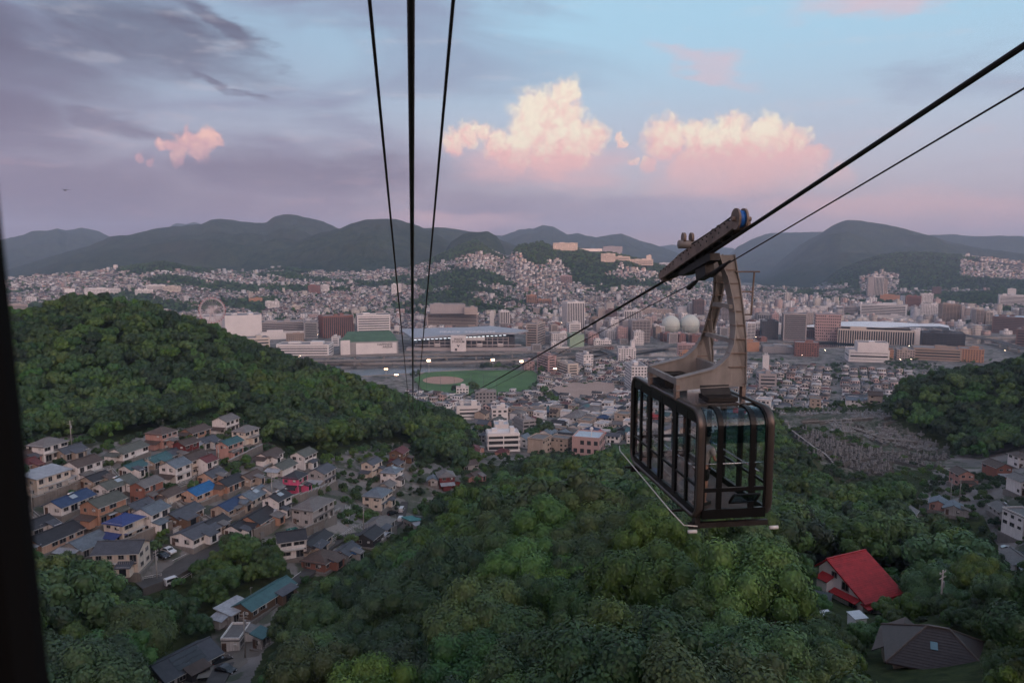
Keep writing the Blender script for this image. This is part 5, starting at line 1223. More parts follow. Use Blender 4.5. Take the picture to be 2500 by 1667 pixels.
B(2115,2132,677,728,30,8,'blank','mid','grey half of the tall twin tower','tower_block',fl=4)
B(2130,2154,676,726,30,8,'ribs','white','pale ribbed half of the tall twin tower','tower_block')
B(2142,2164,682,726,30,8,'grid','beige','beige lower half of the tall twin tower','tower_block')
B(2150,2196,722,736,40,2,'blank','orange','orange framed building below the twin tower')
B(2210,2246,724,756,40,4,'bands','brick','dark red banded office right of the orange frame',fl=4)
B(2246,2276,718,745,40,4,'grid','white','white office with small tower right of the dark red office')
B(2275,2296,702,722,40,4,'grid','brown','brown square tower at the foot of the wooded hill','apartment_block')
B(2248,2288,744,776,40,2,'grid','white','white square block with small windows','apartment_block')
B(2292,2338,744,792,40,14,'balcony','tan','tan apartment tower with vertical bays','apartment_block',fl=3)
B(2338,2352,748,790,30,14,'blank','mid','narrow grey tower joined to the tan apartment tower','apartment_block')
B(2372,2398,758,800,40,14,'balcony','beige','beige apartment tower near the edge of the centre','apartment_block',fl=3)
B(2396,2420,762,800,40,14,'balcony','cream','cream apartment tower next to the beige one','apartment_block',fl=3)
B(2440,2500,722,748,60,4,'bands','white','large white building with heavy horizontal bands and twin roof boxes',fl=4,band=.5)
B(2460,2478,706,724,25,4,'blank','white','roof tower of the large banded white building',d=2450)
B(2428,2510,775,815,60,-6,'bands','brown','broad rounded brown building under a pale blue roof',fl=4,band=.55,roofm_=mat('pale_roof', (.4, .47, .52), .5))
B(2482,2520,805,850,40,-6,'bands','brown','brown slatted building beside the elevated road',fl=5,band=.5)
th = B(2065,2165,856,884,40,10,'bands','white','white curved theatre with clock and dark windows','theatre',fl=7,band=.6,units=0)
B(2088,2164,838,860,30,10,'blank','white','big white stage box on top of the white curved theatre','theatre',d=1090)
B(2165,2180,856,878,26,10,'grid','orange','orange shop building beside the white theatre','shop_building')
B(2185,2230,855,878,30,8,'grid','beige','beige low block beside the orange shop','shop_building')
B(2230,2338,852,880,40,6,'bands','tan','long flat tan building with strip windows','school_building',fl=5)
B(2340,2396,854,884,40,4,'grid','orange','orange-brown square building with grey roof','shop_building')
B(1938,1996,838,870,34,4,'grid','brick','red brick block on the near river bank')
B(1858,1934,848,862,40,6,'blank','grey','wide low grey shed roofs on the near river bank','warehouse')
B(1800,1852,836,858,30,6,'blank','orange','yellow-orange warehouse on the near river bank','warehouse')
B(1653,1698,842,868,24,4,'balcony','pink','pinkish white apartments with rows of arches near the river','apartment_block',fl=3)
B(1658,1690,862,885,24,4,'grid','orange','tan block in front of the pinkish apartments','apartment_block')
B(1505,1552,852,882,30,6,'grid','white','white department block with plain side wall','office_building')
B(1538,1550,836,856,20,6,'blank','white','slim white lift tower on the white department block','tower_block',d=1180)
B(1523,1578,896,955,44,12,'grid','white','large white hall with arched gable left of the cabin','hall',fl=4)
B(1310,1358,870,914,40,24,'bands','pink','pink ribbed school block at the end of the playing field','school_building',fl=3.6)
B(1358,1412,890,922,40,24,'bands','cream','cream school block with banded windows by the field','school_building',fl=4)
B(1405,1448,868,898,30,24,'grid','white','white annexe behind the cream school block','school_building')
B(1273,1305,884,905,26,10,'grid','pink','pink house block at the corner of the field','apartment_block')
B(1860,1876,870,914,14,4,'blank','white','slender white tower house','tower_block')
B(1845,1894,914,950,24,10,'bands','mid','cube of glass and white frames near the slender tower','apartment_block',fl=5)
B(1187,1267,1062,1102,12,6,'balcony','white','white four-storey apartments with long balconies at the valley mouth','apartment_block',fl=3)
B(1205,1242,1040,1066,12,4,'blank','white','white hall with pale sheet roof behind the four-storey apartments','warehouse',roofm_=mat('pale_sheet', (.5, .51, .53), .45, .2))
B(1112,1174,994,1024,14,4,'bands','white','long white two-storey clinic with ribbon windows','clinic',fl=3.2)
B(1198,1240,1000,1028,12,4,'grid','white','white three-storey house with six windows','apartment_block',fl=3)
B(1256,1306,1028,1066,14,26,'balcony','grey','grey stepped apartment block with balconies','apartment_block',fl=3)
pk = B(1396,1478,1072,1112,18,-12,'grid','pink','pink hall with pale blue flat roof and white ball tank','hall',fl=4,units=0,roofm_=mat('blue_flat', (.42, .50, .56), .5))
MB().tube([(2, -2, pk[3]), (2, -2, pk[3] + 4)], .25, 8).build('tank_post', wm, pk[0])
def sphere(mb, c, r, n=16, m_=10):
    vs = []; fs = []
    for i in range(m_ + 1):
        a = math.pi * i / m_
        for j in range(n): b = 2 * math.pi * j / n; vs.append((c[0] + r * math.sin(a) * math.cos(b), c[1] + r * math.sin(a) * math.sin(b), c[2] + r * math.cos(a)))
    for i in range(m_):
        for j in range(n): fs.append((i * n + j, (i + 1) * n + j, (i + 1) * n + (j + 1) % n, i * n + (j + 1) % n))
    mb.add(vs, fs); return mb
sphere(MB(), (2, -2, pk[3] + 4.8), 1.1).build('ball_tank', wm, pk[0], smooth=True)
B(1114,1144,948,968,10,0,'grid','white','small white three-storey block beside the two big trees','apartment_block')
B(1158,1212,958,992,14,6,'grid','grey','grey house block with outside stairs by the field','apartment_block',fl=4)
# hill-top hotel and halls
B(1350,1410,594,612,40,0,'grid','cream','long cream hotel on the wooded hilltop','hotel',fl=5)
B(1412,1470,608,614,20,0,'blank','white','low white annexe of the hilltop hotel','hotel',units=0)
B(1472,1519,602,614,30,0,'grid','beige','beige hotel block on the wooded knoll','hotel',fl=4)
B(1467,1502,620,640,30,0,'grid','cream','square cream hall on the slope below the hilltop hotel','hotel',fl=4)
B(1500,1538,627,636,30,0,'bands','cream','low cream wing beside the square cream hall','hotel',fl=4)
B(1538,1594,634,648,30,0,'bands','cream','stepped cream building with a tower on the slope','school_building',fl=4)
B(1578,1590,624,636,16,0,'blank','cream','square tower of the stepped cream building','tower_block',d=2950)
B(1610,1646,642,652,30,0,'bands','white','white school with flat roofs high on the slope','school_building',fl=4)
B(1284,1310,722,745,26,10,'balcony','orange','orange stepped apartments among the hillside houses','apartment_block',fl=4)
B(1310,1346,732,742,24,10,'balcony','orange','low orange wing of the stepped hillside apartments','apartment_block',fl=4)
B(1368,1396,674,692,24,4,'balcony','pink','pink apartment tower among the hillside houses','apartment_block')
B(752,782,698,718,24,4,'grid','brick','pink-brown apartment block on the far slope','apartment_block')
B(783,804,697,715,24,4,'grid','white','white apartment block beside the pink-brown one','apartment_block')
B(648,682,737,752,24,4,'grid','white','white flats with regular windows above the mall','apartment_block')
B(712,733,748,758,24,4,'grid','cream','cream flats above the car park','apartment_block')
B(955,980,695,720,24,4,'grid','white','white stepped hospital block on the hillside','apartment_block')
B(608,640,729,737,20,4,'blank','orange','low yellow-orange hall on the wooded slope','school_building')
B(160,182,706,718,30,0,'blank','white','white box building behind the wooded hill','school_building')
B(212,290,706,722,40,0,'grid','white','long white university block behind the wooded hill','school_building',fl=4)
B(360,400,697,712,30,0,'bands','white','white campus block with flat roofs','school_building',fl=4)
B(400,440,700,714,30,0,'grid','cream','cream campus block among trees','school_building',fl=4)
B(332,372,708,720,30,0,'grid','white','low white hall in front of the campus','school_building')
B(-20,62,745,775,50,0,'bands','beige','flat beige building at the edge of the wooded hill','office_building')
B(66,88,727,738,30,0,'grid','white','small white block left of the wooded hill','apartment_block')
B(1550,1640,756,768,30,4,'grid','beige','beige offices above the gas holders')
B(1720,1760,772,782,30,4,'blank','grey','grey depot behind the gas holders','warehouse')
for px, x1, yt, yb, lab in ((1952,1990,655,664,'dark red low convent on the wooded slope'),(2006,2038,652,660,'dark red chapel wing on the wooded slope')): B(px,x1,yt,yb,20,0,'blank','brick',lab,'church','church',units=0)
B(1994,2000,645,664,10,0,'blank','brick','thin dark red belfry on the wooded slope','church','church',units=0)
# station with a long wavy white roof
SR = mat('white_membrane', (.68, .70, .72), .5, var=.06, scale=.05); sq = hit(2180, 812, 400); STA = tag(empty('railway_station', (sq.x, sq.y, sq.z)), 'railway station under a long wavy white roof', 'station'); LM.append((1968,2330,783,812,sq.y)); oq = Vector((sq.x, sq.y, sq.z))
for k in range(9): OCC.append((U(1980 + k * 42, 800, sq.y + 30).x, sq.y + 30, 45))
def sp2(px, py, d): return U(px, py, d) - oq
prof = [(1968,796,783+12),(2050,800,786),(2100,800,784),(2160,803,785),(2200,805,787),(2250,807,790),(2300,808,790),(2322,809,795)]
for (a, b) in zip(prof[:-1], prof[1:]):
    v = [sp2(a[0], a[1], sq.y), sp2(b[0], b[1], sq.y), sp2(b[0] - 6, b[2], sq.y + 70), sp2(a[0] - 6, a[2], sq.y + 70)]
    v2 = [q - Vector((0, 0, 1.6)) for q in v]
    MB().add(v + v2, [(0,1,2,3), (7,6,5,4), (0,4,5,1), (1,5,6,2), (2,6,7,3), (3,7,4,0)]).build('roof_panel', SR, STA)
a, b = sp2(1968, 812, sq.y), sp2(2325, 812, sq.y); MB().box(((a.x + b.x) / 2, 35, 5), (b.x - a.x - 6, 55, 10)).build('platform_hall', SDK, STA)
# ferris wheel on the mall
fx = U(518, 757, 1470.0); rad = 29 / F * 1480
FW = tag(empty('ferris_wheel', fx, R(10)), 'white ferris wheel on top of the shopping mall', 'ferris wheel'); LM.append((485,552,722,790,1400)); FM = mat('wheel_paint', (.55, .47, .46), .6, var=.1); GONM = mat('gondola_paint', (.45, .16, .16), .6)
rim = MB()
for dy in (-1.6, 1.6):
    for r_ in (rad, rad * .93):
        rim.tube([(r_ * math.cos(k * math.pi / 24), dy, r_ * math.sin(k * math.pi / 24)) for k in range(49)], .42, 5, caps=False)
rim.build('rim', FM, FW)
sp0 = MB().tube([(0, 0, 0), (rad, 0, 0)], .26, 5).mesh('spoke', FM); gn = MB().box((0, 0, 0), (1.9, 2.2, 2.4)).mesh('gondola', GONM)
for k in range(30):
    o = link('spoke', sp0, FW, (0, 0, 0)); o.rotation_euler = (0, k * math.pi / 15, 0)
    a_ = k * math.pi / 15; link('gondola', gn, FW, (math.cos(a_) * (rad + 1.5), 0, math.sin(a_) * (rad + 1.5) - .4))
for s in (-1, 1): MB().tube([(0, s * 2, 0), (s * 0 - 9, s * 5, -rad - 4)], .8, 6).build('support_leg', FM, FW); MB().tube([(0, s * 2, 0), (9, s * 5, -rad - 4)], .8, 6).build('support_leg', FM, FW)
MB().tube([(0, -3, 0), (0, 3, 0)], 2.2, 12).build('hub', FM, FW)
# gas holders
GH = mat('gasholder_paint', (.50, .53, .47), .6, var=.14, scale=.05, streak=.5)
for px, py, rp, lab in ((1642, 797, 22.5, 'pale green spherical gas holder, farther from the hanger'), (1689, 799, 23.5, 'pale green spherical gas holder, nearer to the hanger')):
    g0 = hit(px, 819, 400); rg_ = rp / F * (g0.y * CP_ + 160 * SP); t = tag(empty('gas_holder', (g0.x, g0.y + rg_, g0.z)), lab, 'gas holder'); LM.append((px - 24, px + 24, py - 24, 821, g0.y)); OCC.append((g0.x, g0.y + rg_, rg_ * 1.15))
    zc = rg_ * 1.08; s = sphere(MB(), (0, 0, zc), rg_, 40, 24).build('tank', GH, t, smooth=True)
    MB().tube([(1.02 * rg_ * math.cos(k * math.pi / 20), 1.02 * rg_ * math.sin(k * math.pi / 20), zc - rg_ * .12) for k in range(41)], .35, 5, caps=False).build('walkway', CONC, s)
    for k in range(14):
        a_ = k * 2 * math.pi / 14; MB().tube([(rg_ * .98 * math.cos(a_), rg_ * .98 * math.sin(a_), 0), (rg_ * .98 * math.cos(a_), rg_ * .98 * math.sin(a_), zc - .1 * rg_)], .5, 5).build('leg', GH, t)
# elevated roads
def viaduct(pix, zdeck, wd, lab, name='elevated_road'):
    pts = [flat(px, py, zdeck) for px, py in pix]; t = tag(empty(name, (0, 0, 0)), lab, 'bridge'); mb = MB(); sd_ = MB()
    for a, b in zip(pts[:-1], pts[1:]):
        d = b - a; c = (a + b) / 2; y_ = math.atan2(d.y, d.x); nrm = Vector((-math.sin(y_), math.cos(y_), 0)); mb.box(c, (d.length + 1, wd, 1.3), y_)
        for s in (-1, 1): q = c + nrm * s * (wd / 2) + Vector((0, 0, .75)); sd_.box(q, (d.length + 1, .3, 1.4), y_)
    mb.build('deck', ASPH, t); sd_.build('parapet', CONC, t)
    for a, b in zip(pts[:-1], pts[1:]):
        n = max(1, int((b - a).length / 38))
        for k in range(n): c = a.lerp(b, (k + .5) / n); g_ = min(h1(c.x, c.y), 3); MB().box((c.x, c.y, (c.z + g_) / 2 - 1.5), (2.6, 2.6, c.z - g_ + 2)).build('pier', CONC, t)
    return pts
viaduct([(560,878),(700,874),(900,868),(1050,866),(1200,865),(1300,859),(1400,852),(1500,842)], 11, 13, 'grey elevated road running along the river bank')
viaduct([(760,882),(900,880),(1040,876),(1140,870),(1220,868)], 7, 8, 'lower ramp of the elevated road beside the river')
viaduct([(2250,800),(2310,808),(2370,822),(2430,832),(2500,852),(2600,890)], 12, 14, 'curved elevated road leaving the city centre')
viaduct([(1420,858),(1470,852),(1500,868),(1440,880),(1400,888)], 8, 12, 'road bridge over the river to the near bank')
ribbon([flat(x, y, 3.35) for x, y in ((1290,872),(1400,868),(1500,864),(1650,846),(1800,840),(2000,834),(2300,826))], 14, 'road', ASPH, 'riverside road on the far bank', None, 'structure')
ribbon([flat(x, y, 3.35) for x, y in ((1440,900),(1500,882),(1640,876),(1800,868),(2000,858))], 10, 'road', ASPH, 'riverside road on the near bank', None, 'structure')
# playing fields
def sheet(pix, z, name, m, lab, kind='structure'):
    vs = [flat(px, py, z) for px, py in pix]; c = sum(vs, Vector()) / len(vs); vs = [c] + vs; n = len(vs) - 1
    f = [(0, 1 + i, 1 + (i + 1) % n) for i in range(n)]
    nn = (vs[1] - vs[0]).cross(vs[2] - vs[0]); f = f if nn.z > 0 else [q[::-1] for q in f]
    return tag(MB().add(vs, f).build(name, m), lab, None, None, kind)
TURF = mat('turf', (.072, .150, .050), .95, var=.4, scale=.03); DIRT = mat('infield', (.40, .25, .19), .95, var=.15, scale=.05); SAND = mat('school_yard', (.37, .27, .22), .95, var=.15, scale=.05)
FZ = 3.5
FIELD = [(1010,925),(1040,908),(1150,904),(1300,903),(1312,915),(1308,935),(1290,950),(1270,962),(1180,965),(1080,962),(1030,950)]
sheet(FIELD, FZ, 'sports_field', TURF, 'green playing field beside the river')
sheet([(1082 + 50 * math.cos(k * math.pi / 12), 928 + 9.5 * math.sin(k * math.pi / 12)) for k in range(24)], FZ + .12, 'baseball_infield', DIRT, 'oval of bare reddish infield dirt')
YARD = [(1345,962),(1390,950),(1460,946),(1500,952),(1500,966),(1440,978),(1380,978)]
def sheet_g(pix, dz, name, m, lab):
    vs = [hit(px, py, 300) + Vector((0, 0, dz)) for px, py in pix]; zz_ = max(v.z for v in vs); vs = [Vector((v.x, v.y, zz_)) for v in vs]; c = sum(vs, Vector()) / len(vs); vs = [c] + vs; n = len(vs) - 1
    f = [(0, 1 + i, 1 + (i + 1) % n) for i in range(n)]; nn = (vs[1] - vs[0]).cross(vs[2] - vs[0]); f = f if nn.z > 0 else [q[::-1] for q in f]
    return tag(MB().add(vs, f).build(name, m), lab, None, None, 'structure')
sheet_g(YARD, .5, 'school_yard', SAND, 'pale sandy school yard between houses and trees')
LAMP = emat('floodlight', (1.0, .62, .36), 14); LAMP2 = emat('street_lamp', (1.0, .72, .48), 20)
for k, (px, py, yb, lab) in enumerate(((1047,880,912,'lit floodlight tower behind the infield'),(1203,878,906,'lit floodlight tower at the far side of the field'),(1273,882,908,'lit floodlight by the pink house block'),(943,902,925,'lit floodlight beside the tennis court'),(968,916,930,'low lit lamp beside the wooded slope'),(1355,901,922,'lit lamp at the cream school block'))):
    p = flat(px, yb, 3.0); zt = U(px, py, p.y).z; t = tag(empty('floodlight_tower', p), lab, 'floodlight')
    mb = MB()
    for sx_ in (-.8, .8): mb.tube([(sx_, 0, 0), (sx_ * .5, 0, zt - 3)], .22, 5)
    mb.build('mast', mat('lamp_mast', (.3, .27, .26), .6), t)
    hd = MB().box((0, 0, zt - 3), (5.4, .8, 3.2)).build('lamp_head', mat('lamp_mast', (.3, .27, .26), .6), t)
    lm_ = MB().box((0, -.5, 0), (1.1, .3, .9)).mesh('lamp', LAMP)
    for q in range(3 if k > 2 else 6): link('lamp', lm_, hd, (-1.8 + (q % 3) * 1.8, 0, zt - 2.2 - (q // 3) * 1.6))
NETP = mat('net_post', (.10, .13, .12), .6)
for k, px in enumerate((1010,1042,1075,1109,1150,1180,1213)):
    p = flat(px, 955, 3); t = tag(empty('net_post', p), 'tall thin net post along the near side of the field', 'post', 'net posts of the playing field'); MB().tube([(0, 0, 0), (0, 0, 22)], .22, 5).build('shaft', NETP, t)
# ---- copies of ordinary blocks: offices and flats of the city
def children(o): return [c for c in col.objects if c.parent == o]
def collect(t):
    """the thing's tree, parts first level then second"""
    k = kids.get(t.name, []); return [(c, kids.get(c.name, [])) for c in k]
kids = {}
def reindex():
    kids.clear()
    for o in col.objects:
        if o.parent: kids.setdefault(o.parent.name, []).append(o)
def dup(tree, t, loc, rz, scale, label=None, group=None):
    r = t.copy(); col.objects.link(r); r.location = loc; r.rotation_euler = (0, 0, rz); r.scale = scale
    if label: r['label'] = label
    if group: r['group'] = group
    for c, gs in tree:
        d = c.copy(); col.objects.link(d); d.parent = r
        for g in gs: e_ = g.copy(); col.objects.link(e_); e_.parent = d
    return r
rnd = random.Random(11)
BOXP = []
words = {'white': 'white', 'cream': 'cream', 'beige': 'beige', 'pink': 'pale pink', 'grey': 'grey', 'brown': 'brown', 'brick': 'brick red', 'mid': 'light grey', 'tan': 'tan'}
sw = {'grid': 'punched windows', 'bands': 'ribbon windows', 'balcony': 'stacked balconies', 'ribs': 'vertical fins'}
for k, (wc, stl) in enumerate((('white','grid'),('beige','balcony'),('grey','bands'),('white','balcony'),('pink','grid'),('mid','bands'),('brown','grid'),('cream','balcony'),('white','bands'),('brick','grid'),('beige','bands'),('mid','grid'),('tan','balcony'),('pink','balcony'),('grey','ribs'),('mid','balcony'))):
    W_, Dp, Hh = rnd.uniform(14, 26), rnd.uniform(11, 17), rnd.choice([14, 18, 24, 30, 36])
    t = tag(empty('apartment_block' if stl == 'balcony' else 'office_building', (0, 0, 0)), '%s %s block with %s in the dense city' % (words[wc], 'apartment' if stl == 'balcony' else 'office', sw[stl]), 'building', '%s blocks with %s' % (words[wc], sw[stl]))
    facade(t, W_, Dp, Hh, stl, cmat(wc, CW[wc]), 3.2, CROOF, 2, k); BOXP.append((t, W_, Dp, Hh))
RF_ = ['slate', 'dark', 'grey', 'brown', 'bluegrey', 'greygreen', 'maroon', 'teal', 'red', 'navy', 'pale']
HOUSEP = []
rwords = {'slate': 'slate', 'dark': 'black', 'grey': 'grey', 'brown': 'brown', 'bluegrey': 'blue-grey', 'greygreen': 'mossy grey', 'maroon': 'maroon', 'teal': 'teal', 'red': 'bright red', 'navy': 'dark blue', 'pale': 'pale metal'}
for k, (rc, wc, rt, s_) in enumerate((('slate','white','gable',2),('dark','cream','hip',2),('grey','white','hip',2),('brown','beige','gable',2),('bluegrey','white','gable',2),('greygreen','grey','gable',1),('maroon','salmon','hip',1),('teal','beige','gable',2),
        ('red','white','gable',2),('navy','beige','hip',2),('pale','white','flat',2),('slate','grey','hip',2),('dark','brown','gable',2),('grey','cream','gable',2),('pale','white','flat',3),('brown','white','hip',2),('slate','salmon','gable',2),('dark','dark','gable',2),('grey','beige','flat',3),('bluegrey','cream','hip',1),('brown','orange','gable',2),('grey','white','gable',1))):
    L, D = rnd.uniform(7, 10), rnd.uniform(6, 8)
    t = house((0, 0, 0), 0, L, D, s_, rt, rc, wc, '%s-roofed %s %s%s house in the valley town' % (rwords[rc], {'dark': 'black timber'}.get(wc, wc), {1: 'low', 2: 'two-storey', 3: 'three-storey'}[s_], ' hip-roof' if rt == 'hip' else ''), '%s %s %s %d-storey town houses' % (rwords[rc], wc, rt, s_), det=1, found=2.5)
    HOUSEP.append((t, L, D, s_ * 2.7))
reindex()
NEARN = [('the playing field', 1200, 955), ('the school yard', 1430, 985), ('the pink hall with the ball tank', 1440, 1085), ('the four-storey white apartments', 1226, 1090), ('the long white clinic', 1140, 1012), ('the arched white hall', 1550, 945), ('the slender white tower house', 1870, 912), ('the glass cube flats', 1870, 945), ('the cemetery slope', 1950, 985), ('the white theatre', 2110, 890), ('the orange-brown square building', 2370, 885),
  ('the red brick block', 1965, 872), ('the gas holders', 1665, 815), ('the stadium', 1150, 840), ('the pale hotel tower', 1400, 800), ('the chequered apartment tower', 1560, 830), ('the wavy station roof', 2180, 808), ('the long white office', 2150, 770), ('the twin tower', 2140, 726), ('the tan apartment tower', 2315, 790), ('the banded white building', 2470, 748), ('the zigzag balcony tower', 1830, 825), ('the striped office', 1543, 782), ('the brick ribbed office', 820, 822), ('the dark apartment slab', 2300, 855), ('the brown apartment tower', 1704, 775)]
NEARP = [(n_,) + tuple(hit(px, py, 300))[:2] for n_, px, py in NEARN]
def near_name(x, y): return min(NEARP, key=lambda q: (q[1] - x) ** 2 + (q[2] - y) ** 2)[0]
def relabel(o, x, y):
    lab = o['label'].split(' in the valley town')[0].split(' in the dense city')[0].split(' near the ')[0]; nn = near_name(x, y)
    o['label'] = lab + ' near ' + nn; o['group'] = lab + 's near ' + nn
OCCA = [np.array(OCC)]
def free(x, y, r): a = OCCA[0]; return not np.any((a[:, 0] - x) ** 2 + (a[:, 1] - y) ** 2 < (a[:, 2] + r * .6) ** 2)
def hides(x, y, z, h, hw):
    """would a block of this height stand in front of one of the landmarks?"""
    px, pyt = proj(np.array(x), np.array(y), np.array(z + h)); _, pyb = proj(np.array(x), np.array(y), np.array(z)); k = hw / y * F
    for x0, x1, yt, yb, d in LM:
        if d > y + 5 and px + k > x0 and px - k < x1 and pyt < yb - min(13, .4 * (yb - yt)) and pyb > yt: return True
    return False
FIELDW = [(v.x, v.y) for v in (flat(*q) for q in FIELD)]; YARDPX = YARD
cand = []
# town houses in streets (valley mouth and near bank)
ca, sa = math.cos(R(-24)), math.sin(R(-24))
for i in range(-130, 131):
    for j in range(0, 110):
        if j % 4 == 0 or i % 9 == 0: continue
        u, v = i * 11.5 + rnd.uniform(-1.6, 1.6), 300 + j * 11.0 + rnd.uniform(-1.6, 1.6); cand.append((u * ca - v * sa, u * sa + v * ca))
cand = np.array(cand); cz = H(cand[:, 0], cand[:, 1]); cpx, cpy = proj(cand[:, 0], cand[:, 1], cz); cr = np.hypot(cand[:, 0], cand[:, 1])
riv = inpoly(cand[:, 0], cand[:, 1], RIVW); fld_ = inpoly(cand[:, 0], cand[:, 1], FIELDW); yd = inpoly(cpx, cpy, YARDPX)
ok = (cand[:, 1] > 360) & (cr < 1190) & (cpx > 1000) & (cpx < 2650) & ~riv & ~fld_ & ~yd & ((inpoly(cpx, cpy, TOWNP) & (cr > 400)) | ((cr > 680)))
# only this side of the river
rivy = np.interp(cand[:, 0], [v.x for v in RIV_S], [v.y for v in RIV_S]); ok &= cand[:, 1] < rivy - 12
ok &= ~((cpx < 1320) & (cpy > 860) & (cpy < 958))
idx = np.where(ok)[0]; idx = idx[np.argsort(cr[idx])]
STUFFH = []; nh = 0; first = set()
for i in idx:
    x, y = cand[i]; z = cz[i]
    if not free(x, y, 4.5): continue
    if rnd.random() < .05: continue
    rz = R(-24) + rnd.choice([0, math.pi / 2, math.pi, -math.pi / 2]) + rnd.uniform(-.1, .1)
    k = rnd.choices(range(len(HOUSEP)), [3,3,3,3,3,2,1.0,2,1.0,2,6,3,1.5,3,5,3,1.4,1.5,4,2,.7,2])[0]; t, L, D, hh = HOUSEP[k]
    if hides(x, y, z, hh + 2, L / 2): continue
    if nh < 300:
        s = rnd.uniform(.82, 1.3); sc3 = (s, s, s * rnd.uniform(.9, 1.1))
        if k not in first: first.add(k); t.location = (x, y, z); t.rotation_euler = (0, 0, rz); t.scale = sc3; q_ = t
        else: q_ = dup(collect(t), t, (x, y, z), rz, sc3)
        relabel(q_, x, y)
        nh += 1
    else: STUFFH.append((x, y, z, rz, k, 1))
for k, (t, L, D, hh) in enumerate(HOUSEP):
    if k not in first:
        for c, gs in collect(t):
            for g in gs: bpy.data.objects.remove(g)
            bpy.data.objects.remove(c)
        bpy.data.objects.remove(t)
reindex()
# cars parked in the streets of the town
cars = [o for o in col.objects if o.name.split('.')[0] == 'car' and o.parent is None][:4]; ncar = 0; trees_ = [(c, collect(c)) for c in cars]
for _ in range(900):
    i, j = rnd.randrange(-40, 70), 4 * rnd.randrange(3, 20); u, v = i * 11.5, 300 + j * 11.0 + rnd.choice((-2.4, 2.4)); x, y = u * ca - v * sa, u * sa + v * ca; z = h1(x, y); px, py = proj(np.array(x), np.array(y), np.array(z))
    if ncar >= 46 or not (inpoly(np.array([px]), np.array([py]), TOWNP)[0] and 420 < math.hypot(x, y) < 900) or inpoly(np.array([x]), np.array([y]), FIELDW)[0] or not free(x, y, 2): continue
    c, tr_ = trees_[ncar % 4]; q_ = dup(tr_, c, (x, y, z + .1), R(-24) + rnd.choice((0, math.pi)), (1, 1, 1)); nn = near_name(x, y); cw = ('white', 'black', 'dark grey', 'black')[ncar % 4]
    cw = {'car': c['label'].split(' ')[0]}['car']; q_['label'] = '%s car parked in the street near %s' % (cw, nn); q_['group'] = '%s cars parked near %s' % (cw, nn); ncar += 1
print('cars', ncar)
# city blocks on the flat beyond the river
cand = []
for i in range(-90, 130):
    for j in range(0, 90):
        if i % 4 == 0 or j % 5 == 0: continue
        u, v = i * 24 + rnd.uniform(-4, 4), 950 + j * 26 + rnd.uniform(-4, 4); cand.append((u * math.cos(R(8)) - v * math.sin(R(8)), u * math.sin(R(8)) + v * math.cos(R(8))))
cand = np.array(cand); cz = H(cand[:, 0], cand[:, 1]); cpx, cpy = proj(cand[:, 0], cand[:, 1], cz); cr = np.hypot(cand[:, 0], cand[:, 1])
rivn = np.interp(cand[:, 0], [v.x for v in RIV_N], [v.y for v in RIV_N])
ok = (cand[:, 1] > rivn + 45) & (cr < 3500) & (cz < 16) & (np.abs(cpx - 1250) < 1400) & ~((cpx < 1290) & (cand[:, 1] < 1560)) & ~((cpx < 500) & (cr < 1500))
idx = np.where(ok)[0]; idx = idx[np.argsort(cr[idx])]
nb_ = 0; firstb = set(); STUFFB = []; dbg_h = 0
for i in idx:
    x, y = cand[i]; z = cz[i]; bear = cpx[i]
    if not free(x, y, 10): continue
    if rnd.random() < (.06 if bear > 1300 else .35): continue
    k = rnd.randrange(len(BOXP)); t, W_, Dp, Hh = BOXP[k]; s = rnd.uniform(.8, 1.15); sz = rnd.uniform(.55, 1.05) * (1.0 if bear > 1450 else .6)
    while hides(x, y, z, Hh * sz + 3, W_ / 2) and sz > .22: sz *= .7
    if hides(x, y, z, Hh * sz + 3, W_ / 2): dbg_h += 1; continue
    rz = R(8) + rnd.choice([0, math.pi / 2]) + rnd.uniform(-.05, .05)
    if nb_ < 280:
        if k not in firstb: firstb.add(k); t.location = (x, y, z); t.rotation_euler = (0, 0, rz); t.scale = (s, s, sz); q_ = t
        else: q_ = dup(collect(t), t, (x, y, z), rz, (s, s, sz))
        relabel(q_, x, y)
        nb_ += 1
    else: STUFFB.append((x, y, z, rz, W_ * s, Dp * s, Hh * sz, k))
print('houses', nh, 'stuff houses', len(STUFFH), 'blocks', nb_, 'stuff blocks', len(STUFFB), 'hidden', dbg_h)
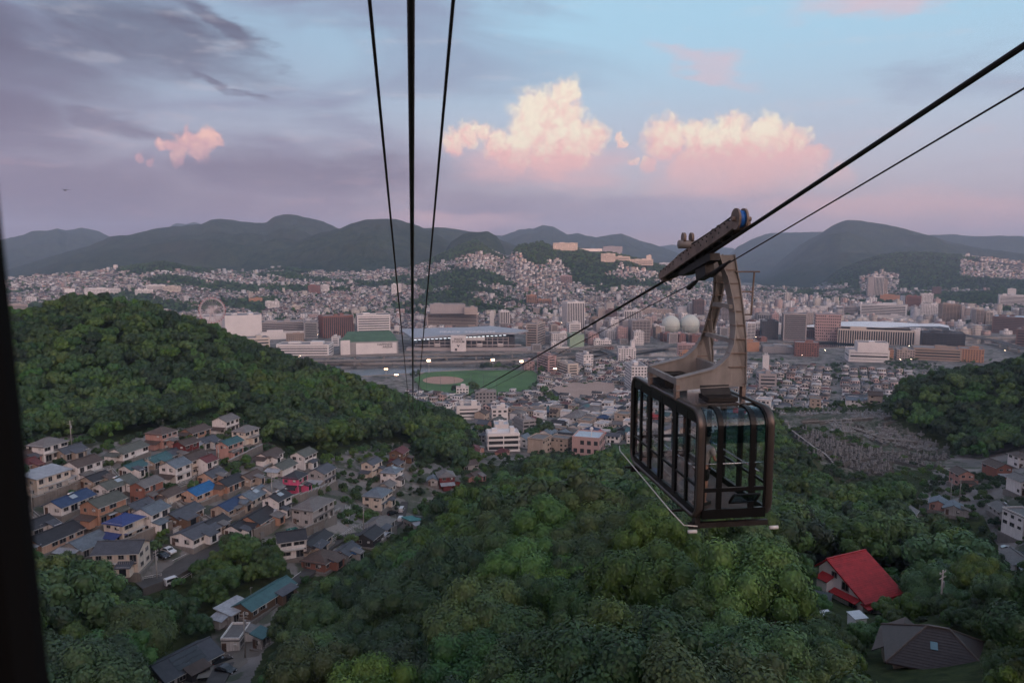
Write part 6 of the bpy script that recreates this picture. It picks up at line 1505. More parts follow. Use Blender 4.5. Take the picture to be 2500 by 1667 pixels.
# ---- everything farther off, too many to tell apart
vq = []; fq = []; cq = []
def quadbox(x, y, z, rz, L, D, hh, wc, rc, roof, rh, win):
    c, s = math.cos(rz), math.sin(rz); b = len(vq)
    P = [(-L/2, -D/2), (L/2, -D/2), (L/2, D/2), (-L/2, D/2)]
    W4 = [(x + u * c - v * s, y + u * s + v * c) for u, v in P]
    for zz_ in (z - 3, z + hh): vq.extend((a, b_, zz_) for a, b_ in W4)
    for k in range(4): fq.append((b + k, b + (k + 1) % 4, b + 4 + (k + 1) % 4, b + 4 + k)); cq.append(wc)
    if roof:
        o = .6; Q = [(-L/2-o, -D/2-o), (L/2+o, -D/2-o), (L/2+o, D/2+o), (-L/2-o, D/2+o)]; hp = (D / 2 if roof == 2 else -o); Rr_ = [(-L/2+hp, 0), (L/2-hp, 0)]
        b2 = len(vq); vq.extend((x + u * c - v * s, y + u * s + v * c, z + hh - .2) for u, v in Q); vq.extend((x + u * c - v * s, y + u * s + v * c, z + hh + rh) for u, v in Rr_)
        fq.extend([(b2, b2 + 1, b2 + 5, b2 + 4), (b2 + 2, b2 + 3, b2 + 4, b2 + 5), (b2 + 3, b2, b2 + 4, b2 + 4), (b2 + 1, b2 + 2, b2 + 5, b2 + 5)]); cq.extend([rc, rc] + ([rc, rc] if roof == 2 else [wc, wc]))
    else:
        fq.append((b + 4, b + 5, b + 6, b + 7)); cq.append(rc)
    if win:
        nf = max(1, int(hh / 3.1)); fh = hh / nf; g = (.045, .045, .05)
        for (u0, v0), (u1, v1), nx, ny in ((P[0], P[1], 0, -1), (P[1], P[2], 1, 0), (P[2], P[3], 0, 1), (P[3], P[0], -1, 0)):
            wx, wy = nx * c - ny * s, nx * s + ny * c
            if wx * -x + wy * -y < 0: continue
            ln = math.hypot(u1 - u0, v1 - v0); nw = max(1, int(ln / win))
            for f_ in range(nf):
                for q in range(nw):
                    t0, t1 = (q + .2) / nw, (q + .8) / nw; b3 = len(vq)
                    for tt, zz_ in ((t0, .3), (t1, .3), (t1, .75), (t0, .75)):
                        u, v = u0 + (u1 - u0) * tt + nx * .12, v0 + (v1 - v0) * tt + ny * .12; vq.append((x + u * c - v * s, y + u * s + v * c, z + (f_ + zz_) * fh))
                    fq.append((b3, b3 + 1, b3 + 2, b3 + 3)); cq.append(g)
wl = [(.66, .61, .59), (.70, .66, .64), (.50, .44, .39), (.40, .36, .34), (.50, .36, .32), (.33, .27, .24), (.58, .52, .45), (.66, .63, .62)]
rl = [(.09, .09, .10), (.06, .058, .06), (.15, .14, .135), (.10, .075, .065), (.12, .13, .145), (.13, .06, .055), (.18, .17, .165)]
for x, y, z, rz, k, _ in STUFFH: quadbox(x, y, z, rz, rnd.uniform(7, 11), rnd.uniform(6, 8), rnd.choice([3, 5.4, 5.4, 5.6, 8.4]), rnd.choice(wl), rnd.choice(rl + [(.34, .32, .31), (.42, .40, .39)]), rnd.choice([1, 1, 2, 0, 0]), rnd.uniform(1.4, 2.2), 2.6)
for x, y, z, rz, W_, Dp, Hh, k in STUFFB:
    if y > 2300: W_ *= rnd.uniform(.5, .9); Dp *= rnd.uniform(.6, .95)
    quadbox(x, y, z, rz, W_, Dp, Hh, rnd.choice(wl), rnd.choice([(.3, .28, .27), (.22, .21, .2), (.4, .38, .37)]), 0, 0, 3.4 if y < 2200 else 7)
    if rnd.random() < .6: quadbox(x, y, z + Hh + 3, rz, W_ * .3, Dp * .4, rnd.uniform(0, 2), rnd.choice(wl), (.3, .28, .27), 0, 0, 0)
# hillside houses
sxx = np.arange(-2600, 2700, 13.5); syy = np.arange(1250, 4200, 13.5); XX, YY = np.meshgrid(sxx, syy)
XX = XX + RNG.uniform(-4, 4, XX.shape); YY = YY + RNG.uniform(-4, 4, YY.shape); x = XX.ravel(); y = YY.ravel(); r = np.hypot(x, y); a = np.degrees(np.arctan2(x, y))
m = (np.abs(a) < 37) & ((r < 3600) | ((a > 25) & (r < 4180))); x, y, r, a = x[m], y[m], r[m], a[m]; z = H(x, y); tf = TREEF(x, y); st_ok = settled(x, y, z, r)
stp = np.clip((z - 10) / 60, 0, 1)
px_, py_ = proj(x, y, z)
rivn = np.interp(x, [v.x for v in RIV_N], [v.y for v in RIV_N])
m = st_ok & (tf < .60 - .03 * stp) & ((z > 12) | (px_ < 500) | ((px_ < 1300) & (y > 1580))) & (RNG.random(len(x)) < .85) & (y > rivn + 60)
cnt = 0
for xi, yi, zi in zip(x[m], y[m], z[m]):
    if not free(xi, yi, 5): continue
    h_ = rnd.choice([3, 5.4, 5.6, 5.6, 6, 8.6]); 
    if rnd.random() < .03: h_ = rnd.uniform(11, 20)
    L = rnd.uniform(7, 11) * (1.5 if h_ > 10 else 1)
    if hides(xi, yi, zi, h_ + 2, L / 2): continue
    big = h_ > 10
    quadbox(xi, yi, zi, rnd.uniform(0, math.pi), L, rnd.uniform(6, 8), h_, rnd.choice(wl), rnd.choice(rl), 0 if big else rnd.choice([1, 1, 1, 2, 2, 0]), rnd.uniform(1.6, 2.6), (3.2 if yi < 2300 or big else 0)); cnt += 1
print('hillside', cnt, 'quads', len(fq))
CM = bpy.data.materials.new('distant_walls'); CM.use_nodes = True; _t = CM.node_tree; _p = _t.nodes['Principled BSDF']; _p.inputs['Roughness'].default_value = .85; _p.inputs['Specular IOR Level'].default_value = .2
_a = _t.nodes.new('ShaderNodeAttribute'); _a.attribute_name = 'tint'; _t.links.new(_a.outputs['Color'], _p.inputs['Base Color'])
tag(link('distant_buildings', np_mesh('distant_buildings', vq, fq, CM, False, np.array(cq, np.float32))), 'mass of distant houses and blocks covering the flat city and the hillsides', None, None, 'stuff')
# lit windows and street lamps here and there
for k in range(46):
    px = rnd.uniform(620, 2480); py = rnd.uniform(770, 905); p = hit(px, py, 600)
    if h1(p.x, p.y) > 30 or inpoly(np.array([p.x]), np.array([p.y]), RIVW)[0]: continue
    t = tag(empty('street_lamp', p), 'small lit street lamp among the city streets', 'street lamp', 'lit street lamps of the city'); MB().tube([(0, 0, 0), (0, 0, 9)], .12, 5).build('mast', NETP, t); MB().box((0, -.4, 9), (.5, .8, .35)).build('lamp', LAMP2, t)
# ------------------------------------------------------------------ cemetery on the slope
GST = mat('grave_granite', (.23, .225, .22), .6, var=.35, scale=.8); GCON = mat('grave_concrete', (.105, .102, .095), .85, var=.35, scale=.6)
gp = []
for i in np.arange(120, 300, 2.9):
    for j in np.arange(270, 540, 3.4): gp.append((i + RNG.uniform(-1.5, 1.5), j + RNG.uniform(-1.7, 1.7)))
gp = np.array(gp); gzv = H(gp[:, 0], gp[:, 1]); gpx, gpy = proj(gp[:, 0], gp[:, 1], gzv); k = inpoly(gpx, gpy, GRAVE) & (fbm(gp[:, 0] / 16, gp[:, 1] / 16, 8, 3) < .50) & (RNG.random(len(gp)) < .85)
gp, gzv = gp[k], gzv[k]; o = np.argsort(np.hypot(gp[:, 0], gp[:, 1])); gp, gzv = gp[o], gzv[o]
protos = []
for q, (hh, nm) in enumerate(((1.5, 'tall grey headstone on a stepped base'), (1.0, 'low dark headstone inside a kerbed plot'), (1.9, 'slim headstone with side lanterns'))):
    t = tag(empty('grave', (0, 0, 0)), nm + ' on the cemetery slope', 'grave', 'graves with ' + nm.replace('headstone', 'headstones'))
    MB().box((0, 0, -.3), (2.3, 2.5, 1.3)).build('plot_base', GCON, t); MB().box((0, .5, .5), (.95, .8, .4)).build('pedestal', GST, t)
    MB().box((0, .5, .7 + hh / 2), (.5 if q != 1 else .8, .42, hh)).build('headstone', GST, t)
    for s in (-1, 1): MB().box((s * 1.08, 0, .55), (.14, 2.4, .5)).build('kerb', GCON, t)
    if q == 2:
        for s in (-1, 1): MB().box((s * .7, -.3, .75), (.28, .28, .9)).build('lantern', GST, t)
    protos.append(t)
reindex(); seen = set(); mbg = MB(); NG = 290
for i, ((x, y), z) in enumerate(zip(gp, gzv)):
    q = rnd.choices((0, 1, 2), (4, 3, 2))[0]; rz = R(25) + rnd.choice((0, math.pi / 2)) + rnd.uniform(-.4, .4); s = rnd.uniform(.65, 1.4)
    if i < NG:
        if q not in seen: seen.add(q); protos[q].location = (x, y, z + .3); protos[q].rotation_euler = (0, 0, rz)
        else: dup(collect(protos[q]), protos[q], (x, y, z + .3), rz, (s, s, s))
    else: mbg.box((x, y, z), (2.4, 2.6, 1.5), rz); mbg.box((x, y, z + 1.5), (.55, .5, 1.8 * s), rz)
if len(gp) > NG: tag(mbg.build('distant_graves', GST), 'remaining grave plots crowding the upper cemetery slope', None, None, 'stuff')
for q_ in range(26):
    px = rnd.uniform(1930, 2270); py = rnd.uniform(1015, 1150); 
    if not inpoly(np.array([px]), np.array([py]), GRAVE)[0]: continue
    p = hit(px, py, 200); L_w = rnd.uniform(6, 16); tag(MB().box((0, 0, .4), (L_w, .4, 2.2)).build('terrace_wall', GCON, None, (p.x, p.y, p.z), R(rnd.choice((20, 25, 112)) + rnd.uniform(-8, 8))), 'short stone terrace wall between grave plots', 'wall', 'terrace walls between grave plots')
for pix, lab in (([(1925,1050),(1990,1100),(2050,1160)], 'stone wall along the lower edge of the cemetery'), ([(2080,1050),(2150,1075),(2240,1085)], 'terrace wall across the cemetery'), ([(1960,1035),(2050,1030),(2130,1025)], 'upper terrace wall of the cemetery')): wall(pix, 1.4, lab, m=GCON)
# ------------------------------------------------------------------ trees
def leaf_mat(name, c0, c1, c2):
    m = bpy.data.materials.new(name); m.use_nodes = True; t = m.node_tree; p = t.nodes['Principled BSDF']; p.inputs['Roughness'].default_value = .55; p.inputs['Specular IOR Level'].default_value = .35
    oi = t.nodes.new('ShaderNodeObjectInfo'); r_ = E(oi.outputs['Random'], t); tcn = t.nodes.new('ShaderNodeTexCoord'); v = E(tcn.outputs['Object'], t)
    n = noise(t, v, .9, 3, .6); n2_ = noise(t, v, .28, 2, .5)
    c = rgbmix(t, n.ss(.3, .7), c0, c1); c = rgbmix(t, (n2_.ss(.5, .72) * .6), c, c2)
    hs = t.nodes.new('ShaderNodeHueSaturation'); t.links.new(c.s, hs.inputs['Color']); t.links.new(((r_ * .03) + .487).s, hs.inputs['Hue']); t.links.new((((r_ * 7.31)._m('FRACT')) * .66 + .60).s, hs.inputs['Value']); t.links.new((((r_ * 3.77)._m('FRACT')) * .25 + .82).s, hs.inputs['Saturation'])
    t.links.new(hs.outputs[0], p.inputs['Base Color'])
    tl = t.nodes.new('ShaderNodeBsdfTranslucent'); t.links.new(hs.outputs[0], tl.inputs[0]); mx = t.nodes.new('ShaderNodeMixShader'); mx.inputs[0].default_value = .10
    out = t.nodes['Material Output']; t.links.new(p.outputs[0], mx.inputs[1]); t.links.new(tl.outputs[0], mx.inputs[2]); t.links.new(mx.outputs[0], out.inputs[0]); return m
LEAF = [leaf_mat('leaf_mid', (.036, .078, .017), (.084, .156, .030), (.124, .200, .040)), leaf_mat('leaf_dark', (.018, .044, .016), (.042, .084, .026), (.060, .110, .032)),
        leaf_mat('leaf_yellow', (.044, .086, .018), (.098, .160, .032), (.140, .195, .038)), leaf_mat('leaf_cool', (.030, .082, .022), (.074, .162, .040), (.108, .208, .054))]
LEAFN = ['mid green', 'dark green', 'yellow-green', 'fresh green']
BARK = mat('bark', (.085, .065, .05), .9, var=.35, scale=3)
def crown_mesh(name, seed, nleaf, size, nlobe, Rr_=4.4, Hc=7.4, core=True):
    """clumps of leaf-sized faces spread over many lobes; crown base at z = 2.4"""
    r = np.random.default_rng(seed); lob = []
    for i in range(nlobe):
        u = r.normal(size=3); u /= np.linalg.norm(u); u[2] = abs(u[2]) * .9 - .18 if r.random() < .85 else u[2]
        k = .62 + .38 * r.random(); c = np.array([u[0] * Rr_ * k, u[1] * Rr_ * k, 2.4 + Hc * .42 + u[2] * Hc * .55 * k]); lob.append((c, Rr_ * (.20 + .20 * r.random())))
    lob.append((np.array([0, 0, 2.4 + Hc * .45]), Rr_ * .55))
    w_ = np.array([q[1] ** 2 for q in lob]); w_ /= w_.sum(); li = r.choice(len(lob), nleaf, p=w_)
    C = np.array([q[0] for q in lob])[li]; Q = np.array([q[1] for q in lob])[li]
    d = r.normal(size=(nleaf, 3)); d /= np.linalg.norm(d, axis=1)[:, None]; d[:, 2] = np.where(d[:, 2] < -.55, -d[:, 2], d[:, 2])
    P_ = C + d * (Q * (.80 + .30 * r.random(nleaf) ** 1.5))[:, None]
    nrm = d + r.normal(size=(nleaf, 3)) * .22 + np.array([0, 0, .12]); nrm /= np.linalg.norm(nrm, axis=1)[:, None]
    a = np.cross(nrm, r.normal(size=(nleaf, 3))); a /= np.linalg.norm(a, axis=1)[:, None]; b = np.cross(nrm, a)
    s = size * (.6 + .8 * r.random(nleaf))[:, None]
    v = np.stack([P_ - a * s * .62, P_ - b * s * .36 + nrm * s * .10, P_ + a * s * .62, P_ + b * s * .36 + nrm * s * .10], 1).reshape(-1, 3); f = np.arange(nleaf * 4).reshape(-1, 4)
    if core:
        vv = [v]; ff = [f]; k = len(v)
        sp = MB(); sphere(sp, (0, 0, 0), 1, 8, 5); sv = np.array(sp.v); sf = np.array(sp.f)
        for c, q in lob: vv.append(sv * q * .80 + c); ff.append(sf + k); k += len(sv)
        v = np.concatenate(vv); f = np.concatenate(ff)
    return np_mesh(name, v, f, LEAF[0])
def trunk_mesh(seed):
    r = random.Random(seed); mb = MB(); h = 4.2; mb.tube([(0, 0, -1.2), (.1, .05, 1.5), (r.uniform(-.3, .3), r.uniform(-.3, .3), h)], [.30, .22, .15], 7)
    for k in range(5):
        a = k * 1.26 + r.uniform(-.3, .3); z = r.uniform(1.8, 3.6); q = r.uniform(2.0, 3.2); mb.tube([(0.05, 0, z), (math.cos(a) * q * .5, math.sin(a) * q * .5, z + 1.3), (math.cos(a) * q, math.sin(a) * q, z + 2.4)], [.13, .08, .03], 5)
    return mb.mesh('trunk', BARK)
NEAR = [crown_mesh('crown', 50 + k, 17000, .215, 30) for k in range(4)]
MIDC = [crown_mesh('crown', 70 + k, 4200, .44, 22) for k in range(4)]
FARC = [crown_mesh('crown', 90 + k, 1500, .70, 15) for k in range(4)]
TINYC = [crown_mesh('crown', 110 + k, 130, 2.3, 7) for k in range(3)]
TRK = [trunk_mesh(k) for k in range(3)]
OCCA[0] = np.array(OCC)
POLY = [(VILL, 20, 480), (RHOUSE, 20, 420), (LOT, 20, 230), (REDH, 20, 200), (BROWN, 20, 130), (GARDEN, 20, 200), (GRAVE, 20, 560)]
def clear(px, py, r):
    m = np.zeros(px.shape, bool)
    for P_, a, b in POLY: m |= inpoly(px, py, P_) & (r > a) & (r < b)
    return m
def forest(step, r0, r1, seed, lo=.72, hi=1.3):
    g = np.random.default_rng(seed); xs = np.arange(-460, 470, step); ys = np.arange(14, r1 + 30, step); X_, Y_ = np.meshgrid(xs, ys); X_ = (X_ + (np.arange(len(ys)) % 2)[:, None] * step / 2).ravel(); Y_ = Y_.ravel()
    X_ = X_ + g.uniform(-.38, .38, X_.shape) * step; Y_ = Y_ + g.uniform(-.38, .38, X_.shape) * step
    r = np.hypot(X_, Y_); m = (r >= r0) & (r < r1) & (np.abs(np.degrees(np.arctan2(X_, Y_))) < 41); X_, Y_, r = X_[m], Y_[m], r[m]
    Z_ = H(X_, Y_); sc_ = g.uniform(lo, hi, len(X_)) * (1 + .25 * (fbm(X_ / 30, Y_ / 30, 2, 2) - .5) * 2)
    px, py = proj(X_, Y_, Z_); base = clear(px, py, r)
    town_ = inpoly(px, py, TOWNP) & (r > 395)
    keep = ~base & ~town_
    for f_ in (1.0, .62, .36):
        pass
    a = OCCA[0]; d2 = (X_[:, None] - a[None, :, 0]) ** 2 + (Y_[:, None] - a[None, :, 1]) ** 2; hitb = (d2 < (a[None, :, 2] + 1.5) ** 2).any(1); keep &= ~hitb
    X_, Y_, Z_, r, sc_ = X_[keep], Y_[keep], Z_[keep], r[keep], sc_[keep]
    def over(s): 
        bad = np.zeros(len(X_), bool)
        for hh in (9.6, 6.0):
            px, py = proj(X_, Y_, Z_ + hh * s); bad |= clear(px, py, r) | (inpoly(px, py, TOWNP) & (r > 120))
        for sd_ in (-4.4, 4.4):
            for hh in (3.8, 6.2, 8.0): px, py = proj(X_ + sd_ * s * (.8 if hh > 7 else 1), Y_, Z_ + hh * s); bad |= clear(px, py, r)
        return bad
    for _ in range(3): bad = over(sc_); sc_ = np.where(bad, sc_ * .68, sc_)
    bad = over(sc_); m = ~bad | (sc_ < .42)
    return X_[m], Y_[m], Z_[m], r[m], sc_[m]
xn, yn, zn, rn, sn = forest(7.0, 46, 250, 1, .82, 1.9)
xm, ym, zm, rm, sm_ = forest(6.4, 250, 640, 2)
# shrubs and small trees between the village houses
g = np.random.default_rng(5); X_ = g.uniform(-175, 190, 14000); Y_ = np.where(g.random(14000) < .12, g.uniform(70, 150, 14000), g.uniform(110, 420, 14000)); Z_ = H(X_, Y_); px, py = proj(X_, Y_, Z_); r = np.hypot(X_, Y_)
m = (inpoly(px, py, VILL) | inpoly(px, py, [(1950,1400),(2230,1400),(2260,1500),(2460,1560),(2460,1690),(2100,1690),(2090,1560),(1960,1560)]) | inpoly(px, py, RHOUSE) | inpoly(px, py, GRAVE) & (fbm(X_ / 16, Y_ / 16, 8, 3) > .475)) & (r < 520); a = OCCA[0]; d2 = ((X_[:, None] - a[None, :, 0]) ** 2 + (Y_[:, None] - a[None, :, 1]) ** 2) < (a[None, :, 2] + .8) ** 2
m &= ~d2.any(1) & ~inpoly(px, py, [(1985,1400),(2090,1380),(2200,1500),(2110,1545),(2000,1530)]); lotp = inpoly(px, py, [(330,1440),(340,1400),(440,1340),(560,1300),(570,1330),(470,1400),(440,1440)]) | inpoly(px, py, [(930,1330),(1000,1210),(1010,1300),(960,1330)]); m &= ~lotp
m &= g.random(14000) < .55
ptx, pty = proj(X_, Y_, Z_ + 3.2); m &= ~((inpoly(ptx, pty, BROWN) | inpoly(ptx, pty, REDH)) & (r < 160))
xs_, ys_, zs_, rs_ = X_[m], Y_[m], Z_[m], r[m]; ss_ = g.uniform(.12, .42, len(xs_))
# bushes round the two houses on the near slope
for _ in range(230):
    px0, py0 = g.uniform(1940, 2520), g.uniform(1470, 1740)
    if clear(np.array([px0]), np.array([py0]), np.array([90.0]))[0]: continue
    p = hit(px0, py0, 40); s0 = g.uniform(.22, .5); rr0 = math.hypot(p.x, p.y)
    if rr0 > 165 or min((p.x - q[0]) ** 2 + (p.y - q[1]) ** 2 - (q[2] * .75) ** 2 for q in OCC) < 0: continue
    tp = [proj(np.array(p.x + dx * s0), np.array(p.y), np.array(p.z + hh * s0)) for dx, hh in ((0, 8.6), (-4, 5.5), (4, 5.5))]
    if any(inpoly(np.array([a_]), np.array([b_]), BROWN)[0] or inpoly(np.array([a_]), np.array([b_]), REDH)[0] for a_, b_ in tp): continue
    xs_ = np.append(xs_, p.x); ys_ = np.append(ys_, p.y); zs_ = np.append(zs_, p.z); rs_ = np.append(rs_, rr0); ss_ = np.append(ss_, s0)
# the thicket between the car park and the teal roof
for _ in range(46):
    px0, py0 = g.uniform(470, 700), g.uniform(1345, 1490)
    if not inpoly(np.array([px0]), np.array([py0]), [(480,1410),(560,1350),(640,1345),(690,1405),(640,1450),(560,1490),(490,1500)])[0]: continue
    p = hit(px0, py0, 60)
    if min((p.x - q[0]) ** 2 + (p.y - q[1]) ** 2 - (q[2] * .8) ** 2 for q in OCC) < 0: continue
    xs_ = np.append(xs_, p.x); ys_ = np.append(ys_, p.y); zs_ = np.append(zs_, p.z); rs_ = np.append(rs_, 160.0); ss_ = np.append(ss_, g.uniform(.4, .72))
# trees among the town streets
X_ = g.uniform(-260, 900, 9000); Y_ = g.uniform(420, 1180, 9000); Z_ = H(X_, Y_); px, py = proj(X_, Y_, Z_); r = np.hypot(X_, Y_)
m = ((inpoly(px, py, TOWNP) & (r > 410)) | (r > 700)) & (px > 1000) & (px < 2600) & ~inpoly(X_, Y_, RIVW) & ~inpoly(X_, Y_, FIELDW) & ~inpoly(px, py, YARD) & (fbm(X_ / 40, Y_ / 40, 14, 3) > .52)
d2 = ((X_[:, None] - a[None, :, 0]) ** 2 + (Y_[:, None] - a[None, :, 1]) ** 2) < (a[None, :, 2]) ** 2; m &= ~d2.any(1)
xt, yt_, zt_, rt = X_[m], Y_[m], Z_[m], r[m]; stt = g.uniform(.28, .7, len(xt))
# big trees by the field and along the yard
for px, py, s in ((1112,958,1.1),(1155,955,1.5),(1165,958,1.3),(1190,906,1.6),(1215,905,1.4),(1180,905,1.2),(1320,912,1.3),(1345,905,1.2),(1380,958,1.0),(1400,952,1.0),(1425,950,1.1),(1440,948,1.1),(1460,944,1.0),(1330,965,1.3),(1340,980,1.3),(1325,990,1.2),(1355,985,1.1),(1310,1065,1.5),(1330,1075,1.5),(1300,1085,1.3)):
    p = hit(px, py, 300); xt = np.append(xt, p.x); yt_ = np.append(yt_, p.y); zt_ = np.append(zt_, p.z); rt = np.append(rt, math.hypot(p.x, p.y)); stt = np.append(stt, s)
# woods on the far slopes
X_, Y_ = np.meshgrid(np.arange(-2700, 2900, 14.0), np.arange(1000, 4300, 14.0)); X_ = (X_ + g.uniform(-6, 6, X_.shape)).ravel(); Y_ = (Y_ + g.uniform(-6, 6, Y_.shape)).ravel(); r = np.hypot(X_, Y_); az_ = np.abs(np.degrees(np.arctan2(X_, Y_)))
m = (az_ < 37.5) & (r > 1500) & (r < 4300); X_, Y_, r = X_[m], Y_[m], r[m]; Z_ = H(X_, Y_); tf = TREEF(X_, Y_); stp = np.clip((Z_ - 10) / 60, 0, 1); st_ok = settled(X_, Y_, Z_, r)
m = (Z_ > 8) & ((tf > .585 - .03 * stp) | ~st_ok | (g.random(len(X_)) < .16)); X_, Y_, Z_, r = X_[m], Y_[m], Z_[m], r[m]
d2 = np.zeros(len(X_), bool)
for q in OCCA[0][np.hypot(OCCA[0][:, 0], OCCA[0][:, 1]) > 1300]: d2 |= (X_ - q[0]) ** 2 + (Y_ - q[1]) ** 2 < (q[2] * 1.0) ** 2
xf, yf, zf = X_[~d2], Y_[~d2], Z_[~d2]; sf_ = g.uniform(.8, 1.5, len(xf))
# --- the trees that show largest stand as things of their own
show = sn / rn; order = np.argsort(-show); pxa, pya = proj(xn, yn, zn + 6 * sn); vis = (pxa > 60) & (pxa < 2540) & (pya < 1760); order = [i for i in order if vis[i]]
NT = 296; ind = order[:NT]; indset = np.zeros(len(xn), bool); indset[ind] = True
def region(px, py):
    if px < 720: return 'on the slope below the village terraces'
    if px > 1930 and py > 1250: return 'around the red-roofed house'
    if px > 1750: return 'on the slope under the cemetery'
    if px > 1480: return 'in the gully beneath the other cabin'
    return 'on the ridge beneath the near ropes'
def size_word(s): return 'small' if s < .62 else ('tall' if s > 1.12 else 'round')
colf = fbm(xn / 16, yn / 16, 41, 2)
for i in ind:
    x, y, z, s = float(xn[i]), float(yn[i]), float(zn[i]), float(sn[i]); c = int(np.clip(np.digitize(colf[i] + rnd.uniform(-.13, .13), (.43, .55, .68)), 0, 3)); c = (1, 0, 3, 2)[c]
    rg = region(pxa[i], pya[i]); lab = '%s %s broadleaf tree %s' % (size_word(s), LEAFN[c], rg)
    t = tag(empty('tree', (x, y, z - .3), rnd.uniform(0, 6.28)), lab, 'tree', '%s %s trees %s' % (size_word(s), LEAFN[c], rg)); t.scale = (s, s, s * rnd.uniform(.85, 1.1))
    link('trunk', TRK[i % 3], t); cr_ = link('crown', NEAR[rnd.randrange(4)] if rn[i] < 150 else MIDC[rnd.randrange(4)], t); cr_.material_slots[0].link = 'OBJECT'; cr_.material_slots[0].material = LEAF[c]
# --- the rest of the woods: one mass
PC = bpy.data.collections.new('tree_kinds'); plist = []
def proto_obj(me, c, tag_):
    m2 = me.copy(); m2.materials.clear(); m2.materials.append(LEAF[c]); o = bpy.data.objects.new('kind_%s' % tag_, m2); PC.objects.link(o); return o
K = {}
n_ = 0
for nm, arr in (('b_mid', MIDC), ('c_far', FARC), ('d_tiny', TINYC), ('a_near', NEAR[:2])):
    for q, me in enumerate(arr):
        for c in range(4):
            if nm == 'a_near' and c > 1: continue
            proto_obj(me, c, '%s_%d_%d' % (nm, q, c))
names = sorted(o.name for o in PC.objects)
for i, nme in enumerate(names): K.setdefault(nme[5:5 + (6 if 'near' in nme else 5 if ('mid' in nme or 'far' in nme) else 6)], []).append(i)
print({k_: len(v_) for k_, v_ in K.items()})
def kinds(key, n, cf):
    ids = np.array(K[key]); cols = np.array([int(names[i][-1]) for i in ids]); out = np.zeros(n, int); want = np.digitize(cf + RNG.uniform(-.16, .16, n), (.46, .60, .74)); want = np.array((1, 0, 3, 2))[want]
    for j in range(n):
        opt = ids[cols == want[j]]
        if len(opt) == 0: opt = ids
        out[j] = opt[RNG.integers(len(opt))]
    return out
PTS = []; SCL = []; IDX = []
def put(x, y, z, s, key):
    if len(x) == 0: return
    PTS.append(np.stack([x, y, z - .4], 1)); SCL.append(s); IDX.append(kinds(key, len(x), fbm(x / 22, y / 22, 41, 3)))
rest = ~indset
put(xn[rest & (rn < 90)], yn[rest & (rn < 90)], zn[rest & (rn < 90)], sn[rest & (rn < 90)], 'a_near'); q = rest & (rn >= 90); put(xn[q], yn[q], zn[q], sn[q], 'b_mid')
put(xm, ym, zm, sm_, 'c_far'); put(xs_, ys_, zs_ - .3, ss_, 'b_mid'); put(xt, yt_, zt_, stt, 'c_far'); put(xf, yf, zf - 2, sf_, 'd_tiny')
PTS = np.concatenate(PTS); SCL = np.concatenate(SCL); IDX = np.concatenate(IDX)
print('forest', len(PTS), 'near', len(xn), 'mid', len(xm), 'far', len(xf), 'town', len(xt), 'shrub', len(xs_))
me = bpy.data.meshes.new('woods'); me.vertices.add(len(PTS)); me.vertices.foreach_set('co', PTS.astype(np.float32).ravel())
for nme, ty, arr in (('tscale', 'FLOAT', SCL.astype(np.float32)), ('tkind', 'INT', IDX.astype(np.int32)), ('tturn', 'FLOAT', RNG.uniform(0, 6.28, len(PTS)).astype(np.float32))):
    at = me.attributes.new(nme, ty, 'POINT'); at.data.foreach_set('value', arr)
for m_ in LEAF: me.materials.append(m_)
wo = tag(link('woods', me), 'dense evergreen woods covering the hills and filling gaps between houses', None, None, 'stuff')
ng = bpy.data.node_groups.new('plant_woods', 'GeometryNodeTree'); ng.interface.new_socket('Geometry', in_out='INPUT', socket_type='NodeSocketGeometry'); ng.interface.new_socket('Geometry', in_out='OUTPUT', socket_type='NodeSocketGeometry')
gi = ng.nodes.new('NodeGroupInput'); go = ng.nodes.new('NodeGroupOutput'); ip = ng.nodes.new('GeometryNodeInstanceOnPoints'); ci = ng.nodes.new('GeometryNodeCollectionInfo')
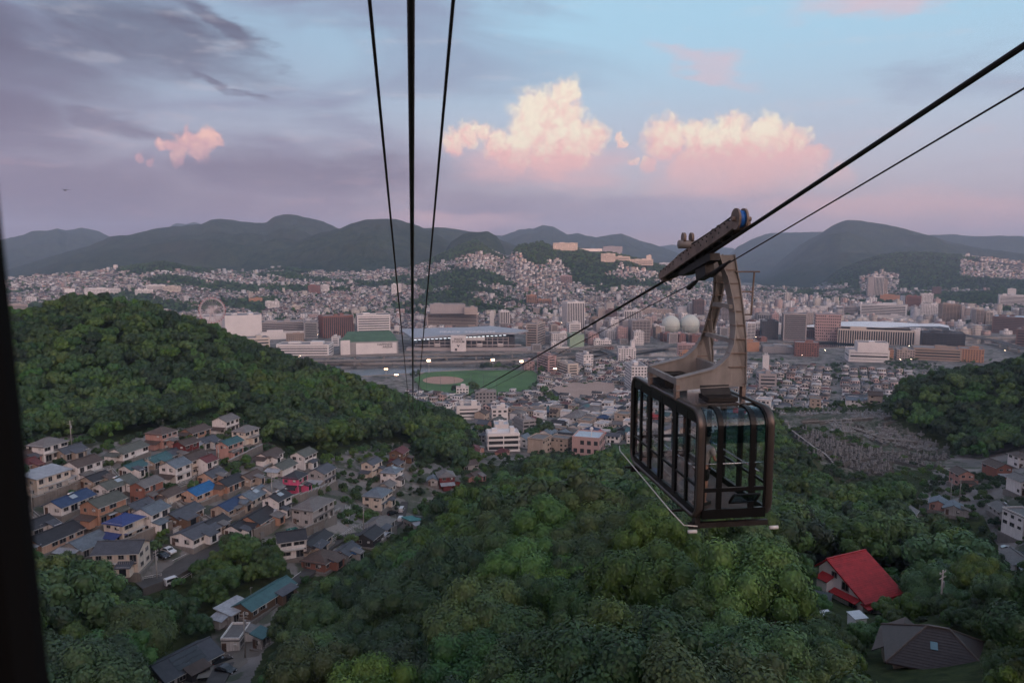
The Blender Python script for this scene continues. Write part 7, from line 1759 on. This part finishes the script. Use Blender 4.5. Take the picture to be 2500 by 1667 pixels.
ci.inputs['Collection'].default_value = PC; ci.inputs['Separate Children'].default_value = True; ci.inputs['Reset Children'].default_value = True
def named(nm, ty):
    n = ng.nodes.new('GeometryNodeInputNamedAttribute'); n.data_type = ty; n.inputs['Name'].default_value = nm; return n.outputs['Attribute']
cx = ng.nodes.new('ShaderNodeCombineXYZ'); ng.links.new(named('tturn', 'FLOAT'), cx.inputs[2])
ng.links.new(gi.outputs[0], ip.inputs['Points']); ng.links.new(ci.outputs[0], ip.inputs['Instance']); ip.inputs['Pick Instance'].default_value = True
ng.links.new(named('tkind', 'INT'), ip.inputs['Instance Index']); ng.links.new(cx.outputs[0], ip.inputs['Rotation']); ng.links.new(named('tscale', 'FLOAT'), ip.inputs['Scale']); ng.links.new(ip.outputs[0], go.inputs[0])
md = wo.modifiers.new('plant', 'NODES'); md.node_group = ng
# ------------------------------------------------------------------ a bird far off
bp_ = U(160, 465, 70.0); bd = tag(empty('bird', bp_, R(60)), 'dark bird gliding in the evening sky', 'bird'); BD = mat('bird_feathers', (.02, .018, .018), .8, var=.1)
MB().tube([(0, -.2, 0), (0, 0, .01), (0, .22, 0)], [.015, .05, .02], 8).build('body', BD, bd, smooth=True)
for s in (-1, 1): MB().add([(0, -.07, .02), (s * .22, -.03, .09), (s * .46, -.10, .05), (s * .22, .10, .085), (0, .07, .02), (0, 0, .035), (s * .22, .03, .105)], [(0, 1, 6, 5), (1, 2, 6), (2, 3, 6), (6, 3, 4, 5), (0, 5, 4), (0, 4, 3, 1), (1, 3, 2)]).build('wing', BD, bd)
# ------------------------------------------------------------------ evening haze
hm = bpy.data.materials.new('haze'); hm.use_nodes = True; t = hm.node_tree; t.nodes.clear(); pv = t.nodes.new('ShaderNodeVolumePrincipled'); pv.inputs['Color'].default_value = (.56, .74, 1.0, 1); pv.inputs['Density'].default_value = 8.5e-5
o_ = t.nodes.new('ShaderNodeOutputMaterial'); t.links.new(pv.outputs[0], o_.inputs['Volume'])
tag(MB().box((0, 5300, 364), (22000, 16200, 772)).build('haze', hm), 'thin bluish evening haze over the valley', None, None, 'stuff')
